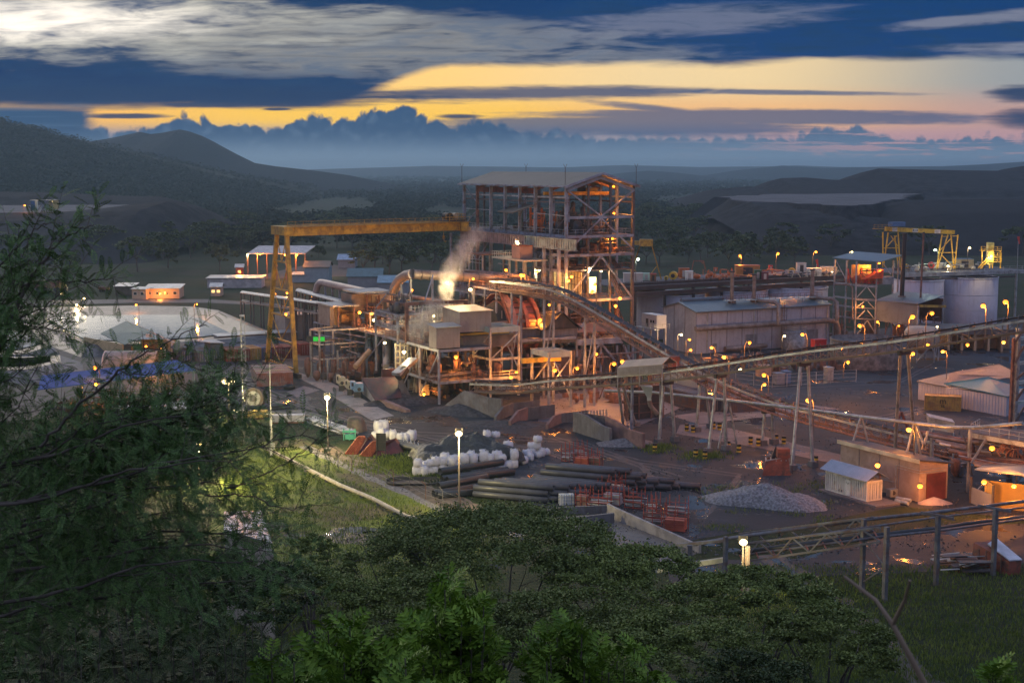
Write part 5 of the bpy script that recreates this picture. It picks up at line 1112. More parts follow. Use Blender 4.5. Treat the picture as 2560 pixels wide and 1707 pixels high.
clutter(PLT,min(u_a,u_b)-8,max(u_a,u_b),v_a,v_b,14,16,80,61,(orp,orp,orp),1.0)  # lamp glow on the pumps is put into their orange colour
PL2=thing('pump_manifold','cream lit row of pipes and valves right of the kiosk','pump manifold',e0+V3(50,20,0))
u_c,v_c=UV(dpt(5,2100,610));clutter(PL2,min(u_c,u_b)-6,max(u_c,u_b),v_b,v_c+4,14,15.8,60,62,(MATS['cream_lit'],steeld,gal),.9)
PL3=thing('pump_manifold','grey pumps and pipes between the legs of the right gantry','pump manifold',f0+V3(10,10,0))
u_d,v_d=UV(dpt(6,1180,560));u_e,v_e=UV(dpt(6,2080,530));clutter(PL3,min(u_d,u_e)-8,max(u_d,u_e),v_d,v_e,14,15.8,70,63,(steeld,MATS['cream_lit'],gal),.9)
for x0,x1,y0,y1 in((680,830,455,570),):
 a,b_=dpt(5,x0,y1),dpt(5,x1,y1);hh=(y1-y0)/4.052*a.y/F;th=thing('lifting_frame','slim rusty lifting frame standing on the tank deck','frame',a)
 q1_,q2_=a.lerp(b_,.16)+V3(0,0,hh),a.lerp(b_,.84)+V3(0,0,hh)
 for q,t_ in((a,q1_),(b_,q2_)):MB().bar(q,t_,.22).build('leg',rust,th)
 MB().bar(q1_,q2_,.25).build('top_beam',rust,th);MB().bar(q1_.lerp(q2_,.6),b_.lerp(q2_,.7),.18).build('brace',rust,th)
GY=thing('service_gantry','bright yellow gantry crane over the right hand tanks','gantry crane',dpt(6,1000,520))
def gy(k,x,y,D):return at(*Z(k,x,y),D)
Dg=405.0;a,b_=gy(6,1000,135,Dg-12),gy(6,1640,165,Dg+2)
for s_ in(0,2.4):MB().bar(a+nb3*s_,b_+nb3*s_,.7,1.15).build('girder',yel2,GY)
MB().bar(gy(6,830,130,Dg-14),a,1.6,.15).build('platform',yel,GY);mb=MB();rail(mb,[gy(6,830,130,Dg-14),a+V3(2,0,.2)],1.1,1.3,.07);mb.build('railing',yel,GY)
mb=MB();q=gy(6,1060,105,Dg-11);mb.box(q+V3(0,0,.6),(4.2,2.2,1.2),.4);mb.build('hoist_trolley',blup,GY)
for(xt,yt,xb,yb)in((920,165,922,520),(975,165,925,520),(1075,165,1095,520),(1040,200,1078,520),(1520,190,1465,535),(1580,190,1470,535),(1610,190,1640,545),(1680,190,1645,545)):
 MB().bar(gy(6,xb,yb,Dg-(10 if xb<1300 else 0)),gy(6,xt,yt,Dg-(10 if xb<1300 else 0)),.32).build('leg',yel2,GY)
for(x0,y0,x1,y1)in((925,325,1090,325),(945,330,1060,200),(1000,200,1090,330),(1495,370,1660,370),(1500,350,1620,215),(1520,400,1650,540),(1515,207,1570,207),(1625,203,1685,203)):
 MB().bar(gy(6,x0,y0,Dg-(10 if x0<1300 else 0)),gy(6,x1,y1,Dg-(10 if x0<1300 else 0)),.2).build('brace',yel2,GY)
lb=EM('white_sign',(.8,.8,.78),.12)
def text(s_,size,loc,rot,mat,parent,name='lettering',ext=.01,align='CENTER'):
 c_=bpy.data.curves.new(name,'FONT');c_.body=s_;c_.size=size;c_.extrude=ext;c_.align_x=align;c_.align_y='CENTER'
 o=bpy.data.objects.new(name,c_);COL.objects.link(o);pl=Vector((0,0,0));q_=parent
 while q_ is not None:pl+=q_.location;q_=q_.parent
 o.parent=parent;o.location=Vector(loc)-pl;o.rotation_euler=rot;c_.materials.append(mat)
 bpy.context.view_layer.update();me=bpy.data.meshes.new_from_object(o.evaluated_get(bpy.context.evaluated_depsgraph_get()));m2=bpy.data.objects.new(name,me);COL.objects.link(m2);m2.parent=parent;m2.location=o.location;m2.rotation_euler=rot;bpy.data.objects.remove(o);return m2
blk=M('black_lettering',(.015,.015,.018),.6,var=0)
bd=(b_-a).normalized();ang=math.atan2(bd.y,bd.x);fr=V3(bd.y,-bd.x,0).normalized()
for x,w_,tx,sz in((1237,80,'SWL 15 TON',1.0),(1462,84,'',0),(1030,70,'',0)):
 q=gy(6,x,135+(x-1000)*.047,Dg-12+(x-1000)/640*14)+fr*.42;ws=w_/4.052*q.y/F
 mb=MB();mb.box(q,(ws,.06,1.05),ang);pn=mb.build('sign_panel',M('sign_white',(.7,.7,.68),.6),GY)
 if tx:t_=text(tx,1.05,q+fr*.06,(pi/2,0,ang),blk,GY);t_.scale=(ws/6.6,1,1)
 else:
  mb=MB();[mb.box(q+fr*.05+V3(0,0,.3-i*.2),(ws*(.8-.1*(i%2)),.02,.05),ang)for i in range(4)];mb.build('small_print',M('faded_red_print',(.4,.15,.13),.6),GY)
G2=thing('service_gantry','dull yellow gantry frame half hidden behind the steel tower','gantry crane',dpt(5,250,670))
D2=372;a,b_=gy(5,-20,268,D2+8),gy(5,285,280,D2)
for s_ in(0,2):MB().bar(a+V3(0,s_,0),b_+V3(0,s_,0),.5,1.0).build('girder',yel,G2)
MB().bar(gy(5,160,270,D2),gy(5,288,272,D2),2.4,1.8).build('end_beam',yel,G2)
for(xt,yt,xb,yb)in((160,310,30,690),(285,310,385,670),(160,310,90,500)):MB().bar(gy(5,xb,yb,D2),gy(5,xt,yt,D2),.3).build('leg',yel,G2)
for(x0,y0,x1,y1)in((100,540,205,670),(210,670,330,510)):MB().bar(gy(5,x0,y0,D2),gy(5,x1,y1,D2),.18).build('brace',yel,G2)
ST=thing('screening_tower','open steel tower under a blue grey roof between the tanks','steel tower',g(2142,850))
def sp(x,y,D):return at(*Z(6,x,y),D)
Ds=352.
cl={'a':(435,Ds+8),'b':(555,Ds+4),'c':(655,Ds),'d':(862,Ds+3)}
for k_,(x,D)in cl.items():
 yt={'a':440,'b':450,'c':462,'d':470}[k_];t_=sp(x,yt,D);MB().bar((t_.x,t_.y,0),t_,.32).build('column',gal,ST)
for x in(435,1030,1080):t_=sp(x,450,Ds+14);MB().bar((t_.x,t_.y,0),t_,.3).build('column',steel,ST)
rp=[sp(408,428,Ds+9),sp(890,472,Ds+1.5),sp(1118,402,Ds+14),sp(640,365,Ds+22)];mb=MB();mb.ext(rp,(0,0,.18));mb.build('roof',roofb,ST)
for yl,z_ in((715,0),(855,0),(940,0),(1050,0)):
 a,b_,c_=sp(655,yl-12,Ds),sp(862,yl,Ds+3),sp(435,yl-40,Ds+8);MB().bar(a,b_,.25,.55 if yl<900 else .3).build('beam',gal,ST);MB().bar(a,c_,.25,.4).build('beam',gal,ST)
 if yl in(715,):
  mb=MB();mb.ext([a,b_,b_+(c_-a),c_],(0,0,.15));mb.build('floor_deck',steeld,ST);mb=MB();rail(mb,[c_,a,b_,b_+(c_-a)],r=.07);mb.build('railing',rust,ST)
for(x0,y0,x1,y1)in((750,722,658,822),(765,722,850,835),(730,868,660,920),(770,868,832,935),(740,955,655,1040),(765,955,840,1050),(445,450,545,640),(760,1060,655,1200),(765,1060,850,1200),(925,480,1000,590)):
 MB().bar(sp(x0,y0,Ds+1),sp(x1,y1,Ds+1),.2).build('brace',gal,ST)
q=sp(760,690,Ds+3);uS,vS=UV(q);clutter(ST,uS-7,uS+1,vS-2,vS+5,q.z,q.z+3.6,46,71,(redp,orp,steeld),.9)
mb=MB();mb.box(sp(700,560,Ds+12),(5.0,.3,3.4));mb.build('back_panel',M('warm_panel',(.55,.40,.22),.6),ST)
mb=MB();a=sp(740,640,Ds+1);mb.ext([a,a+V3(5.2,2.5,0),a+V3(5.2,2.5,2.2)],(-.8,1.6,0));mb.build('orange_guard',M('orange_guard',(.6,.10,.03),.5),ST)
mb=MB();a=sp(890,690,Ds+4);mb.box(a+V3(1.6,1,.9),(3.4,2,1.9),.45);mb.build('feed_box',gal,ST)
MB().path([sp(435,690,Ds),sp(580,698,Ds-1),sp(612,725,Ds-1),sp(612,1050,Ds-1)],.2,8).build('drain_pipe',pipem,ST)
clutter(ST,uS-10,uS,vS-6,vS+7,0,9,40,72,(rust,steeld,rust),1.2)
for nm,lab,x0,y0,x1,y1,D,r in(('chimney','tall black chimney leaning slightly above the blue shed',1145,185,1112,820,352,.55),('vent_pipe','slender rusty vent pipe above the blue shed',1335,175,1302,838,350,.24)):
 a,b_=sp(x1,y1,D),sp(x0,y0,D);th=thing(nm,lab,nm.replace('_',' '),a);MB().tube(a,b_,r,r*.95,n=14).build('shaft',M('sooty_black',(.025,.022,.026),.6)if r>.4 else rust,th);MB().tube(b_,b_+V3(0,0,.3),r*1.25,n=14).build('collar',darkst,th);MB().tube(a,a+V3(0,0,.3),r*1.8,n=14).build('roof_flashing',pipem,th)
BS=thing('blue_shed','blue grey clad shed on legs with open right end','shed',sp(1060,1100,346))
a,b_,c_=sp(845,1080,352),sp(1272,1115,340),sp(1520,1080,349);za,zc=sp(1272,905,340).z,sp(1272,1115,340).z
mb=MB();mb.ext([V3(a.x,a.y,zc),V3(b_.x,b_.y,zc),V3(b_.x,b_.y,za),V3(a.x,a.y,za)],(.1,.15,0));mb.build('wall',bluec,BS)
mb=MB();bk=V3(a.x,a.y,0)+V3(c_.x-b_.x,c_.y-b_.y,0);mb.ext([V3(a.x,a.y,zc),V3(bk.x,bk.y,zc),V3(bk.x,bk.y,za+.8),V3(a.x,a.y,za)],(.1,.1,0));mb.ext([V3(c_.x,c_.y,zc),V3(bk.x,bk.y,zc),V3(bk.x,bk.y,za+.8),V3(c_.x,c_.y,za+.8)],(.1,-.1,0));mb.build('inner_wall',M('inner_brown',(.16,.09,.07),.7,var=.3),BS)
mb=MB();mb.ext([sp(830,860,353),sp(1275,895,339.5),sp(1545,812,350),sp(1105,765,363)],(0,0,.16));mb.build('roof',roofb,BS)
for q in(a,b_,c_,V3(bk.x,bk.y,0)):MB().bar((q.x,q.y,0),(q.x,q.y,za),.35).build('column',steel,BS)
MB().bar(sp(1290,912,340.5),sp(1555,915,350),.4,.6).build('monorail_beam',yel,BS)
mb=MB();mb.tube(sp(1350,1130,342),sp(1350,1130,344),1.4,n=16);mb.build('fan',gal,BS)
uB,vB=UV(V3(b_.x,b_.y,0));clutter(BS,uB-14,uB,vB,vB+9,0,7,70,73,(rust,rust,rust),1.1)
YT=thing('stair_tower','yellow lit stair tower at the right end of the tank deck','stair tower',sp(2050,530,388))
for x in(1925,2000,2030,2112):MB().bar(sp(x,530,388),sp(x,350 if x!=1925 else 330,388),.28).build('column',yel2,YT)
for y,x0,x1 in((410,1990,2112),(465,1990,2112),(350,1905,2112)):
 mb=MB();a,b_=sp(x0,y,388),sp(x1,y,388);mb.bar(a,b_,1.6,.12);rail(mb,[a+V3(0,-.8,0),b_+V3(0,-.8,0)],1.1,1.2,.09);mb.build('landing',yel2,YT)
for x0,y0,x1,y1 in((1885,525,1990,415),(1905,535,2010,425)):MB().bar(sp(x0,y0,387),sp(x1,y1,387),.2,.3).build('stair',yel2,YT)
MB().box(sp(2005,380,388.5),(1.6,1.6,6)).build('lit_panel',M('yellow_lit_panel',(.7,.62,.2),.5),YT)
for x,y0,y1,k,lab in((2293,210,400,6,'red windsock on a thin pole beyond the right tanks'),(250,440,520,6,'small red windsock beside the big orange post lamp')):
 p=g(*Z(k,x,y1),0)if x>1000 else dpt(k,x,y1);D=min(p.y,430);p=at(*Z(k,x,y1),D);t_=at(*Z(k,x,y0),D)
 th=thing('windsock',lab,'windsock',(p.x,p.y,0));MB().tube((p.x,p.y,0),t_,.09,n=6).build('pole',gal,th);MB().tube(t_,t_+V3(.4,0,-2.2),.42,.2,n=8).build('sock',M('red_cloth',(.55,.06,.05),.8),th)
tkd=g(*Z(8,860,270))+V3(0,8,0);th=thing('round_tank','low wide dark streaked tank under the straight conveyor','tank',tkd);MB().lathe(tkd,[(8.2,0),(8.2,6),(8.0,6),(8.0,5.2),(.01,5.2)],40).build('shell',M('streaked_dark_tank',(.10,.09,.09),.7,0,.5,.8,dirt=(.18,.16,.16),dscale=.8),th);MB().lathe(tkd+V3(0,0,6),[(8.3,-.2),(8.3,.05),(8.1,.05)],40).build('rim',steeld,th)
tko=g(*Z(8,1370,200))+V3(0,5,0);th=thing('round_tank','small orange lit conical tank on steel legs at the right','tank',tko);MB().lathe(tko,[(.3,1.6),(3.6,4),(3.8,6.6),(3.2,7.6),(.01,7.8)],28).build('shell',M('orange_lit_tank',(.5,.36,.26),.5,var=.15),th)
for i in range(6):a=2*pi*i/6;MB().bar(tko+V3(3.9*cos(a),3.9*sin(a),0),tko+V3(3.9*cos(a),3.9*sin(a),5.4),.25).build('leg',gal,th)
mb=MB();[mb.bar(tko+V3(3.9*cos(2*pi*i/6),3.9*sin(2*pi*i/6),.2),tko+V3(3.9*cos(2*pi*(i+1)/6),3.9*sin(2*pi*(i+1)/6),5),.16)for i in range(6)];mb.build('bracing',gal,th)
LW2=thing('low_works','low row of orange lit open fronted bays below the right tanks','industrial building',g(*Z(8,1680,60)))
p0,p1=g(*Z(8,1310,60)),g(*Z(8,2250,75));d_=(p1-p0).normalized();n_=V3(-d_.y,d_.x,0);L_2=(p1-p0).length
mb=MB();mb.ext([p0+n_*5,p1+n_*5,p1+n_*5.3,p0+n_*5.3],(0,0,5));mb.build('back_wall',M('bay_wall',(.42,.30,.20),.7,var=.2),LW2)
mb=MB();mb.ext([p0-n_*.5+V3(0,0,5),p1-n_*.5+V3(0,0,5),p1+n_*6+V3(0,0,5.6),p0+n_*6+V3(0,0,5.6)],(0,0,.2));mb.build('roof',steeld,LW2)
mb=MB();mb.ext([p0-n_*.4+V3(0,0,3.9),p1-n_*.4+V3(0,0,3.9),p1-n_*.3+V3(0,0,3.9),p0-n_*.3+V3(0,0,3.9)],(0,0,1.3));mb.build('fascia',greyc,LW2)
for i in range(8):q=p0+d_*L_2*i/7;MB().ext([q,q+d_*.5,q+d_*.5+n_*5,q+n_*5],(0,0,4.9)).build('bay_divider',MATS['bay_wall'],LW2)if i not in(0,1,7)else MB().bar(q,q+V3(0,0,4.9),.3).build('post',steel,LW2)
clutter(LW2,UV(p0)[0]-2,UV(p0)[0]+3,UV(p0)[1],UV(p0)[1]+24,0,3,46,75,(rust,steeld,rust),.9)
YC=thing('pump_yard','fenced yard of small pumps pipes and frames below the lilac hall','pump yard',g(*Z(7,1500,330)))
for x0,x1,y0,y1,n,m,sdd in((600,1500,330,200,60,(steeld,rust,pipem),81),(1500,2250,330,240,60,(rust,steeld,rust),82)):
 a,b_=UV(g(*Z(7,x0,y0))),UV(g(*Z(7,x1,y1)));clutter(YC,min(a[0],b_[0])-4,max(a[0],b_[0])-2,min(a[1],b_[1]),max(a[1],b_[1]),0,3.5,n,sdd,m,.9)
for i,(k,x,y,w_,h_,m,lab)in enumerate(((5,1980,1330,130,75,redp,'red tarpaulin cover beside the lilac hall'),(7,1650,400,60,120,blup,'tall blue locker in the pump yard'),(7,1575,410,85,110,M('slate_box',(.2,.22,.27),.5),'slate grey kiosk at the pump yard fence'),(7,2080,370,60,130,gal,'pale gate post frame of the pump yard'),(7,1420,330,130,110,M('orange_wall',(.42,.26,.18),.6),'orange lit block wall room under the conveyor'))):
 p=g(*Z(k,x,y))if k==7 else at(*Z(k,x,y),318);p.z=0 if k==7 else p.z;s_=p.y/F/4.052;th=thing('kiosk' if m is not redp else 'tarpaulin',lab,'kiosk' if m is not redp else 'tarpaulin',p)
 mb=MB();mb.box(p+V3(0,1,h_*s_/2),(w_*s_,2,h_*s_),.3);mb.build('cover' if m is redp else 'body',m,th);mb=MB();mb.box(p+V3(0,1,h_*s_+.05),(w_*s_+.3,2.3,.1),.3);mb.build('top',m,th)
FN=thing('mesh_fence','tall mesh fence along the pump yard at the edge of the dark yard','fence',g(*Z(7,1500,445)))
fp=[g(*Z(7,1130,400)),g(*Z(7,1500,445)),g(*Z(7,2090,400)),g(*Z(7,2350,385))];mb=MB()
for a,b_ in zip(fp,fp[1:]):
 n=int((b_-a).length/3)
 for i in range(n+1):q=a.lerp(b_,i/n);MB().bar(q,q+V3(0,0,2.6),.1).build('fence_post',gal,FN)
mb=MB();[mb.bar(a+V3(0,0,z_),b_+V3(0,0,z_),.05)for a,b_ in zip(fp,fp[1:])for z_ in(.3,1.1,1.9,2.55)];mb.build('rails',gal,FN)
TB=thing('transfer_frame','heavy grey transfer beam on slanting legs below the curving conveyor','steel frame',onU(*Z(4,1220,850),10))
a,b_=onU(*Z(4,970,715),8),onU(*Z(4,1420,690),8);MB().bar(a,b_,.7,1.1).build('beam',steel,TB);MB().bar(a+V3(0,0,2.6)-UU[1]*V3(0,3,0),b_+V3(0,0,2.6)-UU[1]*V3(0,3,0),.6,1.8).build('rear_beam',M('rosy_beam',(.30,.20,.18),.6),TB)
for x0,y0,x1,y1 in((1205,735,1080,930),(1235,735,1370,900),(1220,730,1225,1010),(975,740,980,900),(1455,740,1530,930),(1330,600,1440,720),(1000,590,1090,470),(960,860,1020,905)):
 a,b_=onU(*Z(4,x0,y0),8),onU(*Z(4,x1,y1),8);MB().bar(a,b_,.4).build('brace',steel,TB)
for x in(830,1030,1130,1385,1440,1545,1600):q=onU(*Z(4,x,740),4);MB().bar((q.x,q.y,0),(q.x,q.y,q.z),.45).build('column',steel if x%20 else rust,TB)
mb=MB();pbox(mb,-6,6,-6,14,8.2,8.5);mb.build('floor_deck',steeld,TB)
clutter(TB,-6,6,-8,14,8.6,11,40,91,(rust,rust,pipem),1);clutter(TB,8,30,-14,4,0,4,70,94,(rust,rust,pipem),.9);clutter(TB,4,16,-16,14,4,8,40,95,(steeld,rust,pipem),.9);clutter(TB,-6,8,-12,16,0,8,80,92,(darkst,darkst,rust),1.3)
mb=MB();pbox(mb,1,8,-9,-1,0,7);mb.build('plant_room',M('brown_clad',(.12,.08,.07),.7,var=.3),TB)
mb=MB();pbox(mb,-4,3,2,13,.1,6.5);mb.build('plant_room',M('dark_block',(.07,.06,.06),.8,var=.3),TB)
mb=MB();mb.tube(P(5,5,.1),P(5,5,6),2.4,n=20);mb.build('sump_tank',M('dark_tank',(.08,.07,.07),.6),TB)
CB=thing('hanging_cabin','small brownish box cabin hung on the tower front under the girder','cabin',onV(*Z(1,700,1000),-5))
U0_,_=UV(onV(*Z(1,645,1000),-6));z0_,z1_=onV(*Z(1,645,995),-6).z,onV(*Z(1,645,868),-6).z;U1_=U0_+3.4
mb=MB();pbox(mb,U0_,U0_+3.6,-6,-3,z0_,z1_);mb.build('wall',M('brown_panel',(.30,.19,.16),.6,var=.15),CB);mb=MB();pbox(mb,U0_-.1,U0_+3.7,-6.1,-2.9,z1_,z1_+.15);mb.build('roof',orp,CB)
ua=UV(onV(*Z(1,460,975),-6))[0];mb=MB();pbox(mb,ua,U1_+3,-6.4,-1,z0_-.4,z0_-.05);rail(mb,[P(ua,-1,z0_),P(ua,-6.3,z0_),P(U0_-.2,-6.3,z0_)],r=.08,post=1.0);mb.build('balcony',M('pale_steel',(.42,.42,.36),.5),CB)
for a in(.1,3.4,-3):MB().bar(P(U0_+a,-5,10),P(U0_+a,-5,z0_-.3),.4).build('column',steel,CB)
AX=thing('annex_frame','small glazed steel annex left of the hanging cabin','steel frame',onV(*Z(1,280,1100),-8))
c0_,c1_=UV(onV(*Z(1,215,1000),-8))[0],UV(onV(*Z(1,350,1000),-8))[0];zt_,zb_=onV(*Z(1,215,950),-8).z,onV(*Z(1,215,1110),-8).z
for U in(c0_,c1_):
 for V in(-8,-3):MB().bar(P(U,V,8),P(U,V,zt_),.3).build('column',gal,AX)
mb=MB();pbox(mb,c0_-.4,c1_+.4,-8.5,-2.5,zt_,zt_+.3);mb.build('roof',rust,AX)
mb=MB();[mb.bar(P(c0_,-8,z_),P(c1_,-8,z_),.1)for z_ in(zb_,(zb_+zt_)/2,zt_-1)];[mb.bar(P(c0_+(c1_-c0_)*t_,-8,zb_),P(c0_+(c1_-c0_)*t_,-8,zt_),.08)for t_ in(.25,.5,.75)];mb.build('window_grid',gal,AX)
clutter(AX,c0_,c1_+10,-10,-1,10,16,60,93,(steeld,rust,pipem),1.1)
# = left side: ponds, sheds, containers
WP=bpy.data.materials.new('pond_water');WP.use_nodes=True;N.nt=t=WP.node_tree
b=t.nodes['Principled BSDF'];b.inputs['Base Color'].default_value=(.93,.90,.84,1);b.inputs['Metallic'].default_value=.95;b.inputs['Roughness'].default_value=.06
c=t.nodes.new('ShaderNodeTexCoord');O_=N(c.outputs['Object']);bn=t.nodes.new('ShaderNodeBump');bn.inputs['Distance'].default_value=.012
t.links.new(noise(O_,.5,5,.6).k,bn.inputs['Height']);t.links.new(bn.outputs[0],b.inputs['Normal'])
liner=M('shiny_pond_liner',(.05,.047,.052),.36,0,.4,.35,dirt=(.12,.11,.11),dscale=.2,damt=.9,bump=.25,bscale=1.2)
def pond(label,outer,water,z):
 """raised embankment ring with liner slope, then the water sheet"""
 po=[g(*p,z+1.2)for p in outer];pi_=[g(*p,z)for p in water];n=len(po)
 mb=MB();mb.add([(p.x,p.y,0)for p in po],[]);
 A_=[V3(p.x,p.y,z+1.2)for p in po];cx=sum((p for p in A_),V3(0,0,0))/n
 B_=[a+(cx-a).normalized()*2.2 for a in A_];C_=[V3(p.x,p.y,z-.3)for p in pi_];Z_=[V3(*(a-(cx-a).normalized()*5)[:2],0)for a in A_]
 vs_=Z_+A_+B_+C_;mb=MB();mb.add(vs_,[(r*n+i,r*n+(i+1)%n,(r+1)*n+(i+1)%n,(r+1)*n+i)for r in range(3)for i in range(n)])
 props(mb.build('pond_bank',liner),'lined bank of '+label,kind='structure');mb=MB();mb.quad(*[V3(p.x,p.y,z)for p in pi_]);props(mb.build('pond_water',WP),'bright still water of '+label,kind='structure')
pond('the large plant pond',[(60,770),(200,766),(330,764),(480,766),(545,775),(640,815),(690,835),(560,848),(400,858),(220,862),(120,820)],[(120,796),(205,790),(330,787),(460,786),(500,795),(555,822),(575,832),(500,842),(370,850),(215,850),(160,820)],1.0)
pond('the smaller pond at the left edge',[(-220,800),(-60,800),(40,806),(80,812),(125,865),(60,885),(-60,888),(-230,880)],[(-200,825),(-60,822),(20,822),(50,826),(102,858),(50,872),(-60,876),(-200,868)],1.0)
pond('the third pond below the left edge',[(-220,885),(-60,888),(60,892),(150,888),(152,905),(60,925),(-60,930),(-230,920)],[(-200,900),(-60,900),(60,898),(140,897),(135,904),(60,912),(-60,916),(-200,912)],.8)
sheet('road',[g(*p)for p in((-300,772),(60,765),(330,757),(520,757),(700,765),(700,760),(520,748),(330,748),(60,752),(-300,757))],.03,M('grey_road',(.09,.085,.085),.7,var=.25),'grey haul road beyond the ponds')
sheet('road',[g(*p)for p in((545,545),(556,545),(622,478),(615,478))],.04,M('dusty_track',(.14,.12,.11),.8),'straight dirt road running away through the far bush')
sheet('dirt_clearing',[g(*p)for p in((560,700),(900,690),(880,670),(800,655),(640,690))],.03,M('brown_dirt',(.10,.06,.045),.8,var=.3),'brown clearing around the lit canopy')
def hut(label,cat,k,x0,x1,yb,hm,dep,wall,roof,rz=-1.2,ang=.0,lit=None,nm='building',win=0):
 a=g(*Z(k,x0,yb));dr=V3(cos(ang),sin(ang),0);X1=Z(k,x1,0)[0];rx=(X1-1280)/F;L=(rx*a.y-a.x)/(dr.x-rx*dr.y);bk=V3(-dr.y,dr.x,0);c_=a+dr*L
 th=thing(nm,label,cat,a);up=V3(0,0,hm);mb=MB();mb.ext([a,c_,c_+bk*dep,a+bk*dep],up);mb.build('wall',wall,th);o=.5;r_=abs(rz);up=V3(0,0,hm+.01)
 if rz<0:
  for s_ in(0,1):
   e=-bk*o if not s_ else bk*(dep+o);mb=MB();mb.ext([a+e-dr*o+up,c_+e+dr*o+up,c_+bk*dep/2+dr*o+up+V3(0,0,r_),a+bk*dep/2-dr*o+up+V3(0,0,r_)],(0,0,.15));mb.build('roof',roof,th)
  mb=MB();[mb.add([q+up,q+bk*dep+up,q+bk*dep/2+up+V3(0,0,r_)],[(0,1,2)])for q in(a,c_)];mb.build('gable',wall,th)
 else:
  mb=MB();mb.ext([a-bk*o-dr*o+up,c_-bk*o+dr*o+up,c_+bk*(dep+o)+dr*o+up+V3(0,0,r_),a+bk*(dep+o)-dr*o+up+V3(0,0,r_)],(0,0,.15));mb.build('roof',roof,th)
  mb=MB();mb.add([a+up,a+bk*dep+up,a+bk*dep+up+V3(0,0,r_)],[(0,1,2)]);mb.add([c_+up,c_+bk*dep+up,c_+bk*dep+up+V3(0,0,r_)],[(0,1,2)]);mb.build('gable',wall,th)
 for i in range(win):
  q=a+dr*L*(i+.5)/win-bk*.05;f=MB();ag=ang;f.box(q+V3(0,0,hm*.55),(1.3,.1,1.1),ag);fr_=f.build('window',whp,th);f=MB();f.box(q-bk*.04+V3(0,0,hm*.55),(1.05,.1,.85),ag);f.build('pane',M('dark_glass',(.04,.05,.06),.15)if not lit else lit,fr_)
 return th,a,c_,bk
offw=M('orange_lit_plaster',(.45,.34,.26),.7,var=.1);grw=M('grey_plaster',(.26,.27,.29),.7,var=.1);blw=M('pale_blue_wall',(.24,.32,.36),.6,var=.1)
LWn=EM('warm_window',(1,.62,.2),1.6)
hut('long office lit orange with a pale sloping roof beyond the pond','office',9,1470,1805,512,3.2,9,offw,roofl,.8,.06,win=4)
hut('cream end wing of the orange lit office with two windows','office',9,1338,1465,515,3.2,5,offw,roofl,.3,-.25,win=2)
hut('open pale roofed vehicle shelter left of the orange lit office','shelter',9,1170,1335,480,3.0,7,M('shade_wall',(.08,.075,.07),.8),roofl,.6,.02)  # dark wall box stands for the shade inside the open shelter
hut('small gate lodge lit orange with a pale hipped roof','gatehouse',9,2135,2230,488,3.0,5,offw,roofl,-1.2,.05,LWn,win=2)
hut('white walled store with a flat roof behind the gate lodge','store',14,1740,2190,1075,3.5,10,M('pale_plaster',(.42,.40,.40),.7),roofl,.3,.05)
hut('pale blue workshop with a grey pitched roof behind the gantry crane','workshop',2,490,735,835,5.6,12,blw,roofg,-2,.03)
hut('low lean to wing beside the pale blue workshop','workshop',2,365,490,835,2.8,8,blw,roofl,.5,.03)
hut('blue roofed store among the trees behind the workshop','store',2,830,1000,690,3.5,14,grw,M('light_blue_roof',(.22,.32,.45),.4),-2,.03)
hut('long green roofed workshop beyond the pipe racks','workshop',2,930,1270,925,5,14,grw,M('dark_green_roof',(.06,.12,.13),.4,.2),-2.5,.05)
hut('blue roofed shed between the tall pipe and the green roofed workshop','shed',2,1240,1530,960,4,14,grw,M('steel_blue_roof',(.16,.27,.34),.4,.2),-2,.03)
hut('small red brick hut glowing orange by the long canopy','hut',14,1980,2035,975,3.4,5,M('red_hut_wall',(.40,.09,.04),.7),roofl,-1.2,.1,LWn,win=1)
hut('tiny hut with blue wall on the left waste terrace','hut',14,255,290,402,2.8,4,blup,roofl,.3)if 0 else None
for x0,x1,yb,m,lab in((258,292,404,blup,'tiny blue hut on the left waste terrace'),(345,408,402,grw,'small grey hut with a white roof on the left waste terrace'),(440,466,398,M('yellow_lit_wall',(.6,.45,.15),.6),'tiny yellow lit booth under a lamp on the left waste terrace')):
 D_=780;a=at(*Z(14,x0,yb),D_);c_=at(*Z(14,x1,yb),D_);th=thing('hut',lab,'hut',a);w_=c_.x-a.x;mb=MB();mb.box(a+V3(w_/2,3,1.5),(w_,5,5));mb.build('wall',m,th);mb=MB();mb.box(a+V3(w_/2,3,4.1),(w_+1,6,.25));mb.build('roof',roofl,th)
CN=thing('long_canopy','long pale canopy on posts lit by orange lamps at the far left','canopy',g(*Z(14,2300,930)))
a,b_=at(*Z(14,2075,790),545),at(*Z(14,2560,790),545);mb=MB();mb.ext([a,b_,b_+V3(2,14,2.2),a+V3(2,14,2.2)],(0,0,.3));mb.build('roof',M('dusty_white_roof',(.50,.46,.44),.6),CN)
for i in range(7):q=a.lerp(b_,i/6)+V3(0,.6,0);MB().bar((q.x,q.y,0),q,.35).build('post',rust,CN)
GR=thing('workshop','green roofed gable workshop with lamplit open end in front of the pond','workshop',g(*Z(9,1500,1130)))
ea=g(*Z(9,1555,1125));D_=ea.y
r_={k:at(*Z(9,*v[:2]),v[2])for k,v in dict(apf=(1525,852,D_),apb=(1275,745,D_+16),l0=(1265,985,D_),lb=(1018,870,D_+15),r0=(1790,975,D_),rb=(1500,830,D_+20)).items()}
mb=MB();mb.ext([r_['apf'],r_['apb'],r_['lb'],r_['l0']],(0,0,.15));mb.build('roof',M('sage_green_roof',(.10,.17,.16),.45,.2,.1,.3,wave=('X',2.5,.03)),GR)
mb=MB();mb.ext([r_['apf'],r_['r0'],r_['rb'],r_['apb']],(0,0,.15));mb.build('roof',MATS['sage_green_roof'],GR)
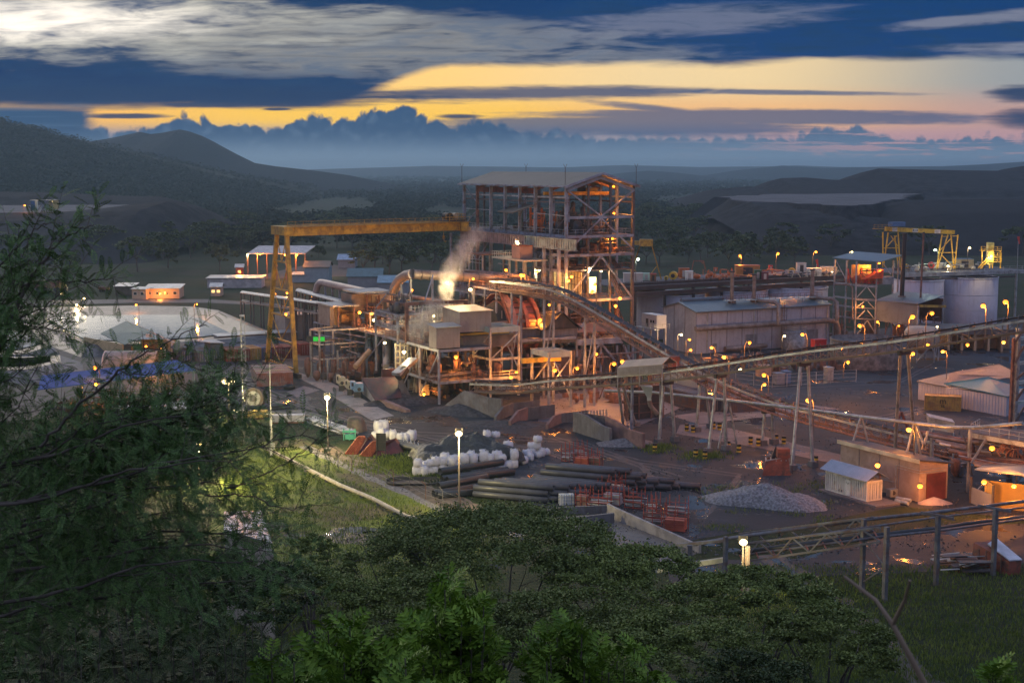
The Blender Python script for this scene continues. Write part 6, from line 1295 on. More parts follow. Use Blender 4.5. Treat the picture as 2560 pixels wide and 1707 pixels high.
mb=MB();mb.bar(r_['apf']+V3(0,-.1,.15),r_['r0']+V3(0,-.1,.15),.3,.3);mb.build('fascia',whp,GR)
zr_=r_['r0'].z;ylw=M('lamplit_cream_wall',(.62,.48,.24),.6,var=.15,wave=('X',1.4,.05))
for k_,x in(('r0',1745),('r0',1670)):q=at(*Z(9,x,1100),D_);MB().bar((q.x,q.y,0),(q.x,q.y,zr_+.3),.35).build('column',whp,GR)
q0,q1=at(*Z(9,1430,1000),D_+9),at(*Z(9,1780,1000),D_+9);mb=MB();mb.ext([(q0.x,q0.y,0),(q1.x,q1.y,0),(q1.x,q1.y,zr_),(q0.x,q0.y,zr_)],(0,.3,0));mb.build('inner_wall',ylw,GR)
q0=at(*Z(9,1240,1000),D_);mb=MB();mb.ext([(q0.x,q0.y,0),(q0.x-13,q0.y+14,0),(q0.x-13,q0.y+14,zr_),(q0.x,q0.y,zr_)],(.2,.2,0));mb.build('side_wall',ylw,GR)
sg=at(*Z(9,1510,887),D_-.3);mb=MB();mb.box(sg,(1.5,.08,.75));b2=mb.build('sign_board',MATS['sign_white'],GR);text('WORKSHOP',.24,sg+V3(0,-.06,.12),(pi/2,0,0),blk,b2);text('BAY',.2,sg+V3(0,-.06,-.18),(pi/2,0,0),blk,b2)
clutter(GR,*(lambda u,v:(u-6,u+2,v-8,v+2))(*UV(at(*Z(9,1600,1110),D_+4))),0,3,26,101,(orp,steeld,yel),.8)
QH=thing('barrel_shelter','grey barrel vaulted shelter below the green roofed workshop','shelter',g(*Z(9,1250,1170)));qc=at(*Z(9,1075,1150),D_-12);w_=3.4
arc=[V3(0,-w_*cos(a),w_*sin(a)*1.0)for a in(pi*i/10 for i in range(11))];mb=MB();L_6=V3(11,2.0,0)
for a,c_ in zip(arc,arc[1:]):mb.quad(V3(qc.x,qc.y,0)+a,V3(qc.x,qc.y,0)+L_6+a,V3(qc.x,qc.y,0)+L_6+c_,V3(qc.x,qc.y,0)+c_)
mb.build('vault',M('pale_fabric',(.26,.27,.26),.6,wave=('X',1.5,.05)),QH);mb=MB();mb.path([V3(qc.x-.05,qc.y,0)+a for a in arc],.12,5);mb.build('end_hoop',whp,QH)
BL=thing('open_shed','long bright blue roofed open shed on steel posts at the left','shed',g(*Z(9,1180,1560)))
f1_,f2_=at(*Z(9,1985,1240),253),at(*Z(9,380,1440),236);k1,k2=at(*Z(9,1790,1140),268),at(*Z(9,420,1300),250)
mb=MB();mb.ext([f1_,f2_,k2,k1],(0,0,.14));mb.build('roof',M('cobalt_blue_roof',(.035,.09,.32),.85,0,.12,.4,wave=('X',2.4,.04)),BL)
for x in(1955,1575,1185,800):t_=(1985-x)/1605;q=f1_.lerp(f2_,t_);MB().bar((q.x,q.y+.3,0),q,.34).build('post',bluec,BL);q=k1.lerp(k2,t_)+V3(0,-1,0);MB().bar((q.x,q.y,0),q,.3).build('post',bluec,BL)
clutter(BL,*(lambda u,v:(u-10,u+2,v-22,v))(*UV(at(*Z(9,1850,1480),256))),0,2.6,80,103,(darkst,steeld,rust),.9)
for x,y,r,m,lab in((1670,1505,3.2,'pale_tarp','pale tarped mound left of the open blue shed front'),(1800,1492,2.6,'pinkish_tarp','pinkish tarped mound between the two pale ones'),(1925,1520,3.0,'white_tarp','white tarped bundle at the corner of the blue shed')):
 pile('tarped_mound',lab,g(*Z(9,x,y)),r*.75,r*.5,1.3,M(m,{'pale_tarp':(.30,.31,.35),'pinkish_tarp':(.32,.24,.23),'white_tarp':(.5,.5,.52)}[m],.5),0,12,.2,int(x),kind='thing',steep=2.2)
for i,(x0,y0,x1,y1,x2,y2,x3,y3,D_)in enumerate(((0,1080,560,1040,470,1010,-100,1040,225),(420,1090,835,1045,700,985,480,1000,222),(820,1010,935,1025,860,995,730,985,226))):
 th=thing('light_roofed_store',('long','broad ribbed','small')[i]+' pale metal roofed store just above the left tree','store',g(*Z(10,x0,y0+60)))
 q=[at(*Z(10,x0,y0),D_),at(*Z(10,x1,y1),D_),at(*Z(10,x2,y2),D_+7),at(*Z(10,x3,y3),D_+7)]
 mb=MB();mb.ext(q,(0,0,.12));mb.build('roof',roofl,th);mb=MB();mb.ext([V3(p.x,p.y,0)for p in(q[0]+V3(.4,.4,0),q[1]+V3(-.4,.4,0),q[2]+V3(-.4,-.4,0),q[3]+V3(.4,-.4,0))],(0,0,min(p.z for p in q)-.05));mb.build('wall',grw,th)
def container(label,p,m,ax=None,L=6.06,w=2.44,h=2.59,grp=None,z=0,nm='shipping_container',logo=None,doors=True):
 """p: near bottom corner; ax: unit long axis; the door end is at p"""
 ax=ax or V3(-UU[0],-UU[1],0);sd_=V3(ax.y,-ax.x,0);p=V3(p.x,p.y,z);th=thing(nm,label,'container',p,grp);q=[p+V3(0,0,.1),p+sd_*w+V3(0,0,.1),p+sd_*w+ax*L+V3(0,0,.1),p+ax*L+V3(0,0,.1)]
 mb=MB();mb.ext(q,(0,0,h-.1));mb.build('body',m,th);mb=MB();n=int(L/.42)
 for i in range(n):
  for s_ in(-.03,w+.03):a=p+ax*(.35+i*(L-.7)/(n-1))+sd_*s_;mb.bar(a+V3(0,0,.25),a+V3(0,0,h-.15),.14,.12)
 for i in range(n):a=p+ax*(.35+i*(L-.7)/(n-1));mb.bar(a+V3(0,0,h+.02),a+sd_*w+V3(0,0,h+.02),.16,.05)
 mb.build('corrugation',m,th);mb=MB()
 for a in(q[0],q[1],q[2],q[3]):mb.bar(a-V3(0,0,.08),a+V3(0,0,h-.06),.2)
 for a,b_ in((q[0],q[1]),(q[1],q[2]),(q[2],q[3]),(q[3],q[0])):mb.bar(a,b_,.17);mb.bar(a+V3(0,0,h-.12),b_+V3(0,0,h-.12),.17)
 mb.build('frame',m,th)
 if doors:
  for j in(0,1):
   mb=MB();a=p-ax*.07+sd_*(.18+j*(w/2-.1));mb.ext([a+V3(0,0,.25),a+sd_*(w/2-.26)+V3(0,0,.25),a+sd_*(w/2-.26)+V3(0,0,h-.25),a+V3(0,0,h-.25)],ax*.05);d_=mb.build('door',m,th)
   mb=MB();[mb.bar(a-ax*.05+sd_*t_+V3(0,0,.2),a-ax*.05+sd_*t_+V3(0,0,h-.2),.05)for t_ in(.3,.75)];mb.build('lock_rod',gal,d_)
 return th
def cm(n,c,d=(.12,.07,.05)):return M(n+'_container_paint',c,.55,0,.2,.8,dirt=d,dscale=.6,damt=.7)
crow=((612,592,'navy',(.03,.06,.16),'navy blue container under a small pitched roof, leftmost of the row'),(795,592,'slate',(.10,.15,.22),'slate blue container with a rusty roof near the left of the row'),(935,582,'teal',(.06,.11,.13),'dark teal container under a pale flat sheet roof'),(1085,582,'brick',(.28,.07,.04),'brick red container right of the dark teal one'),(1210,580,'maroon',(.17,.05,.05),'maroon container between the brick red and the yellow ones'),(1325,566,'mustard',(.42,.26,.07),'mustard yellow container in the row'),(1440,560,'royal',(.04,.09,.26),'royal blue container right of the mustard one'),(1545,555,'plum',(.20,.05,.07),'plum red container behind the gantry leg'),(1660,552,'wine',(.16,.04,.05),'wine red container, right end of the row'))
for x,y,n_,c_,lab in crow:container(lab,g(*Z(10,x,y)),cm(n_,c_),grp='containers in a row by the covered walkway')
container('dull red container standing alone beside the left steel structure',g(*Z(10,1830,520)),cm('dullred',(.22,.05,.05)))
ct=g(*Z(10,612,592));rt=thing('pitched_roof_sheet','small corrugated pitched roof over the navy container','roof',ct+V3(0,0,2.6));mb=MB()
for s_ in(-1,1):mb.ext([ct+vv*1.22+V3(0,0,4.1),ct+vv*1.22+bb*6+V3(0,0,4.1),ct+vv*(1.22+s_*1.9)+bb*6+V3(0,0,2.72),ct+vv*(1.22+s_*1.9)+V3(0,0,2.72)],(0,0,.08))
mb.build('sheets',roofg,rt);ct=g(*Z(10,935,582));mb=MB();mb.ext([ct-vv*.4+V3(0,0,4.2),ct+vv*3+V3(0,0,3.9),ct+vv*3+bb*7+V3(0,0,3.9),ct-vv*3+bb*7+V3(0,0,4.2)],(0,0,.1));rt=thing('flat_roof_sheet','pale flat sheet roof on the dark teal container','roof',ct+V3(0,0,2.6));mb.build('sheet',roofl,rt);mb=MB();mb.ext([ct+V3(0,0,2.7),ct+vv*2.44+V3(0,0,2.7),ct+vv*2.44+bb*6+V3(0,0,2.7),ct+bb*6+V3(0,0,2.7)],(0,0,1.2));mb.build('upstand',cm('teal',(.06,.11,.13)),rt)
axc=V3(.965,.262,0);p=g(*Z(10,1392,838));nb_c=V3(-axc.y,axc.x,0)
for i,(n_,c_,lab)in enumerate((('rustred',(.26,.07,.05),'rust red container, nearest of the yard cluster beside the gantry leg'),('oldgold',(.34,.22,.09),'faded gold container, second of the yard cluster'),('dustyrose',(.30,.14,.12),'dusty rose container, third of the yard cluster'),('palebrown',(.30,.2,.15),'pale brown container, fourth of the yard cluster'),('greyred',(.25,.17,.15),'greyish red container, farthest of the yard cluster'))):
 q=p+nb_c*2.5*(i+1);container(lab,q,cm(n_,c_,(.25,.2,.2)),axc,L=6.9)
YCt=container('yellow container with black lettering on its side in the right yard',g(*Z(8,1705,685)),M('ochre_container_paint',(.48,.30,.08),.6,0,.15,.6,dirt=(.22,.12,.06),dscale=.4,damt=.7),V3(-.955,.30,0),doors=False)
YCt.location;p=g(*Z(8,1705,685));ax=V3(-.955,.30,0);fr2=V3(ax.y,-ax.x,0);fr2=-fr2 if fr2.y>0 else fr2;ag=math.atan2(-ax.y,-ax.x)
w_side=fr2*.14 if(V3(ax.y,-ax.x,0).dot(fr2)<0)else fr2*.14
for tx,zz,sz in(('m',1.75,1.5),('sc',.95,.95)):text(tx,sz,p+ax*3.0+fr2*.16+V3(0,0,zz),(pi/2,0,ag),blk,YCt)
for lab,x,y,n_ in(('dark blue container under a pale slatted roof in the centre yard',845,690,0),('second dark blue container of the centre yard, one step left',700,640,1),('third dark blue container of the centre yard',620,600,2)):
 container(lab,g(*Z(7,x,y)),cm('darkblue',(.05,.07,.12)),V3(-UU[0],-UU[1],0),L=12.2 if n_==0 else 9,grp='dark blue containers in the centre yard')
for lab,x,y in(('long navy container seen side on in the centre yard',850,690),):
 container(lab,g(*Z(7,x,y))+vv*2.7,cm('darkblue',(.05,.07,.12)),V3(.94,.34,0),L=9.5)
WC=container('white container store with its doors at the right end under a corrugated pitched roof',g(*Z(13,1131,335)),M('chalky_container_paint',(.62,.60,.56),.55,0,.06,.8,dirt=(.38,.34,.28),dscale=.9,damt=.5),None,z=.25)
WC.location.z+=0
for ch in list(WC.children)+[c_ for ch in WC.children for c_ in ch.children]:bpy.data.objects.remove(ch)
bpy.data.objects.remove(WC)
p=g(*Z(13,1131,335));q=g(*Z(13,1281,322));e=g(*Z(13,820,242));axw=(e-p).normalized();axw=V3(axw.x,axw.y,0).normalized();
WC=container('white container store with its doors at the right end, on a concrete plinth',p-V3(0,0,0),M('chalky_container_paint',(.62,.60,.56),.55,0,.06,.8,dirt=(.38,.34,.28),dscale=.9,damt=.5),axw,z=.25,L=(e-p).length)
swc=V3(axw.y,-axw.x,0);Lw=(e-p).length
mb=MB();s0=p-axw*2.6-swc*.7;mb.ext([s0,s0+swc*4.2,s0+swc*4.2+axw*(Lw+3.4),s0+axw*(Lw+3.4)],(0,0,.25));pl_=thing('concrete_plinth','concrete plinth under the white container store','plinth',s0);mb.build('slab',CM,pl_)
RFc=thing('corrugated_roof','corrugated pitched roof raised over the white container store','roof',p+V3(0,0,2.9));crm=M('zinc_sheet',(.34,.38,.44),.32,.6,.1,.8)
for s_ in(0,1):
 mb=MB();n=34;a0,a1_=p-axw*.7,p+axw*(Lw+.6);rid=swc*1.22+V3(0,0,4.15);ev=(swc*-.75 if not s_ else swc*3.2)+V3(0,0,3.05)
 for i in range(n):
  A_,B_=a0.lerp(a1_,i/n),a0.lerp(a1_,(i+1)/n);M_=A_.lerp(B_,.5)+V3(0,0,.09);mb.quad(A_+rid,M_+rid,M_+ev,A_+ev);mb.quad(M_+rid,B_+rid,B_+ev,M_+ev)
 mb.build('sheeting',crm,RFc)
for t_ in(.03,.97):
 for s_ in(.05,2.4):q=p.lerp(p+axw*Lw,t_)+swc*s_;MB().bar(q+V3(0,0,2.8),q+V3(0,0,3.5),.1).build('strut',rust,RFc)
fd=-swc;mb=MB();dq=p+axw*2.9-swc*.12;mb.ext([dq+V3(0,0,.4),dq+axw*1.0+V3(0,0,.4),dq+axw*1.0+V3(0,0,2.45),dq+V3(0,0,2.45)],-swc*.05);dr_=mb.build('side_door',whp,WC)
agw=math.atan2(-axw.y,-axw.x)
for i in(0,1):text('8' if i==0 else '8',.42,p+axw*(4.6+i*.5)-swc*.14+V3(0,0,.75),(pi/2,0,agw),blk,WC)
mb=MB();mb.path([dq+axw*.5-swc*.07+V3(0,0,2.15)+axw*.2*cos(a)+V3(0,0,.2*sin(a))for a in(pi+pi*i/8 for i in range(9))],.035,4);mb.build('emblem',blk,WC)
SB=thing('substation','beige flat sided substation building with a dark sloping roof and wall lamp','building',g(*Z(8,1280,1560)))
k0=g(*Z(13,1535,325));k1_,k2_=at(2115,1100,1),None
zroof=zt(k0,Z(8,0,1180)[1]);rx=lambda X:(X-1280)/F
axs=axw;Ls=(rx(2115.5)*k0.y-k0.x)/(axs.x-rx(2115.5)*axs.y);Ls=abs(Ls);bks=V3(-axs.y,axs.x,0)*-1;bks=bks if bks.y>0 else-bks
Wb=(rx(2390)*k0.y-k0.x)/(bks.x-rx(2390)*bks.y);bgm=M('sandy_render',(.36,.27,.22),.75,0,.08,.6,dirt=(.26,.18,.14),dscale=.5,damt=.7)
f_=k0+axs*Ls;mb=MB();mb.hexa([k0,k0+bks*Wb,f_+bks*Wb,f_,k0+V3(0,0,zroof),k0+bks*Wb+V3(0,0,zroof-.9),f_+bks*Wb+V3(0,0,zroof-.9),f_+V3(0,0,zroof)]);mb.build('wall',bgm,SB)
e1_,e2_=k0-axs*.3-bks*.3,f_+axs*.3-bks*.3;zz=V3(0,0,zroof+.02)
mb=MB();mb.ext([e1_+zz,e2_+zz,e2_+bks*(Wb+1.2)+zz-V3(0,0,.95),e1_+bks*(Wb+1.2)+zz-V3(0,0,.95)],(0,0,.16));mb.build('roof',M('dark_sheet_roof',(.07,.065,.075),.4,.3),SB)
mb=MB();mb.bar(e1_-bks*.08+zz+V3(0,0,-.1),e2_-bks*.08+zz+V3(0,0,-.1),.12,.5);mb.build('fascia',M('cream_fascia',(.58,.50,.34),.6),SB)
mb=MB()
for t_ in(.245,.49,.75):q=k0.lerp(f_,t_)-bks*.02;mb.bar(q,q+V3(0,0,zroof-.3),.07,.06)
mb.build('panel_joint',MATS['joint_grey'],SB)
mb=MB();q0=k0-bks*.25+V3(0,0,zroof-1.6);[mb.bar(q0+axs*4+V3(0,0,z_),q0-axs*.2+V3(0,0,z_),.05)for z_ in(0,.35)];[mb.bar(q0-axs*.25+V3(0,0,z_),q0-axs*.25+bks*(Wb*.9)+V3(0,0,z_),.05)for z_ in(0,.35)];mb.bar(q0+axs*4+V3(0,0,.3),q0+axs*4+V3(0,0,-4.5),.12);mb.bar(q0+axs*4+V3(0,0,-2),q0+axs*8+V3(0,0,-2.2),.08);mb.build('cable_tray',gal,SB)
mb=MB();q0=k0-axs*.06+bks*1.2;mb.ext([q0,q0+bks*3.4,q0+bks*3.4+V3(0,0,3.6),q0+V3(0,0,3.6)],axs*-.06);mb.build('red_door',M('oxide_red_door',(.12,.03,.025),.5,var=.35),SB)
mb=MB();a=g(*Z(13,1340,285));mb.box(a+V3(0,.5,.5),(1.3,.9,1.0),.4);th=thing('air_conditioner','small grey condenser unit by the substation wall','condenser',a);mb.build('casing',gal,th);mb=MB();mb.tube(a+V3(0,0,.55),a+V3(0,-.02,.55),.3,n=12);mb.build('fan',darkst,th)
for i,(x0,y0,x1,y1)in enumerate(((1362,292,1475,312),(1358,312,1455,335))):th=thing('short_pipe',('upper','lower')[i]+' of two short pale pipes lying by the substation','pipe',g(*Z(13,x0,y0)));MB().tube(g(*Z(13,x0,y0),.3),g(*Z(13,x1,y1),.3),.26,n=10).build('barrel',gal,th)
pile('sand_heap','small pale sand heap at the substation corner',g(*Z(13,1650,335)),2.6,1.3,.9,M('pale_sand',(.34,.27,.26),.9,bump=.02),0,12,.1,3)
pile('gravel_heap','long heap of coarse light grey gravel right of the pipe stacks',g(1925,1262)+V3(0,1,0),8.3,4.2,2.9,M('light_gravel',(.19,.19,.21),.8,0,.55,3.2,bump=.3,bscale=2.6),-.42,44,.35,17,steep=1.25)
RB=thing('rusty_skip','rusty open skip with rails and a triangular hood at the yard edge','skip',g(*Z(7,1480,1330)));p=g(*Z(7,1400,1335));q=g(*Z(7,1690,1330));w_=q.x-p.x
mb=MB();mb.add([p,q,q+V3(.3,2.6,0),p+V3(.6,2.6,0),p+V3(.5,.3,2),q+V3(-.4,.3,2.6),q+V3(-.2,2.6,2.6),p+V3(.9,2.6,2.0)],[(0,1,5,4),(1,2,6,5),(2,3,7,6),(3,0,4,7),(3,2,1,0)]);mb.build('hull',redst,RB)
mb=MB();[mb.bar(p+V3(.6+i*.7,.4,2.1),p+V3(.9+i*.7,2.6,2.1),.14)for i in range(5)];mb.bar(p+V3(.5,.4,2.1),q+V3(-.5,.4,2.5),.16);mb.build('rails',gal,RB);mb=MB();mb.add([p+V3(w_*.4,2,2.2),p+V3(w_*.75,2,2.4),p+V3(w_*.55,2.2,3.9),p+V3(w_*.4,3,2.2),p+V3(w_*.75,3,2.4)],[(0,1,2),(3,2,4),(0,2,3),(1,4,2)]);mb.build('hood',darkst,RB)
mb=MB();mb.box(p+V3(w_*.75,1.2,3.1),(w_*.42,1.4,1.3));mb.build('box',redst,RB)
def bollard(lab,p):
 th=thing('bollard',lab,'bollard',p,'striped drum bollards');
 for j,m in enumerate((yel2,blk,yel2,blk)):MB().tube(p+V3(0,0,j*.3),p+V3(0,0,j*.3+.3),.34,n=12).build('band',m,th)
 MB().tube(p+V3(0,0,1.2),p+V3(0,0,1.26),.36,n=12).build('cap',darkst,th)
for lab,x,y in(('striped bollard on grass left of the ribbed bunker',-1,0),)+tuple(('striped drum bollard '+d_,x,y)for d_,x,y in(('at the left end of the concrete strip',635,880),('second on the concrete strip beside the thin post',698,893),('on the far edge of the strip, left of the pair',905,858),('on the far edge of the strip near the trestle top',967,868),('in front of the bunker wing wall',312,1085),('left on the grass tuft by the second trestle',726,1140),('touching the second trestle footing',820,1160),('behind the second trestle right footing',1055,1062),('alone on the gravel right of the second trestle',1163,1095),('mid strip, left of two',1282,1015),('mid strip, right of two',1360,1030),('far edge of the strip right of the thin post',1540,992),('largest, on the far edge of the strip',1618,1010),('by the third trestle right footing',1942,1215))):
 bollard(lab,g(*Z(12,838,305))if x<0 else g(*Z(7,x,y)))
# - stock yard in the middle foreground
gp=M('grey_plastic_pipe',(.085,.088,.10),.38,0,.15,.4,dirt=(.05,.05,.055),dscale=.3)
def rawpipe(L,r,m,dark_in=True):
 mb=MB();mb.lathe((0,0,0),[(r,0),(r,L),(r*.86,L),(r*.86,0),(r,0)],14);me=mb.build('pipe',m).data;o=bpy.data.objects[-1]if 0 else None;return me
def lay(me,label,grp,a,b_,cat='pipe',name='plastic_pipe',L=None):
 o=bpy.data.objects.new(name,me);COL.objects.link(o);d=(Vector(b_)-Vector(a));o.location=a;o.rotation_euler=d.to_track_quat('Z','Y').to_euler();o.scale=(1,1,d.length/L)if L else(1,1,1)
 return props(o,label,cat,grp)
def proto(L,r,m):
 mb=MB();mb.lathe((0,0,0),[(r,0),(r,L),(r*.88,L),(r*.88,0),(r,0)],14);o=mb.build('proto_pipe',m);me=o.data;bpy.data.objects.remove(o);return me
ppm=proto(12,.42,gp);e1_,s1_=g(*Z(12,270,965)),g(*Z(11,1545,895));dpp=(e1_-s1_);Lp=dpp.length;dpp.normalize();npp=V3(-dpp.y,dpp.x,0)
rr=random.Random(5);OD='first second third fourth fifth sixth seventh eighth ninth'.split();LYR=('bottom','second','third','top')
for ly in range(3):
 for i in range(9-ly*2):
  sh=i*1.35+rr.uniform(-.9,.9)+ly*.5;e=e1_+npp*(i+ly*.5)*.95+dpp*sh+V3(0,0,.42+ly*.74);a_=rr.uniform(-.02,.02)
  lay(ppm,OD[i]+' pipe from the front in the '+LYR[ly]+' layer of the left grey stack','grey pipes in the left stack',e-(dpp+npp*a_)*Lp,e,L=12)
e2_=g(*Z(12,800,850));
for ly in range(4):
 for i in range(8-ly*2):
  sh=i*1.7+rr.uniform(-.7,.7)+ly*.5;e=e2_+npp*(i+ly*.5)*.95+dpp*sh+V3(0,0,.42+ly*.74)
  lay(ppm,OD[i]+' pipe from the front in the '+LYR[ly]+' layer of the right grey stack','grey pipes in the right stack',e-dpp*Lp*.95,e,L=12)
bp_=M('black_pipe',(.03,.032,.038),.4,0,.2,.6);bpm=proto(12,.5,bp_)
for i,(x0,y0,x1,y1,z)in enumerate(((1235,735,1900,640,.5),(1290,745,1960,655,.5),(1215,715,1850,615,1.3),(1150,880,1650,800,.45),(1190,895,1700,855,.45),(1200,860,1690,765,1.2))):
 a,b_=g(*Z(11,x0,y0+20)),g(*Z(11,x1,y1+20));a.z=b_.z=z;lay(bpm,'thick black pipe '+('before the bag heap, front' if i==0 else 'before the bag heap, second' if i==1 else 'before the bag heap, on top' if i==2 else 'near the lamp mast, back' if i==3 else 'near the lamp mast, front' if i==4 else 'near the lamp mast, on top'),'thick black pipes',a,b_,L=12)
HB=thing('black_hose_bundle','bundle of black corrugated hoses lashed with pale straps beside the red hoppers','hose bundle',g(*Z(11,900,380)))
for i in range(4):MB().path([g(*Z(11,780+i*12,335+i*14),.5+.3*(i%2)),g(*Z(11,930+i*10,370+i*14),.5+.3*(i%2)),g(*Z(11,1080+i*10,430+i*8),.5+.3*(i%2))],.38,10).build('hose',bp_,HB)
mb=MB();
for t_ in range(7):q=g(*Z(11,840+t_*38,352+t_*14),.55);mb.tube(q-V3(.05,0,0),q+V3(.05,.02,0),.95,n=14,cap=False)
mb.build('strap',whp,HB)
def bagmesh(seed):
 r_=random.Random(seed);vs_=[];n=8;lv=((0,.46),(.12,.56),(.5,.60),(.85,.56),(1.02,.44),(1.08,.2),(1.06,.01))
 for z,r in lv:
  for j in range(n*2):
   a=2*pi*j/(n*2);sq=1/max(abs(cos(a)),abs(sin(a)))**.65;vs_.append((r*cos(a)*sq*.88*r_.uniform(.95,1.05),r*sin(a)*sq*.88*r_.uniform(.95,1.05),z*r_.uniform(.97,1.03)))
 m_=n*2;mb=MB();mb.add(vs_,[(i*m_+j,i*m_+(j+1)%m_,(i+1)*m_+(j+1)%m_,(i+1)*m_+j)for i in range(len(lv)-1)for j in range(m_)],True);return mb
bagm=M('white_woven_bag',(.66,.65,.70),.75,0,.12,2.5,dirt=(.40,.36,.34),dscale=1.2,bump=.06,bscale=5)
protos=[]
for k_ in range(4):
 th=thing('bulk_bag','x','bulk bag',(0,0,-50),'x');bagmesh(k_).build('sack',bagm,None).parent=th
 mb=MB();[mb.path([(sx_*.42,sy_*.42,.95),(sx_*.3,sy_*.3,1.14),(sx_*.12,sy_*.4,1.0)],.035,4)for sx_ in(-1,1)for sy_ in(-1,1)];o=mb.build('lifting_loop',whp);o.parent=th;protos.append(th)
def bag(k,x,y,z,lab,grp,sc=1.25):
 d=dup(protos[rr.randrange(4)],g(*Z(k,x,y))+V3(0,0,z),rr.uniform(-.6,.6)+.3,lab,grp,(sc*rr.uniform(.78,1.1),sc*rr.uniform(.8,1.1),sc*rr.uniform(.6,1.1)));return d
hb=1.22
for row,(n_,y0,x0,x1,y1)in enumerate(((17,685,975,1960,600),(16,640,1010,1950,560),(10,600,1350,1960,520))):
 for i in range(n_):
  x=x0+(x1-x0)*i/(n_-1);y=y0+(y1-y0)*i/(n_-1)+rr.uniform(-9,9);x+=rr.uniform(-14,14);bag(11,x,y,0,'white bulk bag in the low rows at the foot of the dark tarpaulin','white bulk bags around the tarpaulin')
  if rr.random()<.8 and row==0 or row==1 and i>3:bag(11,x+8,y,hb,'white bulk bag in the low rows at the foot of the dark tarpaulin','white bulk bags around the tarpaulin')
for x,y,z in((1690,520,1.2),(1780,525,1.2),(1690,470,2.4),(1780,465,2.6),(1740,500,1.2),(1830,520,1.2),(1910,500,0),(1905,490,1.1),(1860,480,0)):bag(11,x,y,z,'white bulk bag piled at the right shoulder of the tarpaulin','white bulk bags at the right shoulder')
for x,y,z in((2150,470,0),(2210,475,0),(2240,470,0),(2130,510,0),(2060,540,0),(2200,470,1.2),(2205,475,2.3),(2150,465,1.2),(2290,450,0),(2100,500,0)):bag(11,x,y+20,z,'white bulk bag in the small heap right of the big one','white bulk bags in the small heap')
for x,y,z in((570,300,0),(620,305,0),(670,300,0),(600,290,1),(650,285,1),(740,320,0),(830,330,0),(880,330,0),(930,328,0)):bag(11,x,y,z,'white bulk bag lying behind the red hoppers','white bulk bags behind the hoppers',1.5)
for o in protos:
 for c_ in list(o.children):bpy.data.objects.remove(c_)
 bpy.data.objects.remove(o)
tarp=M('dark_tarpaulin',(.022,.022,.023),.34,0,.5,.7,dirt=(.05,.048,.045),dscale=.5,damt=.7,bump=.35,bscale=.9)
pile('tarpaulin','crumpled dark tarpaulin draped over the white bulk bags',g(*Z(11,1500,560))+V3(0,1,.6),9,4.2,4.0,tarp,-.05,40,.5,31,kind='thing',steep=2.3)
pile('tarpaulin','lower grey tarpaulin over the left end of the bag rows',g(*Z(11,1120,600))+V3(1.5,1,0),4.5,3.0,2.6,tarp,-.1,30,.3,33,kind='thing',steep=2.6)
for lab,x0,x1,yb,yt in(('left of two red hoppers lying on the grass',375,600,470,300),('right of two red hoppers lying on the grass, with grid end',520,850,490,350)):
 a,b_=g(*Z(11,x0,yb)),g(*Z(11,x1,yb-40));th=thing('red_hopper',lab,'hopper',a,'red hoppers beside the bags');hh=(yb-yt)/4.052*a.y/F
 mb=MB();c_=a.lerp(b_,.5)+V3(0,1.4,0);L_7=(b_-a).length;m_=M('brick_red_paint',(.15,.03,.025),.55,var=.3,dirt=(.08,.035,.03));
 mb.add([a,b_,b_+V3(0,3.4,0),a+V3(0,3.4,0),a+V3(1.4,.9,hh*.85),b_+V3(-1.4,.9,hh*.85),b_+V3(-1.4,2.6,hh*.85),a+V3(1.4,2.6,hh*.85)],[(0,1,5,4),(1,2,6,5),(2,3,7,6),(3,0,4,7),(3,2,1,0)]);mb.build('hull',m_,th)
 mb=MB();lA,lB,lC,lD=a+V3(-1.8,0,0),a+V3(-.1,0,0),a+V3(1.2,.9,hh),a+V3(.1,.9,hh);
 for t_ in(0,.2,.4,.6,.8,1):mb.bar(lA.lerp(lD,t_),lB.lerp(lC,t_),.22,.3);mb.bar(lA.lerp(lB,t_),lD.lerp(lC,t_),.18,.25)
 mb.build('grid_end',M('coral_paint',(.32,.08,.04),.6),th)
a=g(*Z(11,620,520));th=thing('notice_board','black framed notice board on two posts in front of the red hoppers','sign',a);zt1,zb1=zt(a,Z(11,0,255)[1]),zt(a,Z(11,0,430)[1])
for s_ in(-.62,.62):MB().bar(a+V3(s_,0,0),a+V3(s_,0,zt1),.09).build('post',darkst,th)
mb=MB();mb.box((a.x,a.y,(zt1+zb1)/2),(1.5,.08,zt1-zb1),-.2);mb.build('panel',dark,th);mb=MB();[mb.box((a.x,a.y-.06,zb1+(zt1-zb1)*t_),(1.5,.04,.06),-.2)for t_ in(.1,.5,.9)];mb.build('batten',darkst,th)
TM=thing('tarped_machine','machine under a brown tarpaulin with green frame at its foot','machine',g(*Z(11,350,270)));a,b_=g(*Z(11,255,250)),g(*Z(11,455,270));hh=zt(a,Z(11,0,100)[1]);nv=9
mb=MB();vs_=[];
for j,(zf,sh)in enumerate(((0,1.0),(.35,.92),(.75,.8),(.95,.62),(1,.3))):
 for i in range(16):t_=2*pi*i/16;w_=(b_.x-a.x)/2*sh*(1+.1*sin(5*t_));vs_.append(((a.x+b_.x)/2+w_*cos(t_)-.2*zf,a.y+1.5+1.6*sh*sin(t_)*(1+.1*sin(4*t_)),hh*zf))
mb.add(vs_,[(j*16+i,j*16+(i+1)%16,(j+1)*16+(i+1)%16,(j+1)*16+i)for j in range(4)for i in range(16)]+[tuple(range(64,80))],True);mb.build('tarpaulin_cover',M('brown_tarp',(.12,.09,.07),.6,0,.3,.8,bump=.15,bscale=1.5),TM)
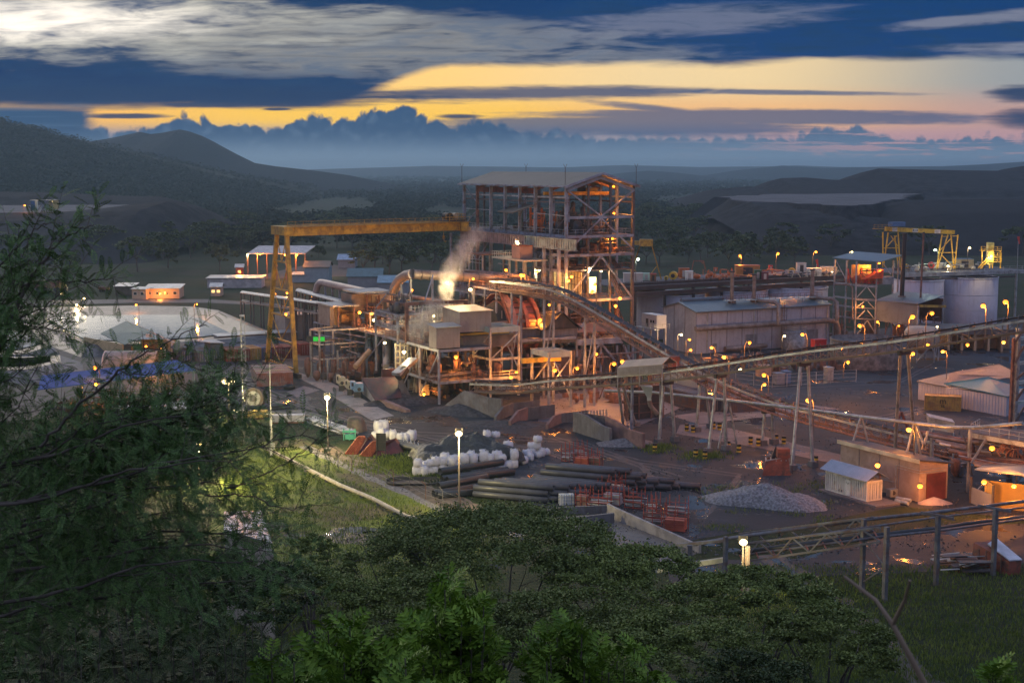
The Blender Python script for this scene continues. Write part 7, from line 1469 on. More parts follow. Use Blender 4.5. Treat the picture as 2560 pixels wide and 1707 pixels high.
mb=MB();a=g(*Z(11,240,325));[mb.bar(a+V3(x_,0,0),a+V3(x_,.3,1.8),.16)for x_ in(0,.9,1.8)];mb.bar(a+V3(-.2,0,1.4),a+V3(2,0,1.4),.3);mb.box(a+V3(.9,.4,.5),(1.4,.8,.8));mb.build('green_frame',M('sea_green_paint',(.04,.26,.20),.5),TM)
for lab,x0,y0,x1,y1,n_,m in(('flat stack of thin steel pipes beside the tarped machine',1850,1190,2260,1330,7,gal),('dark thin pipe bundle behind the lamp post',1700,1120,2150,1230,6,bp_),('black pipe bundle left of the yard near the wheel',1300,1090,1690,1060,6,bp_),('second black pipe bundle left of the yard',1400,1130,1880,1160,5,bp_)):
 th=thing('pipe_bundle',lab,'pipe bundle',g(*Z(10,x0,y0)),'thin pipe bundles');a,b_=g(*Z(10,x0,y0)),g(*Z(10,x1,y1));d_=(b_-a).normalized();n2_=V3(-d_.y,d_.x,0)
 for ly in range(2):
  for i in range(n_-ly):q=n2_*(i+ly*.5)*.42+V3(0,0,.2+ly*.36)+d_*rr.uniform(-.8,.8);MB().tube(a+q,b_+q,.19,n=8).build('pipe',m,th)
WH_=g(*Z(10,1355,1060));th=thing('mill_wheel_hub','large grey steel wheel hub standing at the yard edge','wheel',WH_);c_=WH_+V3(0,0,1.9);MB().tube(c_,c_+V3(.3,1.3,0),1.9,n=28).build('rim',steeld,th);MB().tube(c_-V3(.03,.15,0),c_,1.35,n=24).build('dish',gal,th);MB().tube(c_-V3(.06,.45,0),c_-V3(.03,.15,0),.55,n=16).build('hub',steeld,th)
p=g(*Z(10,1715,862));th=thing('tyre','dark tyre lying flat beside the red containers','tyre',p);MB().lathe(p,[(.95,0),(1.15,.2),(1.15,.7),(.95,.9),(.6,.85),(.6,.1),(.95,0)],22).build('rubber',dark,th)
for x,y,w_,lab,m in((1340,1170,5,'yellow and white tarped pallet near the lattice mast',M('pale_yellow_tarp',(.5,.36,.08),.6)),(1240,1170,3.4,'white tarped pallet left of the yellow one',M('white_tarp',(.5,.5,.52),.5)),(1700,1210,5.5,'row of white crates behind the thin white mast',M('white_tarp',(.5,.5,.52),.5))):
 p=g(*Z(10,x,y));th=thing('covered_pallet',lab,'pallet',p);mb=MB();mb.box(p+V3(0,.9,.85),(w_,1.8,1.1),.1);mb.build('load',m,th);mb=MB();mb.box(p+V3(0,.9,.15),(w_*.95,1.7,.25),.1);mb.build('pallet_base',rust,th)
p=g(*Z(11,900,760));th=thing('hose_coil','black hose coiled on the bank beside the lawn','hose coil',p)
for i in range(4):MB().path([p+V3((3.0+i*.25)*cos(a)+i*.2,(1.9+i*.2)*sin(a),.08+i*.1+.1*sin(3*a))for a in(2*pi*k_/28 for k_ in range(29))],.07,5,cap=False).build('loop',dark,th)
wpm=M('whitish_pipeline',(.50,.44,.36),.6,0,.25,.5,dirt=(.25,.2,.15),dscale=.5)
lp=[g(660,1118,.5),g(745,1160,.5),g(850,1212,.5),g(930,1245,.5),g(1015,1290,.45),g(1070,1300,.2)];th=thing('lawn_pipeline','old whitish pipeline running along the edge of the lawn','pipeline',lp[0]);MB().path(lp,.27,8).build('pipe',wpm,th)
[MB().box(lp[i].lerp(lp[i+1],t_)-V3(0,0,.3),(.5,.5,.4)).build('support_block',conc,th)for i in range(4)for t_ in(.2,.7)]
th=thing('wire_fence','sparse wire fence with leaning posts beside the stony drain','fence',g(*Z(11,745,790)));fpx=((185,610),(320,640),(595,710),(745,790),(905,830),(1070,920),(1245,980),(1420,1050))
fpp=[g(*Z(11,*q))for q in fpx];
for i,q in enumerate(fpp):MB().path([q,q+V3(rr.uniform(-.1,.1),0,1.9),q+V3(-.5,0,2.4)],.05,5).build('post',rust if i%2 else conc,th)
mb=MB();[mb.bar(a+V3(0,0,z_),b_+V3(0,0,z_),.015)for a,b_ in zip(fpp,fpp[1:])for z_ in(.6,1.2,1.8)];mb.build('wire',gal,th)
racks=((545,600,150,'orange crate block behind the far pipes','b',0),(690,600,120,'bundle of brown boards behind the far pipes','b',1),(540,510,110,'pale pipe bundle in a red rack behind the far pipes','p',2),(420,540,90,'thin red rack with grey tubes near the bag heap','p',3),(900,860,140,'red rack holding mixed tubes at the end of the grey pipes','p',4),(560,1000,120,'low brown crate behind the drying pit','b',5),(700,1020,200,'bundle of long red bars behind the drying pit','p',6),(830,980,190,'stack of pale planks in a rack by the drying pit','b',7),(1060,1010,180,'dark rack of tube ends beside the pale planks','p',8),(1290,1080,100,'tall empty red rack','p',9),(1250,1180,190,'silver tubes spilling from a red rack','p',10),(1480,1110,200,'rack of dark and silver tubes at the right','p',11),(1450,1240,230,'big orange red crate block nearest the lamp','b',12),(790,905,200,'red mesh panels lying between pipes and racks','b',13))
for x,y,w_,lab,kd,i in racks:
 a=g(*Z(12,x,y));s_=a.y/F/4.052;L_8=w_*s_;th=thing('storage_rack',lab,'rack',a,'scaffold racks and crates');ag=.35*-1;dr1=V3(cos(ag),sin(ag),0);dr2=V3(-dr1.y,dr1.x,0);dep=1.8;hgt_=1.5
 frm=M('red_rack_paint',(.30,.05,.04),.6,var=.2)
 for t_ in(0,.5,1):
  for u_ in(0,1):q=a+dr1*L_8*t_+dr2*dep*u_;MB().bar(q,q+V3(0,0,hgt_+1.1),.07).build('post',frm,th)
 mb=MB();[mb.bar(a+dr2*dep*u_+V3(0,0,z_),a+dr1*L_8+dr2*dep*u_+V3(0,0,z_),.07)for u_ in(0,1)for z_ in(.1,.9,1.6)];mb.build('rail',frm,th)
 if kd=='b':
  m_=(M('orange_red_boards',(.38,.09,.05),.65,var=.3),M('brown_boards',(.16,.10,.08),.7,var=.4),M('pale_boards',(.30,.29,.30),.6,var=.3),M('dusty_boards',(.22,.13,.10),.7,var=.4))[{5:3,7:2,1:1,13:0}.get(i,0)]
  for k_ in range(5):mb=MB();q=a+dr1*L_8/2+dr2*dep/2+V3(0,0,.22+k_*.26);mb.box(q,(L_8*rr.uniform(.86,.98),dep*rr.uniform(.85,.95),.23),ag);mb.build('board',m_,th)
 else:
  for k_ in range(22):q=a+dr2*rr.uniform(.1,dep-.1)+V3(0,0,rr.uniform(.2,1.3));sh=dr1*rr.uniform(-.4,.4);MB().tube(q+sh,q+dr1*L_8*rr.uniform(.9,1.1)+sh+V3(0,0,rr.uniform(-.1,.1)),.06,n=5).build('tube',rr.choice((gal,rust,redst,whp)),th)
p=g(*Z(12,400,990));th=thing('water_tote','white cubic tank in a wire cage beside the pipe stack','tank',p);mb=MB();mb.box(p+V3(.9,.6,.75),(1.9,1.1,1.3),.1);mb.build('bladder',whp,th);mb=MB();[mb.bar(p+V3(-.05+i*.32,0,.1),p+V3(-.05+i*.32,0,1.5),.04)for i in range(7)];[mb.bar(p+V3(-.05,-.01,z_),p+V3(1.9,.1,z_),.04)for z_ in(.3,.7,1.1,1.5)];mb.build('cage',blup,th)
PT=thing('drying_pit','low walled concrete drying pit half hidden by the tree','pit',g(*Z(12,940,1090)))
slab(PT,'front_wall',[Z(12,250,1110),Z(12,420,1075),Z(12,880,1065)],[.9,.9,1.0],.35);slab(PT,'long_wall',[Z(12,880,1080),Z(12,960,1130),Z(12,1810,1470)],[1.4,1.5,.9],.35,MATS['pale_concrete']);slab(PT,'divider_wall',[Z(12,560,1190),Z(12,955,1160)],[1.0,1.2],.4)
sheet('pit_floor',[g(*Z(12,*q))for q in((250,1110),(880,1070),(960,1130),(1800,1470),(1500,1600),(700,1400),(300,1300))],.03,yard_mat('wet_pit_floor',(.09,.08,.08),(.15,.14,.14),(.06,.06,.06),.5,.5),'wet grey floor of the drying pit')
for lab,x0,x1,y0,y1,kd in(('heap of loose steel frames and panels at the lower right',1690,2050,780,890,0),('tipped red skip with a white lid at the lower right',2040,2330,700,890,1)):
 a=g(*Z(13,x0,y1));w_=g(*Z(13,x1,y1)).x-a.x;th=thing('scrap_heap' if not kd else 'red_skip',lab,'scrap' if not kd else 'skip',a)
 if not kd:
  for i in range(24):q=a+V3(rr.uniform(0,w_*.8),rr.uniform(0,4),.1+i*.055);mb=MB();mb.bar(q,q+V3(rr.uniform(1.5,3.2),rr.uniform(-.6,1.2),rr.uniform(-.1,.3)),rr.choice((.12,.12,1.0)),.1);mb.build('steel_piece',rr.choice((gal,whp,steeld,rust)),th)
 else:
  mb=MB();q=a+V3(w_*.66,0,0);mb.hexa([q,q+V3(w_*.34,.4,0),q+V3(-1.0,4.8,0),q+V3(-w_*.66,4.2,0),q+V3(0,0,1.5),q+V3(w_*.36,.4,1.5),q+V3(w_*.05,4.8,2.6),q+V3(-w_*.6,4.4,2.4)]);mb.build('body',redst,th)
  mb=MB();mb.ext([q+V3(0,-.02,1.56),q+V3(w_*.37,.3,1.56),q+V3(w_*.06,4.8,2.7),q+V3(-w_*.32,3.2,2.5)],(0,0,.12));mb.build('lid',M('white_lid',(.52,.52,.58),.4),th)
  for t_ in(.2,.4,.6,.8):s0=q.lerp(q+V3(-w_*.66,4.2,0),t_);MB().bar(s0-V3(.08,.1,0),s0+V3(-.08,-.1,2.0),.14).build('rib',rust,th)
gal_=gal;gal=M('weathered_grey_steel',(.17,.175,.19),.6,.2,.3,.8,dirt=(.15,.08,.06),dscale=.7,damt=.7)
PB=thing('pipe_bridge','long steel pipe bridge on twin posts crossing the lower right','pipe bridge',g(*Z(13,1265,1085)))
pa_,pb_=g(*Z(13,1095,1020)),g(*Z(13,1272,1090));tz=zt(pb_,Z(13,0,515)[1]);tza=zt(pa_,Z(13,0,455)[1])
for q,z_ in((pa_,tza),(pb_,tz)):MB().bar(q,(q.x,q.y,z_),.42).build('post',gal,PB)
MB().bar((pa_.x,pa_.y,1),(pb_.x,pb_.y,3.5),.14).build('brace',gal,PB);MB().bar((pa_.x,pa_.y,5.6),(pb_.x,pb_.y,3.5),.1).build('brace',gal,PB)
for x,yb,yt in((1668,968,430),(2110,890,375)):q=g(*Z(13,x,yb));z_=zt(q,Z(13,0,yt)[1]);MB().bar(q,(q.x,q.y,z_),.42).build('post',gal,PB);MB().bar((q.x-1.4,q.y+1.4,z_),(q.x+1.2,q.y-1.2,z_),.2,.3).build('cross_arm',gal,PB)
for x,yb,yt in((35,1140,590),(205,1050,660)):q=g(*Z(13,x,yb));z_=zt(q,Z(13,0,yt)[1]);MB().bar(q,(q.x,q.y,z_),.36).build('post',gal,PB)
def br(x,y,D):return at(*Z(13,x,y),D)
Da,Db,Dc,Dd=150,pb_.y+1,158,163
MB().path([br(-200,650,Da-3),br(35,608,Da),br(1110,460,pa_.y+1),br(1670,400,157),br(2350,318,166)],.20,8).build('top_pipe',gal,PB)
MB().path([br(200,650,Da-2),br(1270,500,Db),br(1680,440,155),br(2350,365,164)],.12,6).build('pipe',gal,PB)
MB().path([br(150,712,Da-1),br(1270,575,Db+1),br(1680,525,156),br(1900,490,159),br(2350,438,165)],.26,8).build('pipe',bp_,PB);MB().path([br(150,735,Da-1),br(1270,590,Db),br(1680,545,155),br(2350,455,164)],.16,6).build('pipe',gal,PB)
lo0,lo1,up0,up1=br(220,785,Da-3),br(1285,630,Db-.5),br(220,645,Da-3),br(1285,520,Db-.5)
for dy_ in(0,2.6):
 mb=MB();o_=V3(-.6,dy_,.15*dy_);mb.bar(lo0+o_,lo1+o_,.16,.2);mb.bar(up0+o_,up1+o_,.16,.2)
 for i in range(8):
  t0,t1_=i/8,(i+1)/8;mb.bar((up0 if i%2 else lo0).lerp(up1 if i%2 else lo1,t0)+o_,(lo0 if i%2 else up0).lerp(lo1 if i%2 else up1,t1_)+o_,.14)
 mb.build('truss_side',gal,PB)
mb=MB();[mb.bar(lo0.lerp(lo1,i/8)+V3(-.6,0,0),lo0.lerp(lo1,i/8)+V3(-.6,2.6,.4),.12)for i in range(9)];mb.build('floor_ties',redst,PB)
MB().bar(at(1640,1425,140),at(1812,1398,147),.35,.5).build('lit_beam',M('pale_lit_steel',(.45,.45,.35),.5),PB);MB().bar(at(1690,1362,146),at(1812,1350,148),.3,.3).build('beam',gal,PB)
MB().bar(g(1724,1500),at(1724,1362,g(1724,1500).y),.5).build('post',conc,PB)
gal=gal_
RT=thing('thickener_tower','pale steel tower at the right edge with cross bracing','steel tower',g(*Z(8,2240,820)))
for x,yb,yt,w_ in((2245,1000,-160,.5),(2205,900,-60,.35)):q=at(*Z(8,x,yb),196);MB().bar((q.x,q.y,0),(q.x,q.y,at(*Z(8,x,yt),196).z),w_).build('column',gal if w_>.4 else rust,RT)
for y in(-50,200,395,600):a=at(*Z(8,2250,y),196);MB().bar(a,a+V3(6,3.6,0),.3,.45).build('beam',MATS['pale_green_steel'],RT)
for x0,y0,x1,y1 in((2350,20,2260,190),(2270,360,2350,290),(2350,450,2270,570),(2260,800,2350,640),(2262,-30,2350,-150)):MB().bar(at(*Z(8,x0,y0),195.6),at(*Z(8,x1,y1),195.6),.26).build('brace',steeld,RT)
RP2=thing('pipe_platform','steel platform crowded with pipes at the right edge','platform',g(*Z(8,1790,1285)))
a,b_,c_=at(*Z(8,1810,905),188),at(*Z(8,2400,1010),178),at(*Z(8,1900,850),195);mb=MB();mb.ext([a,b_,b_+(c_-a)*1.0+V3(2,4,0),c_],(0,0,.2));mb.build('floor_deck',steeld,RP2)
MB().bar(a+V3(0,-.1,-.2),b_+V3(0,-.1,-.2),.25,.6).build('edge_beam',gal,RP2);mb=MB();rail(mb,[c_+V3(0,0,.2),a+V3(0,0,.2),b_+V3(0,0,.2)],r=.06);mb.build('railing',gal,RP2)
for x,yb,yt in((1790,1285,865),(2275,1560,985),(1415,1100,865),(1260,1070,830)):q=at(*Z(8,x,yb),186 if x>1500 else 198);MB().bar((q.x,q.y,0),(q.x,q.y,at(*Z(8,x,yt),186 if x>1500 else 198).z),.36).build('column',gal,RP2)
for x0,y0,x1,y1 in((1970,955,1815,1205),(2250,1040,2040,1290),(2085,985,2200,1160),(1380,880,1320,1070),(1265,830,1350,1070),(1935,1425,1800,1570)):MB().bar(at(*Z(8,x0,y0),185),at(*Z(8,x1,y1),185),.26).build('brace',steel,RP2)
rr2=random.Random(4)
for i in range(16):
 y=890+i*24;x0=1330+i*40+rr2.uniform(-60,60);D_=196-i*.9;MB().path([at(*Z(8,x0,y),D_),at(*Z(8,x0+400,y+75),D_-3),at(*Z(8,min(2500,x0+850),y+120+rr2.uniform(-30,30)),D_-7)],rr2.choice((.1,.16,.22,.28)),7).build('pipe',rr2.choice((gal,pipem,pipem,rust)),RP2)
for i in range(12):x=rr2.uniform(2050,2350);y=rr2.uniform(1000,1150);a=at(*Z(8,x,y),184);MB().path([a,a+V3(rr2.uniform(-1,1),0,1),a+V3(rr2.uniform(1,2.5),.5,1.1),a+V3(rr2.uniform(1,3),.5,-1)],.12,6).build('pipe',M('orange_lit_pipe',(.42,.2,.12),.5),RP2)
clutter(RP2,*(lambda u,v:(u-3,u+6,v-2,v+12))(*UV(at(*Z(8,1980,980),186))),3.5,7,30,121,(steeld,rust,pipem),.8)
clutter(RP2,*(lambda u,v:(u-3,u+8,v-6,v+12))(*UV(g(*Z(8,1600,1230)))),.1,3.5,40,122,(steeld,rust,pipem),.9)
mb=MB();mb.ext([at(*Z(8,1850,1275),178),at(*Z(8,2400,1345),170),at(*Z(8,2400,1240),178),at(*Z(8,1985,1215),186)],(0,0,.15));LK_=thing('lit_kiosk','small building glowing orange inside under pale roof sheets','kiosk',g(*Z(13,2110,410)));mb.build('roof',roofl,LK_)
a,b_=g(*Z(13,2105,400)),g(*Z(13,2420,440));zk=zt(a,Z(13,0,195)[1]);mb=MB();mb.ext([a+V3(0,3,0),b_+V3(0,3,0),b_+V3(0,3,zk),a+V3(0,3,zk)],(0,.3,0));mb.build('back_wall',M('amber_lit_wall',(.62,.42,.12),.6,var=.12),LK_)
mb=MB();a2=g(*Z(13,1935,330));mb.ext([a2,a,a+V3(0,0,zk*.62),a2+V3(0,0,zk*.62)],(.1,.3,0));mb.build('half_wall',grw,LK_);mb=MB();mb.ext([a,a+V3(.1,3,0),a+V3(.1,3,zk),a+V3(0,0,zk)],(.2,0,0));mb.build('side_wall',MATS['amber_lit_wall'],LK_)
for q in(a,a2,b_):MB().bar(q,q+V3(0,0,zk),.25).build('post',steeld,LK_)
for lab,pts,m,hgt_ in(('broad pale roofed shed at the right edge',((1262,382,3.3),(1560,440,3.1),(2330,330,5),(2100,212,6.2),(1600,300,5)),M('dull_sheet_roof',(.15,.16,.18),.5,.2,.15,.3,streak=.4,wave=('X',2.2,.03)),0),('teal roofed shed with white ribbed wall in front of the pale roofed one',((1540,405,3.9),(2180,540,3.4),(2420,470,3.6),(1990,340,5.4)),M('teal_sheet_roof',(.02,.16,.25),.4,.2,.1,.3,wave=('X',2.5,.03)),0)):
 th=thing('shed',lab,'shed',g(*Z(8,pts[0][0],pts[0][1]+60)));q=[g(*Z(8,x,y),D_)for x,y,D_ in pts];mb=MB();mb.ext(q,(0,0,.18));mb.build('roof',m,th)
 low=min(p_.z for p_ in q);c0=sum(q,V3(0,0,0))/len(q);mb=MB();mb.ext([V3(p_.x+(c0.x-p_.x)*.04,p_.y+(c0.y-p_.y)*.04,0)for p_ in q],(0,0,low-.02));mb.build('wall',M('ribbed_white_wall',(.44,.45,.52),.5,0,.1,.3,wave=('X',.9,.12)),th)
a=g(*Z(8,1640,910));th=thing('ore_bin','grey sloping walled steel bin behind the pipe platform','bin',a);q=[at(*Z(8,x,y),D_)for x,y,D_ in((1385,735,203),(1650,795,198),(1640,900,198),(1400,860,203))];mb=MB();mb.ext(q,(.5,3,0));mb.build('plate',gal,th);[MB().bar((q_.x,q_.y,0),q_,.2).build('leg',steel,th)for q_ in q[2:]]
for lab,x0,x1,yb in(('big rusty haul truck parked beyond the pond',330,640,465),('smaller dark haul truck right of the big one',990,1110,445)):
 a=g(*Z(9,x0,yb));s_=a.y/F/4.052;L_9=(x1-x0)*s_;hh=L_9*.5;th=thing('haul_truck',lab,'truck',a);k_=L_9/10
 mb=MB();mb.ext([a+V3(.5*k_,0,2*k_),a+V3(6.6*k_,0,1.8*k_),a+V3(9.6*k_,0,4.6*k_),a+V3(.3*k_,0,4.2*k_)],(0,4*k_,0));mb.build('dump_body',rust,th);mb=MB();mb.box(a+V3(8.4*k_,2*k_,2.6*k_),(2.6*k_,3*k_,2*k_));mb.build('cab',M('ochre_cab',(.35,.22,.06),.5),th)
 for x in(2,4.3,8):
  for y in(0,3.6):MB().tube(a+V3(x*k_,y*k_,1.1*k_),a+V3(x*k_,(y+.7)*k_,1.1*k_),1.1*k_,n=16).build('wheel',dark,th)
# = vegetation
def leafmat(name,lo,hi,sc=1.5,rough=.6):
 m=bpy.data.materials.new(name);m.use_nodes=True;N.nt=t=m.node_tree
 b=t.nodes['Principled BSDF'];c=t.nodes.new('ShaderNodeTexCoord');gm=t.nodes.new('ShaderNodeNewGeometry')
 a=noise(N(c.outputs['Object']),sc,3,.6);k=mix(ss(a*.6+N(gm.outputs['Random Per Island'])*.4,.25,.75),lo,hi)
 oi=t.nodes.new('ShaderNodeObjectInfo');k=mix(N(oi.outputs['Random'])*.35,k,tuple(x*.55 for x in lo))
 t.links.new(k.k,b.inputs['Base Color']);b.inputs['Roughness'].default_value=rough;b.inputs['Specular IOR Level'].default_value=.3
 return m
L1=leafmat('acacia_leaf',(.045,.066,.022),(.14,.17,.055),.15);L2=leafmat('near_acacia_leaf',(.045,.11,.026),(.16,.27,.07),2.5)
L3=leafmat('bright_shrub_leaf',(.075,.16,.012),(.24,.38,.04),2);L4=leafmat('dark_undergrowth_leaf',(.022,.042,.010),(.075,.11,.025),1)
L5=leafmat('canopy_leaf',(.07,.105,.02),(.22,.27,.06),.6);GL=leafmat('grass_blade',(.09,.14,.018),(.26,.32,.05),.15)
bark=M('grey_brown_bark',(.10,.085,.07),.9,0,.4,3,bump=.02)
RG=np.random.default_rng(11)
def quads(c,size,flat=.5,asp=.55):
 n=len(c);a=RG.normal(size=(n,3));a[:,2]*=flat;a/=np.linalg.norm(a,axis=1)[:,None]
 u=RG.normal(size=(n,3));b_=np.cross(a,u);b_/=np.linalg.norm(b_,axis=1)[:,None]
 s_=(np.asarray(size)*RG.uniform(.6,1.4,n))[:,None];a*=s_;b_*=s_*asp
 v=np.stack([c-a,c+b_,c+a,c-b_],1).reshape(-1,3);return v,np.arange(n*4).reshape(-1,4)
def crown_pts(R_,hz__,ncl,nl,flat=.22):
 """leaf centres of a layered, gap-filled crown around the origin (its top at z=0)"""
 out=[]
 for _ in range(ncl):
  a=RG.uniform(0,2*pi);r=R_*math.sqrt(RG.uniform(0,1))*.92;top=-hz__*(r/R_)**2.2*.55;z=top-abs(RG.normal())*hz__*.28;k=RG.uniform(.09,.22)*R_*(1 if ncl<60 else .8)
  p=RG.normal(size=(int(nl*RG.uniform(.5,1.5)),3))*.45;out.append(p*[k,k,k*flat]+[r*math.cos(a),r*math.sin(a),z])
 return np.concatenate(out)
def limbs(mb,base,R_,top,hz__,n=7,r0=.3,seed=0):
 rq=random.Random(seed);base=Vector(base);fk=base.lerp(Vector((base.x,base.y,top)),.35)+V3(rq.uniform(-.4,.4),rq.uniform(-.4,.4),0)
 mb.path([base,base.lerp(fk,.5)+V3(rq.uniform(-.2,.2),0,0),fk],r0,7,r0*.7)
 for i in range(n):
  a=2*pi*(i+rq.random()*.6)/n;rr_=R_*rq.uniform(.45,.9);e=V3(base.x+rr_*cos(a),base.y+rr_*sin(a),top-hz__*rq.uniform(.3,.7))
  m_=fk.lerp(e,.5)+V3(0,0,(e.z-fk.z)*.18);mb.path([fk,m_,e],r0*.5,5,r0*.1)
  for _ in range(3):s_=m_.lerp(e,rq.random());mb.path([s_,s_+V3(rq.uniform(-1,1),rq.uniform(-1,1),rq.uniform(.1,.5))*R_*.25],r0*.14,4,r0*.05)
def tree_obj(name,label,cat,p,R_,Ht,ncl,nl,size,mat,group=None,seed=0,hzf=.45,flat=.22,r0=None):
 th=thing(name,label,cat,p,group);hz__=Ht*hzf;c=crown_pts(R_,hz__,ncl,nl,flat);v,f=quads(c,size);v=v+[0,0,Ht]
 o=npmesh('crown',v,f,mat,th);mb=MB();limbs(mb,(0,0,-.3),R_,Ht,hz__,r0=r0 or Ht*.028,seed=seed);t_=mb.build('trunk',bark);t_.parent=th;return th
cs,sz=[],[]
for _ in range(19000):
 by=432+190*RG.uniform()**1.5;bx=RG.uniform(-60,2620)
 if fbm(np.array(bx*.006),np.array(by*.03),4,3)<.31:continue
 p=g(bx,by)
 if(bx>1560 and by>585)or(540<bx<660 and by<560 and abs(bx-(622-(by-478)*1.1))<9):continue
 R_=RG.uniform(5,10);n_=30;q=RG.normal(size=(n_,3))*[R_*.5,R_*.5,R_*.16]+[p.x,p.y,R_*.75];cs.append(q);sz.append(np.full(n_,1.1+p.y/2600))
hl=[o for o in COL.objects if o.name.startswith('hill')][0];hv_=np.array([v.co[:]for v in hl.data.vertices])
ii=RG.integers(0,len(hv_),12000);jj=ii+1;ok=jj<len(hv_);w_=RG.uniform(size=(len(ii),1));hp_=hv_[ii[ok]]*(1-w_[ok])+hv_[jj[ok]]*w_[ok];hp_=hp_[(hp_[:,1]<2320)]
for p in hp_[::1]:q=RG.normal(size=(9,3))*[7,7,1.3]+p+[0,0,1.5];cs.append(q);sz.append(np.full(9,1.7))
v,f=quads(np.concatenate(cs),np.concatenate(sz),.2);props(npmesh('far_forest',v,f,leafmat('far_bush_leaf',(.020,.030,.013),(.036,.046,.020),.03,.9)),'dark acacia bush covering the far plain and the left hill','forest',kind='stuff')
pr=[tree_obj('acacia_tree','x','tree',(0,0,0),R_,Ht,34,46,.62,L1,'x',i,hf,fl)for i,(R_,Ht,hf,fl)in enumerate(((8.5,13,.5,.25),(7,11,.6,.4),(10,14,.45,.2),(6,12,.8,.6),(9,12,.5,.3),(4.5,7,.8,.6)))]
zones=(('flat acacia of the bush right of the steel tower','acacias right of the steel tower',1590,2000,548,668,84),('flat acacia of the wood behind the right gantry','acacias behind the right gantry',2000,2600,560,640,84),('flat acacia of the bush behind the crane beam','acacias behind the gantry crane',700,1590,560,690,78),('flat acacia below the left waste dump','acacias below the left waste dump',20,700,590,680,44))
used=[]
for lab,grp,x0,x1,y0,y1,n_ in zones:
 k_=0;tries=0
 while k_<n_ and tries<4000:
  tries+=1;bx,by=RG.uniform(x0,x1),RG.uniform(y0,y1);p=g(bx,by)
  mead=(bx>1700 and 612<by<634+.0*bx)or(1690<bx<1960 and 590<by<640 and((bx-1830)/120)**2+((by-612)/20)**2<1)or(bx>1600 and by>652 and RG.uniform()<.6)or(bx<700 and by>655 and RG.uniform()<.75)or(560<bx<900 and by>648)
  if mead or any((p.x-a)**2+(p.y-b_)**2<64 for a,b_ in used):continue
  used.append((p.x,p.y));dup(pr[RG.integers(0,6)],p,RG.uniform(0,6.28),lab.replace('acacia','acacia, '+('back','front')[by>(y0+y1)/2]+' '+('left','middle','right')[min(2,int(3*(bx-x0)/(x1-x0)))]+' part,',1),grp,RG.uniform(.75,1.25));k_+=1
for o in pr:
 for c_ in list(o.children):bpy.data.objects.remove(c_)
 bpy.data.objects.remove(o)
def near_tree(label,px,ytop,D,rpx,ncl=90,nl=150,size=.13,mat=None,hzf=.4,flat=.3,seed=0,name='acacia_tree'):
 t_=at(px,ytop,D);b0=V3(t_.x,t_.y,hz(t_.x,t_.y));Ht=max(2.5,t_.z-b0.z);return tree_obj(name,label,'tree',b0,rpx*D/F,Ht,ncl,int(nl*1.7),size*.55,mat or L5,None,seed,hzf*min(1,6/Ht),flat,.16)
for i,a in enumerate((('broad acacia canopy whose top touches the drying pit',1240,1288,78,330,150,190,.15),('acacia canopy right of the broad one, under the pit corner',1560,1375,74,250,110,170,.15),('dark acacia left of the broad one beside the lawn',985,1350,84,170,70,130,.15),('dark acacia crown below the pipe bridge lamp',1900,1430,66,230,110,160,.14),('acacia crown at the lower right below the pipe bridge',2080,1530,60,190,80,150,.13),('low acacia crown right of the bright shrubs',1700,1540,55,260,120,170,.12),('shaded acacia in the bottom centre behind the bright shrubs',1400,1500,58,260,120,170,.12),('shaded acacia filling the gap below the lawn',1060,1450,60,230,100,160,.12),('small feathery acacia just right of the white roofed shed',790,1335,74,70,40,110,.12),('dark acacia below the white roofed shed',800,1420,62,190,90,150,.12),('dark tree at lower left behind the hanging limbs',560,1400,46,260,120,170,.10),('dark tree in the lower left corner',200,1330,40,300,130,170,.10),('dark bush tree low at the left centre',420,1520,32,260,110,160,.07),('dark bush tree at the bottom left edge',60,1560,28,260,100,160,.06),('dark bush tree at the very bottom right of centre',1880,1640,44,230,90,150,.10))):
 near_tree(a[0],*a[1:],mat=L5 if i<8 else L4 if i>9 else L5,seed=i)
def frond(nl,wid,ll):
 v=[];f=[]
 for i in range(nl):
  x=.12+.88*i/nl;l_=ll*math.sin(pi*(.16+.78*i/nl));dz=-.10*x*x
  for s_ in(-1,1):k=len(v);v+=[(x,0,dz),(x+l_*.25+wid*.5,s_*l_*.5,dz+l_*.12),(x+l_*.45,s_*l_,dz+l_*.06),(x+l_*.22-wid*.5,s_*l_*.55,dz+l_*.12)];f.append((k,k+1,k+2,k+3))
 k=len(v);v+=[(0,-.012,0),(0,.012,0),(1,.006,-.1),(1,-.006,-.1)];f.append((k,k+1,k+2,k+3));return np.array(v),np.array(f)
def place_fronds(pos,dr,ln,fv,ff):
 pos,dr,ln=np.array(pos),np.array(dr),np.array(ln);dr/=np.linalg.norm(dr,axis=1)[:,None];up=RG.normal(size=dr.shape)*.35+[0,0,1];y=np.cross(up,dr);y/=np.linalg.norm(y,axis=1)[:,None];z=np.cross(dr,y)
 B_=np.stack([dr,y,z],1)*ln[:,None,None];v=np.einsum('vk,nkj->nvj',fv,B_)+pos[:,None,:];n=len(pos);f=ff[None]+(np.arange(n)*len(fv))[:,None,None];return v.reshape(-1,3),f.reshape(-1,4)
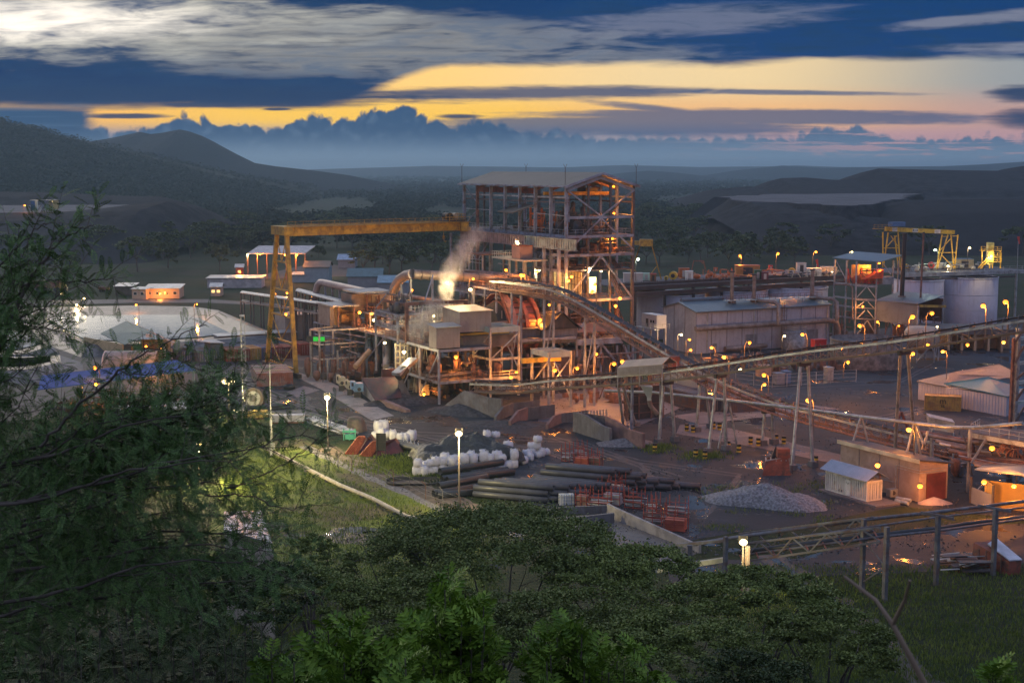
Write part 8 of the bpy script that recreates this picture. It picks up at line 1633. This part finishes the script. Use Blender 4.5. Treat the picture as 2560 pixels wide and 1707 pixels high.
def grow(th,limbs_,spacing,blen,ff_,mat,fl,r0=.05,twig=.05,droop=0.0,seed=1,fsp=.05):
 """limbs with side branches, twigs and pinnate leaves"""
 rq=random.Random(seed);pos,dr,ln=[],[],[];mb=MB()
 for pts in limbs_:
  P3=[at(x,y,D)for x,y,D in pts];fine=[]
  for i in range(len(P3)-1):
   p0,p1,p2,p3=P3[max(i-1,0)],P3[i],P3[i+1],P3[min(i+2,len(P3)-1)]
   for k in range(6):t=k/6;fine.append(.5*((2*p1)+(p2-p0)*t+(2*p0-5*p1+4*p2-p3)*t*t+(3*p1-p0-3*p2+p3)*t**3))
  fine.append(P3[-1]);fine=[q+V3(rq.uniform(-1,1),rq.uniform(-1,1),rq.uniform(-1,1))*.012 for q in fine];Lt=sum((b_-a).length for a,b_ in zip(fine,fine[1:]));mb.path(fine,r0*min(1.3,Lt/2.2),6,r0*.12)
  acc=0;side=1
  for a,b_ in zip(fine,fine[1:]):
   seg=b_-a;d=seg.normalized();acc+=seg.length
   while acc>spacing:
    acc-=spacing;side=-side;q=b_-seg*rq.random();w_=V3(rq.uniform(-.6,.6),rq.uniform(-.7,.7),side*rq.uniform(.25,1)-droop)+d*rq.uniform(.5,1.1);w_.normalize();L_=blen*rq.uniform(.4,1.2);e=q+w_*L_;m_=q.lerp(e,.5)+V3(0,0,.06*L_);tw=[q,m_,e];mb.path(tw,r0*.16,4,r0*.05)
    nf=max(3,int(L_/fsp))
    for i in range(nf):
     t=(i+.5)/nf;pq=q.lerp(m_,t*2)if t<.5 else m_.lerp(e,t*2-1);sd_=V3(rq.uniform(-1,1),rq.uniform(-1,1),rq.uniform(-1,1)).cross(w_);sd_.normalize();dd_=w_*rq.uniform(.3,.9)+sd_+V3(0,0,rq.uniform(-.4,.25));pos.append(pq[:]);dr.append(dd_[:]);ln.append(fl*rq.uniform(.6,1.25))
 v,f=place_fronds(pos,dr,ln,*ff_);l_=th.location;v=v-np.array([l_.x,l_.y,l_.z]);npmesh('foliage',v,f,mat,th);mb.build('branches',bark,th);return len(pos)
F1=frond(9,.065,.17);F2=frond(5,.16,.42)
LTt=thing('acacia_tree','big feathery acacia filling the left foreground, limbs reaching right','tree',(-5.2,9.5,hz(-5.2,9.5)))
up_=[[(-150,1150,8.6),(-40,960,8.3),(20,820,8),(80,690,8),(130,625,8),(190,578,8),(238,566,8)],[(-120,960,8.8),(-20,800,8.6),(60,720,8.5),(140,700,8.5),(210,705,8.4),(285,690,8.4)],[(-100,760,8.2),(-20,680,8.1),(40,620,8),(90,575,8),(112,560,8)],[(-90,980,8),(0,900,8),(70,830,8),(130,810,8),(190,780,8)],[(-100,860,9),(-20,760,9),(20,650,9),(30,600,9)],[(-100,800,8.4),(0,700,8.3),(60,660,8.2),(150,640,8.2)],[(-120,940,8.2),(-30,850,8.1),(30,800,8),(120,760,8),(180,700,8)]]
up_+=[[(-140,900+k*45,8.4),(-60,820+k*50,8.2),(0,760+k*50,8),(55+20*(k%3),700+k*52,8)]for k in range(7)]
n_a=grow(LTt,up_,.075,.36,F1,L2,.11,.017,seed=3,fsp=.024)
mid_=[[(100,1120,7.5),(200,1010,7.4),(297,928,7.3),(370,880,7.3),(440,845,7.3),(518,812,7.3)],[(297,928,7.3),(360,935,7.3),(430,925,7.3),(470,905,7.3)],[(220,990,7.4),(240,930,7.4),(235,890,7.4)],[(420,1060,8.5),(520,1010,8.4),(600,965,8.3),(665,948,8.3)],[(560,1220,8),(680,1180,8),(770,1120,8),(850,1085,8)],[(520,1240,7.8),(620,1240,7.8),(700,1270,7.8),(775,1262,7.8)],[(540,1180,8),(640,1120,8),(740,1090,8),(820,1110,8)]]
grow(LTt,mid_,.09,.28,F1,L2,.10,.016,seed=5,fsp=.026)
dn=[]
rq=random.Random(9)
for i in range(34):
 y0=1090+i*13+rq.uniform(-20,20);x1=rq.uniform(420,760)if i>3 else rq.uniform(300,600);D_=rq.uniform(7.4,11);y1=max(1010,y0-rq.uniform(60,150))if i<20 else y0-rq.uniform(20,120)
 dn.append([(-160,y0+90,D_+.4),(x1*.25,y0+30,D_+.2),(x1*.6,(y0+y1)/2,D_),(x1,y1+rq.uniform(0,30),D_)])
for i in range(12):x0=rq.uniform(60,420);y0=rq.uniform(1060,1150);dn.append([(x0-160,y0+90,9),(x0-60,y0+30,8.8),(x0+60,y0-10,8.6),(x0+200,max(1005,y0-60),8.5)])
n_b=grow(LTt,dn,.09,.46,F1,L2,.125,.015,seed=7,fsp=.029)
mb=MB();mb.path([V3(-5.2,9.5,hz(-5.2,9.5)-.3),V3(-4.9,9.3,39.5),V3(-4.3,9,40.6),at(-160,1180,8.6)],.2,10,.08);mb.build('trunk',bark,LTt)
def shrub(label,px,ytop,D,rpx,n_,fl,mat,ffr=F2,seed=0,nm='leafy_shrub'):
 t_=at(px,ytop,D);z0=hz(t_.x,t_.y);rq=random.Random(seed);th=thing(nm,label,'shrub',(t_.x,t_.y,z0));pos,dr,ln=[],[],[];mb=MB();R_=rpx*D/F;Ht=t_.z-z0
 for i in range(n_):
  a=rq.uniform(0,6.28);r=R_*math.sqrt(rq.random());tz_=t_.z-R_*(.8*(r/R_)**2+rq.uniform(0,1.3));b0=V3(t_.x+r*.25*cos(a),t_.y+r*.25*sin(a),z0-.1);e=V3(t_.x+r*cos(a),t_.y+r*sin(a),tz_);m_=b0.lerp(e,.55)+V3(0,0,Ht*.1);mb.path([b0,m_,e],.018,5,.005)
  for k in range(16):
   t=.84+.16*(k+rq.random())/16;q=(b0.lerp(m_,t*2)if t<.5 else m_.lerp(e,t*2-1));an=rq.uniform(0,6.28);pos.append(q[:]);dr.append((cos(an),sin(an),rq.uniform(.0,.6)if t<.95 else 1));ln.append(fl*rq.uniform(.6,1.2))
 v,f=place_fronds(pos,dr,ln,*ffr);v=v-np.array([t_.x,t_.y,z0]);npmesh('foliage',v,f,mat,th);mb.build('stems',bark,th)
for i,a in enumerate((('tallest bright green shrub at the bottom centre',1120,1445,11,130,70,.20),('bright green shrub at the bottom, left of the tallest',880,1535,10,170,80,.20),('bright green shrub low at the bottom left of centre',720,1610,9.5,110,40,.19),('bright green shrub filling the bottom below the tallest',1080,1600,8.5,230,90,.19),('bright green shrub right of the tallest',1420,1545,11,110,45,.19),('bright green shrub at the bottom right of centre',1560,1590,11.5,130,50,.19),('bright green leafy tip at the bottom right',2480,1650,9,60,10,.16))):
 shrub(*a,L3,seed=i)
for i,a in enumerate((('dark weedy shrub at the lower left under the acacia',420,1440,17,190,46,.26),('dark weedy shrub in the bottom left corner',150,1520,14,230,50,.24),('dark weedy shrub left of the bright shrubs',600,1530,16,190,50,.24),('dark weedy shrub at the bottom left edge',330,1620,12,200,40,.2))):shrub(*a,L4,seed=40+i,ffr=F1)
tw=thing('bare_twig','blurred bare forked twig close to the camera at the lower right','twig',at(2300,1720,3));q=at(2232,1560,3)
MB().path([at(2340,1760,3),at(2275,1640,3),q,at(2190,1500,3.05),at(2110,1440,3.1)],.008,6,.004).build('stem',M('pale_twig',(.26,.19,.13),.8),tw);MB().path([q,at(2262,1500,2.95),at(2275,1450,2.9)],.005,6,.003).build('side_shoot',MATS['pale_twig'],tw)
def tufts(name,label,pts,h_,mat,nb=5,spread=.25):
 p=np.repeat(np.array(pts),nb,0);n=len(p);p[:,:2]+=RG.normal(size=(n,2))*spread;hh=h_*RG.uniform(.5,1.3,n);a=RG.uniform(0,2*pi,n);w_=hh*.10;lean=RG.normal(size=(n,2))*.35*hh[:,None]
 dx_=np.stack([np.cos(a)*w_,np.sin(a)*w_,0*a],1);mid=p+np.concatenate([lean*.35,(hh*.6)[:,None]],1);tip=p+np.concatenate([lean,hh[:,None]],1);v=np.stack([p-dx_,p+dx_,mid+dx_*.8,tip,mid-dx_*.8],1);v=v[:,[0,1,2,3,4]].reshape(-1,3);f=np.arange(n*5).reshape(-1,5);return props(npmesh(name,v,f,mat),label,'grass',kind='stuff')
gp_=[]
while len(gp_)<13000:
 bx,by=RG.uniform(-50,2620),RG.uniform(1100,1760);p=g(bx,by);inl=560<bx<1240 and by>1095+(bx-560)*.33;inr=(bx>1750 and by>1190+(2300-bx)*.05 and by<1330 and bx<2080 and fbm(np.array(bx*.01),np.array(by*.05),3,2)>.42)or(by>1415+0*bx and bx>1800)
 if(inl or inr)and p.y>114:gp_.append((p.x,p.y,.02))
tufts('grass','grass tufts over the lawn edge and the lower right field',gp_,.34,GL,5,.5)
gp_=[]
for _ in range(16000):
 y=RG.uniform(7,70)if _%2 else RG.uniform(7,30);x=RG.uniform(-.42,.40)*y;gp_.append((x,y,hz(x,y)-.03))
tufts('undergrowth','dark grass and weeds covering the near slope',gp_,.7,L4,5,.3)
st_=[]
while len(st_)<9000:
 bx,by=RG.uniform(700,2560),RG.uniform(960,1420);p=g(bx,by);k_=fbm(np.array(bx*.012),np.array(by*.05),4,7)
 if k_>.47:st_.append((p.x,p.y,.06))
v,f=quads(np.array(st_),.13,.6,.7);props(npmesh('loose_stones',v,f,M('loose_stone',(.10,.095,.105),.8,var=.6,scale=2)),'loose stones and litter scattered over the gravel yard','stones',kind='stuff')
for lab,cx,cy_,rx_,ry_,n_ in(('green tuft patch around the second trestle footings',1760,1140,45,10,160),('green tuft patch by the bunker wing wall',1640,1120,35,10,140),('grass strip along the front of the bulk bags',1020,1165,130,24,700)):
 pp_=[g(cx+rx_*RG.normal()*.6,cy_+ry_*RG.normal()*.6+(0 if n_<300 else 0))for _ in range(n_)];tufts('grass',lab,[(p.x,p.y,.01)for p in pp_],.45,GL,6,.4)
# = one added lawn mast, and lamps that are lit in the photograph
ORC,WHC,GRC=(1,.40,.07),(1,.74,.36),(.80,1,.72)
EMS={ORC:EM('sodium_glow',(1,.34,.03),2.9),WHC:EM('warm_white_glow',(1,.78,.36),7),GRC:EM('mercury_glow',(.75,1,.7),6)}
rl=random.Random(8)
SOD=[EM('sodium_glow_'+n_,(1,.34,.03),s_)for n_,s_ in(('dim',2.2),('mid',3.6),('strong',7))]
def lamp(x,y,D,L_,c,pw,lab,r=.37,arm=.8,nm='lamp_post'):
 r*=rl.uniform(.7,1.1);arm=rl.choice((-.8,.8,.8,.4,-.5));p=at(x,y,D);th=thing(nm if L_ else 'wall_lamp',lab,'lamp',(p.x,p.y,p.z-L_));MB().sphere(p,r,6,.75).build('bulb',EMS[c]if c!=ORC else rl.choice(SOD),th)
 mb=MB();a=arm if L_ else 0
 if L_:mb.path([(p.x+a,p.y,p.z-L_),(p.x+a,p.y,p.z-.5),(p.x+a*.7,p.y,p.z+.1),(p.x+.1,p.y,p.z+r*.8+.05)],.07,6);mb.build('pole',steeld,th)
 mb=MB();mb.box(p+V3(0,.05,r*.95+.04),(r*1.3,r*1.1,.1));mb.build('hood',darkst,th)
 ld=bpy.data.lights.new('bulb_light','POINT');ld.energy=pw*(1.05 if c==ORC else .6);ld.color=c if c!=ORC else(1,.31,.04);ld.shadow_soft_size=.3;o=bpy.data.objects.new('bulb_light',ld);COL.objects.link(o);o.parent=th;o.location=V3(0,-.1,L_-r-.15)
O_,W_,G_=ORC,WHC,GRC
KO=700
for a in((1534,466,299,0,O_,500,'small orange lamp under the tower gable'),(1535,533,298,0,O_,900,'orange lamp on a column in the upper right of the tower'),(1531,596,297,0,O_,1200,'orange lamp under the top floor at the tower gable'),(1293,604,303,0,W_,1600,'big warm lamp beside the hanging cabin'),(1265,675,290,0,O_,900,'orange lamp on the long process duct'),(1341,680,286,0,O_,900,'orange lamp at the left of the glazed room'),(1348,675,300,0,W_,1500,'white lamp at the left of the glazed room'),(1420,702,284,0,O_,1200,'orange lamp on the near tower column above the conveyor'),(1429,692,288,0,O_,900,'orange lamp just right of the near tower column'),(1474,671,291,0,W_,1500,'white lamp left of the lit doorway'),(1503,677,294,0,W_,1500,'white lamp right of the lit doorway'),(1487,712,288,4,O_,700,'orange post lamp below the lit doorway'),(1480,730,281,2,O_,700,'orange post lamp above the conveyor bend'),(1550,746,291,0,O_,1200,'orange lamp on the lower gable beam'),(1539,765,290,0,O_,800,'orange lamp below the lower gable beam'),(1595,648,330,5,G_,900,'greenish white lamp right of the steel tower'),(1183,697,285,5,O_,900,'orange post lamp between steam and tower'),(1303,688,279,4,O_,500,'left of the twin orange lamps at the conveyor head'),(1309,688,279,4,O_,500,'right of the twin orange lamps at the conveyor head'),(1118,706,279.5,6,W_,6500,'big warm lamp glowing through the steam column'),(1176,724,276,3,W_,500,'pale lamp on the walkway right of the steam'),(1030,725,300,5,O_,700,'orange post lamp behind the curved pipe'),(899,781,288,0,O_,1600,'orange lamp in the shed left of the curved pipe'),(929,784,290,0,O_,900,'small orange lamp inside the tall orange shed'),(935,800,286,0,W_,1500,'warm lamp behind the valve platform'),(1085,790,272,0,W_,700,'warm lamp in the scaffold beside the beige block'),(962,857,267,0,W_,1600,'pale lamp between the two drop pipes'),(1010,880,262,0,W_,1200,'pale lamp lighting the lattice bay'),(1140,892,262,0,O_,1500,'orange lamp under the beige housing'),(1060,985,262,0,O_,1500,'low orange lamp behind the ore bunker'),(1291,930,262,0,O_,900,'orange lamp on the taller hoist frame'),(1277,943,258,0,O_,700,'small orange lamp below the taller hoist frame'),(1387,925,253,0,O_,1300,'orange lamp inside the shorter hoist frame'),(1443,920,258,5,O_,1200,'orange post lamp right of the shorter hoist frame'),(1535,909,250,4,O_,1300,'left of two orange lamps above the roofed drive house'),(1556,904,254,4,O_,900,'right of two orange lamps above the roofed drive house'),(1373,762,282,0,O_,700,'small lamp under the curved conveyor'),(1490,885,270,0,O_,900,'dim orange lamp in the dark base of the tower'),(1350,800,280,0,O_,900,'yellowish lamp behind the grey gallery'),(1663,887,245,3,O_,1500,'bright orange lamp beside the conveyor above the drive house'),(1703,836,312,4,W_,3000,'brilliant white floodlight at the hall corner'),(1724,849,315,4,O_,900,'orange post lamp right of the floodlight'),(1727,875,308,2,O_,600,'small lamp at the foot of the hall corner'),(1779,869,300,8,O_,1100,'orange lamp in front of the hall on a post'),(1810,893,222,4,O_,900,'orange lamp just above the straight conveyor'),(1874,856,225,5,O_,900,'orange post lamp rising from the conveyor, left of the centre'),(1961,840,318,6,W_,700,'small white lamp on the hall wall'),(2006,836,212,5,O_,900,'orange post lamp before the hall door'),(2149,814,205,5,O_,900,'orange conveyor lamp below the screening tower'),(2194,804,345,7,O_,900,'orange lamp on a thick post by the screening tower'),(2247,814,335,4,O_,700,'orange lamp under the blue shed'),(2281,792,199,5,O_,900,'orange conveyor lamp before the blue shed'),(2281,821,330,2,W_,500,'pale lamp below the blue shed corner'),(2330,783,196,5,O_,900,'orange conveyor lamp before the open end of the blue shed'),(2458,765,190,5,O_,1000,'orange conveyor lamp before the widest tank'),(2514,755,188,6,O_,900,'orange lamp at the right end of the conveyor'),(2157,766,350,0,O_,700,'orange lamp inside the screening tower'),(2343,817,335,0,W_,400,'tiny white lamp beside the fan'),(2040,630,385,8,O_,2500,'big orange post lamp behind the lilac hall'),(1945,634,392,8,O_,1500,'orange post lamp left of the big one'),(1850,639,385,6,O_,1500,'hooked orange post lamp on the tank deck'),(2130,630,372,3,W_,1500,'white lamp on the screening tower roof'),(2198,657,356,0,O_,1200,'orange lamp under the screening tower roof'),(2170,665,362,0,O_,1200,'warm lamp inside the screening tower shed'),(2338,625,405,8,G_,900,'greenish lamp between the legs of the right gantry'),(2424,620,400,6,W_,900,'warm lamp left of the yellow stair tower'),(2478,640,386,0,W_,1800,'yellow white lamp in the stair tower'),(1770,690,385,0,O_,1600,'orange lamp over the pump manifold'),(1700,690,380,0,O_,1200,'orange lamp by the pallet stack'),(1880,675,388,0,O_,1600,'orange lamp in the container shelter'),(2080,680,388,0,W_,1400,'warm lamp over the cream housings'),(2370,665,400,0,W_,1400,'warm lamp over the right deck pumps'),(2419,862,268,0,O_,1500,'orange lamp in the open bays below the tanks'),(2509,856,262,0,O_,1600,'orange lamp in the bay at the right edge'),(2357,879,252,5,O_,1200,'orange post lamp by the small conical tank'),(2282,884,262,4,O_,1200,'orange lamp left of the small conical tank'),(2320,862,262,0,O_,1200,'glow behind the small conical tank'),(2120,905,262,3,O_,1200,'orange lamp above the dark wide tank'),(2105,870,262,0,O_,1200,'orange lamp in the works right of the hall'),(1910,937,240,5,O_,1000,'upper of two stacked orange lamps in the pump yard'),(1911,961,232,4,O_,1000,'lower of two stacked orange lamps in the pump yard'),(1851,925,250,0,W_,600,'white lamp under the straight conveyor'),(2021,1001,207,6,O_,1100,'orange post lamp beside the third trestle'),(2272,1074,186,5,O_,1100,'orange post lamp by the fourth trestle'),(2194,1163,175.5,0,O_,900,'orange wall lamp on the beige substation'),(2460,1205,172,0,O_,1500,'orange lamp inside the glowing kiosk'),(2535,1215,168,0,O_,1500,'second orange lamp of the glowing kiosk'),(2480,1120,178,0,O_,900,'orange lamp among the pipes of the right platform'),(2300,1215,178,0,O_,500,'dim red orange lamp by the substation door'),(650,636,545,0,O_,5000,'leftmost orange lamp on the long canopy'),(711,637,542,0,O_,5000,'orange lamp on the long canopy behind the gantry leg'),(743,637,545,0,O_,3000,'orange lamp near the right end of the long canopy'),(758,632,548,0,O_,2500,'orange lamp at the right end of the long canopy'),(619,636,545,8,W_,2500,'white lamp at the left end of the long canopy'),(600,680,520,0,O_,2500,'orange lamp at the red hut'),(810,658,560,4,W_,2500,'white yellow lamp near the blue roofed store'),(718,732,360,0,O_,1200,'orange lamp seen through the gantry leg'),(687,735,365,0,O_,800,'dimmer orange lamp left of the gantry leg lamp'),(715,785,320,0,O_,1500,'orange lamp low behind the gantry leg'),(192,762,415,6,W_,5000,'brightest white post lamp at the pond edge'),(165,713,460,6,W_,2500,'warm post lamp above the pond lamp'),(152,734,440,6,W_,2500,'warm lamp left above the pond edge lamp'),(210,746,430,6,W_,2000,'warm lamp right above the pond edge lamp'),(340,762,410,4,O_,1200,'orange post lamp on the far pond bank'),(492,760,400,5,O_,1200,'orange post lamp at the pond corner'),(357,726,470,0,O_,2500,'orange lamp on the cream office wing'),(400,733,465,0,O_,2500,'lamp under the office eave'),(545,722,478,0,O_,2000,'orange lamp at the gate lodge'),(237,919,246,3,O_,500,'orange lamp behind the bright blue roof'),(240,960,246,0,O_,1800,'orange lamp under the bright blue roof'),(400,872,300,0,O_,2500,'lamp inside the green roofed workshop'),(365,865,296,0,O_,1800,'second lamp inside the green roofed workshop'),(63,513,790,4,O_,2500,'orange lamp left of the huts on the waste terrace'),(132,504,790,6,W_,3000,'warm lamp above the booth on the waste terrace')):
 lamp(*a)
def mast(x,yb,y,c,pw,lab,r=.42,heads=1,w=.11):
 b0=g(x,yb);z_=zt(b0,y);th=thing('light_mast',lab,'lamp',b0);MB().tube(b0,(b0.x,b0.y,z_),w*1.3,w*.8,n=8).build('pole',steeld,th);MB().box(b0+V3(0,0,.15),(.9,.9,.3)).build('footing',conc,th)
 for i in range(heads):
  dx_=(i-(heads-1)/2)*1.6;p=V3(b0.x+dx_,b0.y-.2,z_);MB().sphere(p,r,6,.8).build('bulb',EMS[c],th);MB().box(p+V3(0,.35,.25),(r*2.2,.3,r*1.8)).build('hood',darkst,th)
  ld=bpy.data.lights.new('bulb_light','POINT');ld.energy=pw;ld.color=(1,.80,.34);ld.shadow_soft_size=.4;o=bpy.data.objects.new('bulb_light',ld);COL.objects.link(o);o.parent=th;o.location=p-b0+V3(0,-1.3,-1.0)
 if heads>1:MB().bar((b0.x-1,b0.y,z_-.4),(b0.x+1,b0.y,z_-.4),.1).build('cross_arm',gal,th)
mast(500,1215,1110,W_,17000,'added light mast mostly hidden behind the left acacia, lighting the lawn');mast(820,1125,993,W_,8000,'slim light mast lit warm in front of the gravel yard, left of the tarped machine');mast(1148,1283,1083,W_,6500,'tallest light mast, rising in front of the bulk bag heap');mast(573,1045,953,W_,3500,'twin headed light mast by the lattice mast',heads=2,r=.35);mast(1855,1490,1354,W_,1100,'bright square light on the pipe bridge posts at the bottom right',r=.4)  # the mast behind the acacia is added to brighten the lawn
lw=g(640,1150);th=thing('lawn_flood','added floodlight behind the acacia lighting the lawn yellow green','lamp',lw)if 0 else None
LMt=thing('lattice_mast','slender lattice radio mast left of the thin white mast','mast',g(*Z(10,1260,1190)));b0=g(*Z(10,1260,1190));z_=zt(b0,Z(10,0,130)[1]);mb=MB()
for i in range(3):a=2*pi*i/3;mb.bar(b0+V3(.5*cos(a),.5*sin(a),0),b0+V3(.4*cos(a),.4*sin(a),z_),.06)
n_=int(z_/.8)
for k in range(n_):
 for i in range(3):a,c_=2*pi*(i+k%2*0)/3,2*pi*(i+1)/3;mb.bar(b0+V3(.5*cos(a),.5*sin(a),k*.8),b0+V3(.5*cos(c_),.5*sin(c_),k*.8+.8),.04)
mb.build('lattice',gal,LMt);mb=MB();mb.box(b0+V3(0,0,z_+.2),(.8,.3,.3));mb.build('antenna',whp,LMt)
wm=thing('white_mast','thin white mast standing at the upper corner of the lawn','mast',g(*Z(10,1535,1530)));b0=g(*Z(10,1535,1530));z_=zt(b0,Z(10,0,600)[1]);MB().tube(b0,(b0.x,b0.y,z_*.45),.2,.16,n=8).build('lower_pole',whp,wm);MB().tube((b0.x,b0.y,z_*.45),(b0.x,b0.y,z_),.1,.05,n=6).build('upper_pole',whp,wm);MB().bar((b0.x-.9,b0.y,z_*.45),(b0.x+.5,b0.y,z_*.45),.08).build('cross_arm',gal,wm);MB().box(b0+V3(.3,-.2,1.4),(.4,.3,.9)).build('box',gal,wm)
sh_=g(640,1395);th=thing('small_shed','small shed with a light corrugated roof between the dark trees','shed',sh_);r4=[at(560,1325,133),at(682,1360,126),at(652,1278,140),at(560,1280,142)];mb=MB();mb.ext(r4,(0,0,.1));mb.build('roof',roofl,th);lo_=min(q.z for q in r4);mb=MB();mb.ext([V3(q.x*.998,q.y,0)for q in r4],(0,0,lo_-.02));mb.build('wall',M('cream_block',(.36,.31,.24),.8),th)
ST_=thing('steam_plume','bright lamplit steam drifting up and right in front of the tower','steam',at(1110,790,275));ST_['kind']='stuff'
m=bpy.data.materials.new('steam_volume');m.use_nodes=True;N.nt=t=m.node_tree;t.nodes.clear();c=t.nodes.new('ShaderNodeTexCoord');gm=t.nodes.new('ShaderNodeNewGeometry');a=noise(N(gm.outputs['Position']),.55,4,.65,.8)
vl=t.nodes.new('ShaderNodeVectorMath');vl.operation='LENGTH';t.links.new(c.outputs['Object'],vl.inputs[0]);oi=t.nodes.new('ShaderNodeObjectInfo');sp_=t.nodes.new('ShaderNodeSeparateColor');t.links.new(oi.outputs['Color'],sp_.inputs[0])
pv=t.nodes.new('ShaderNodeVolumePrincipled');pv.inputs['Color'].default_value=(.96,.94,.92,1);t.links.new((ss(N(vl.outputs['Value']),1.0,.25)*ss(a,.38,.60)*N(sp_.outputs[0])).k,pv.inputs['Density']);ot=t.nodes.new('ShaderNodeOutputMaterial');t.links.new(pv.outputs[0],ot.inputs['Volume'])
m0=MB().sphere((0,0,0),1,10).build('puff',m);pm0=m0.data;bpy.data.objects.remove(m0)
for x,y,D_,rx_,rz_,dn_ in((1117,752,277,1.7,2.8,.9),(1116,722,277,2.0,3.0,1.0),(1120,690,277,2.3,2.8,.8),(1134,664,279,2.8,2.8,.5),(1152,640,281,3.0,2.8,.34),(1172,612,284,3.2,3.0,.24),(1190,585,288,3.2,2.8,.15),(1085,775,270,3.2,3.0,.3),(1062,800,268,3.4,3.0,.28),(1045,828,267,3.0,3.0,.24)):
 o=bpy.data.objects.new('puff',pm0);COL.objects.link(o);o.parent=ST_;o.location=at(x,y,D_)-ST_.location;o.scale=(rx_,rx_,rz_);o.color=(dn_,0,0,1)
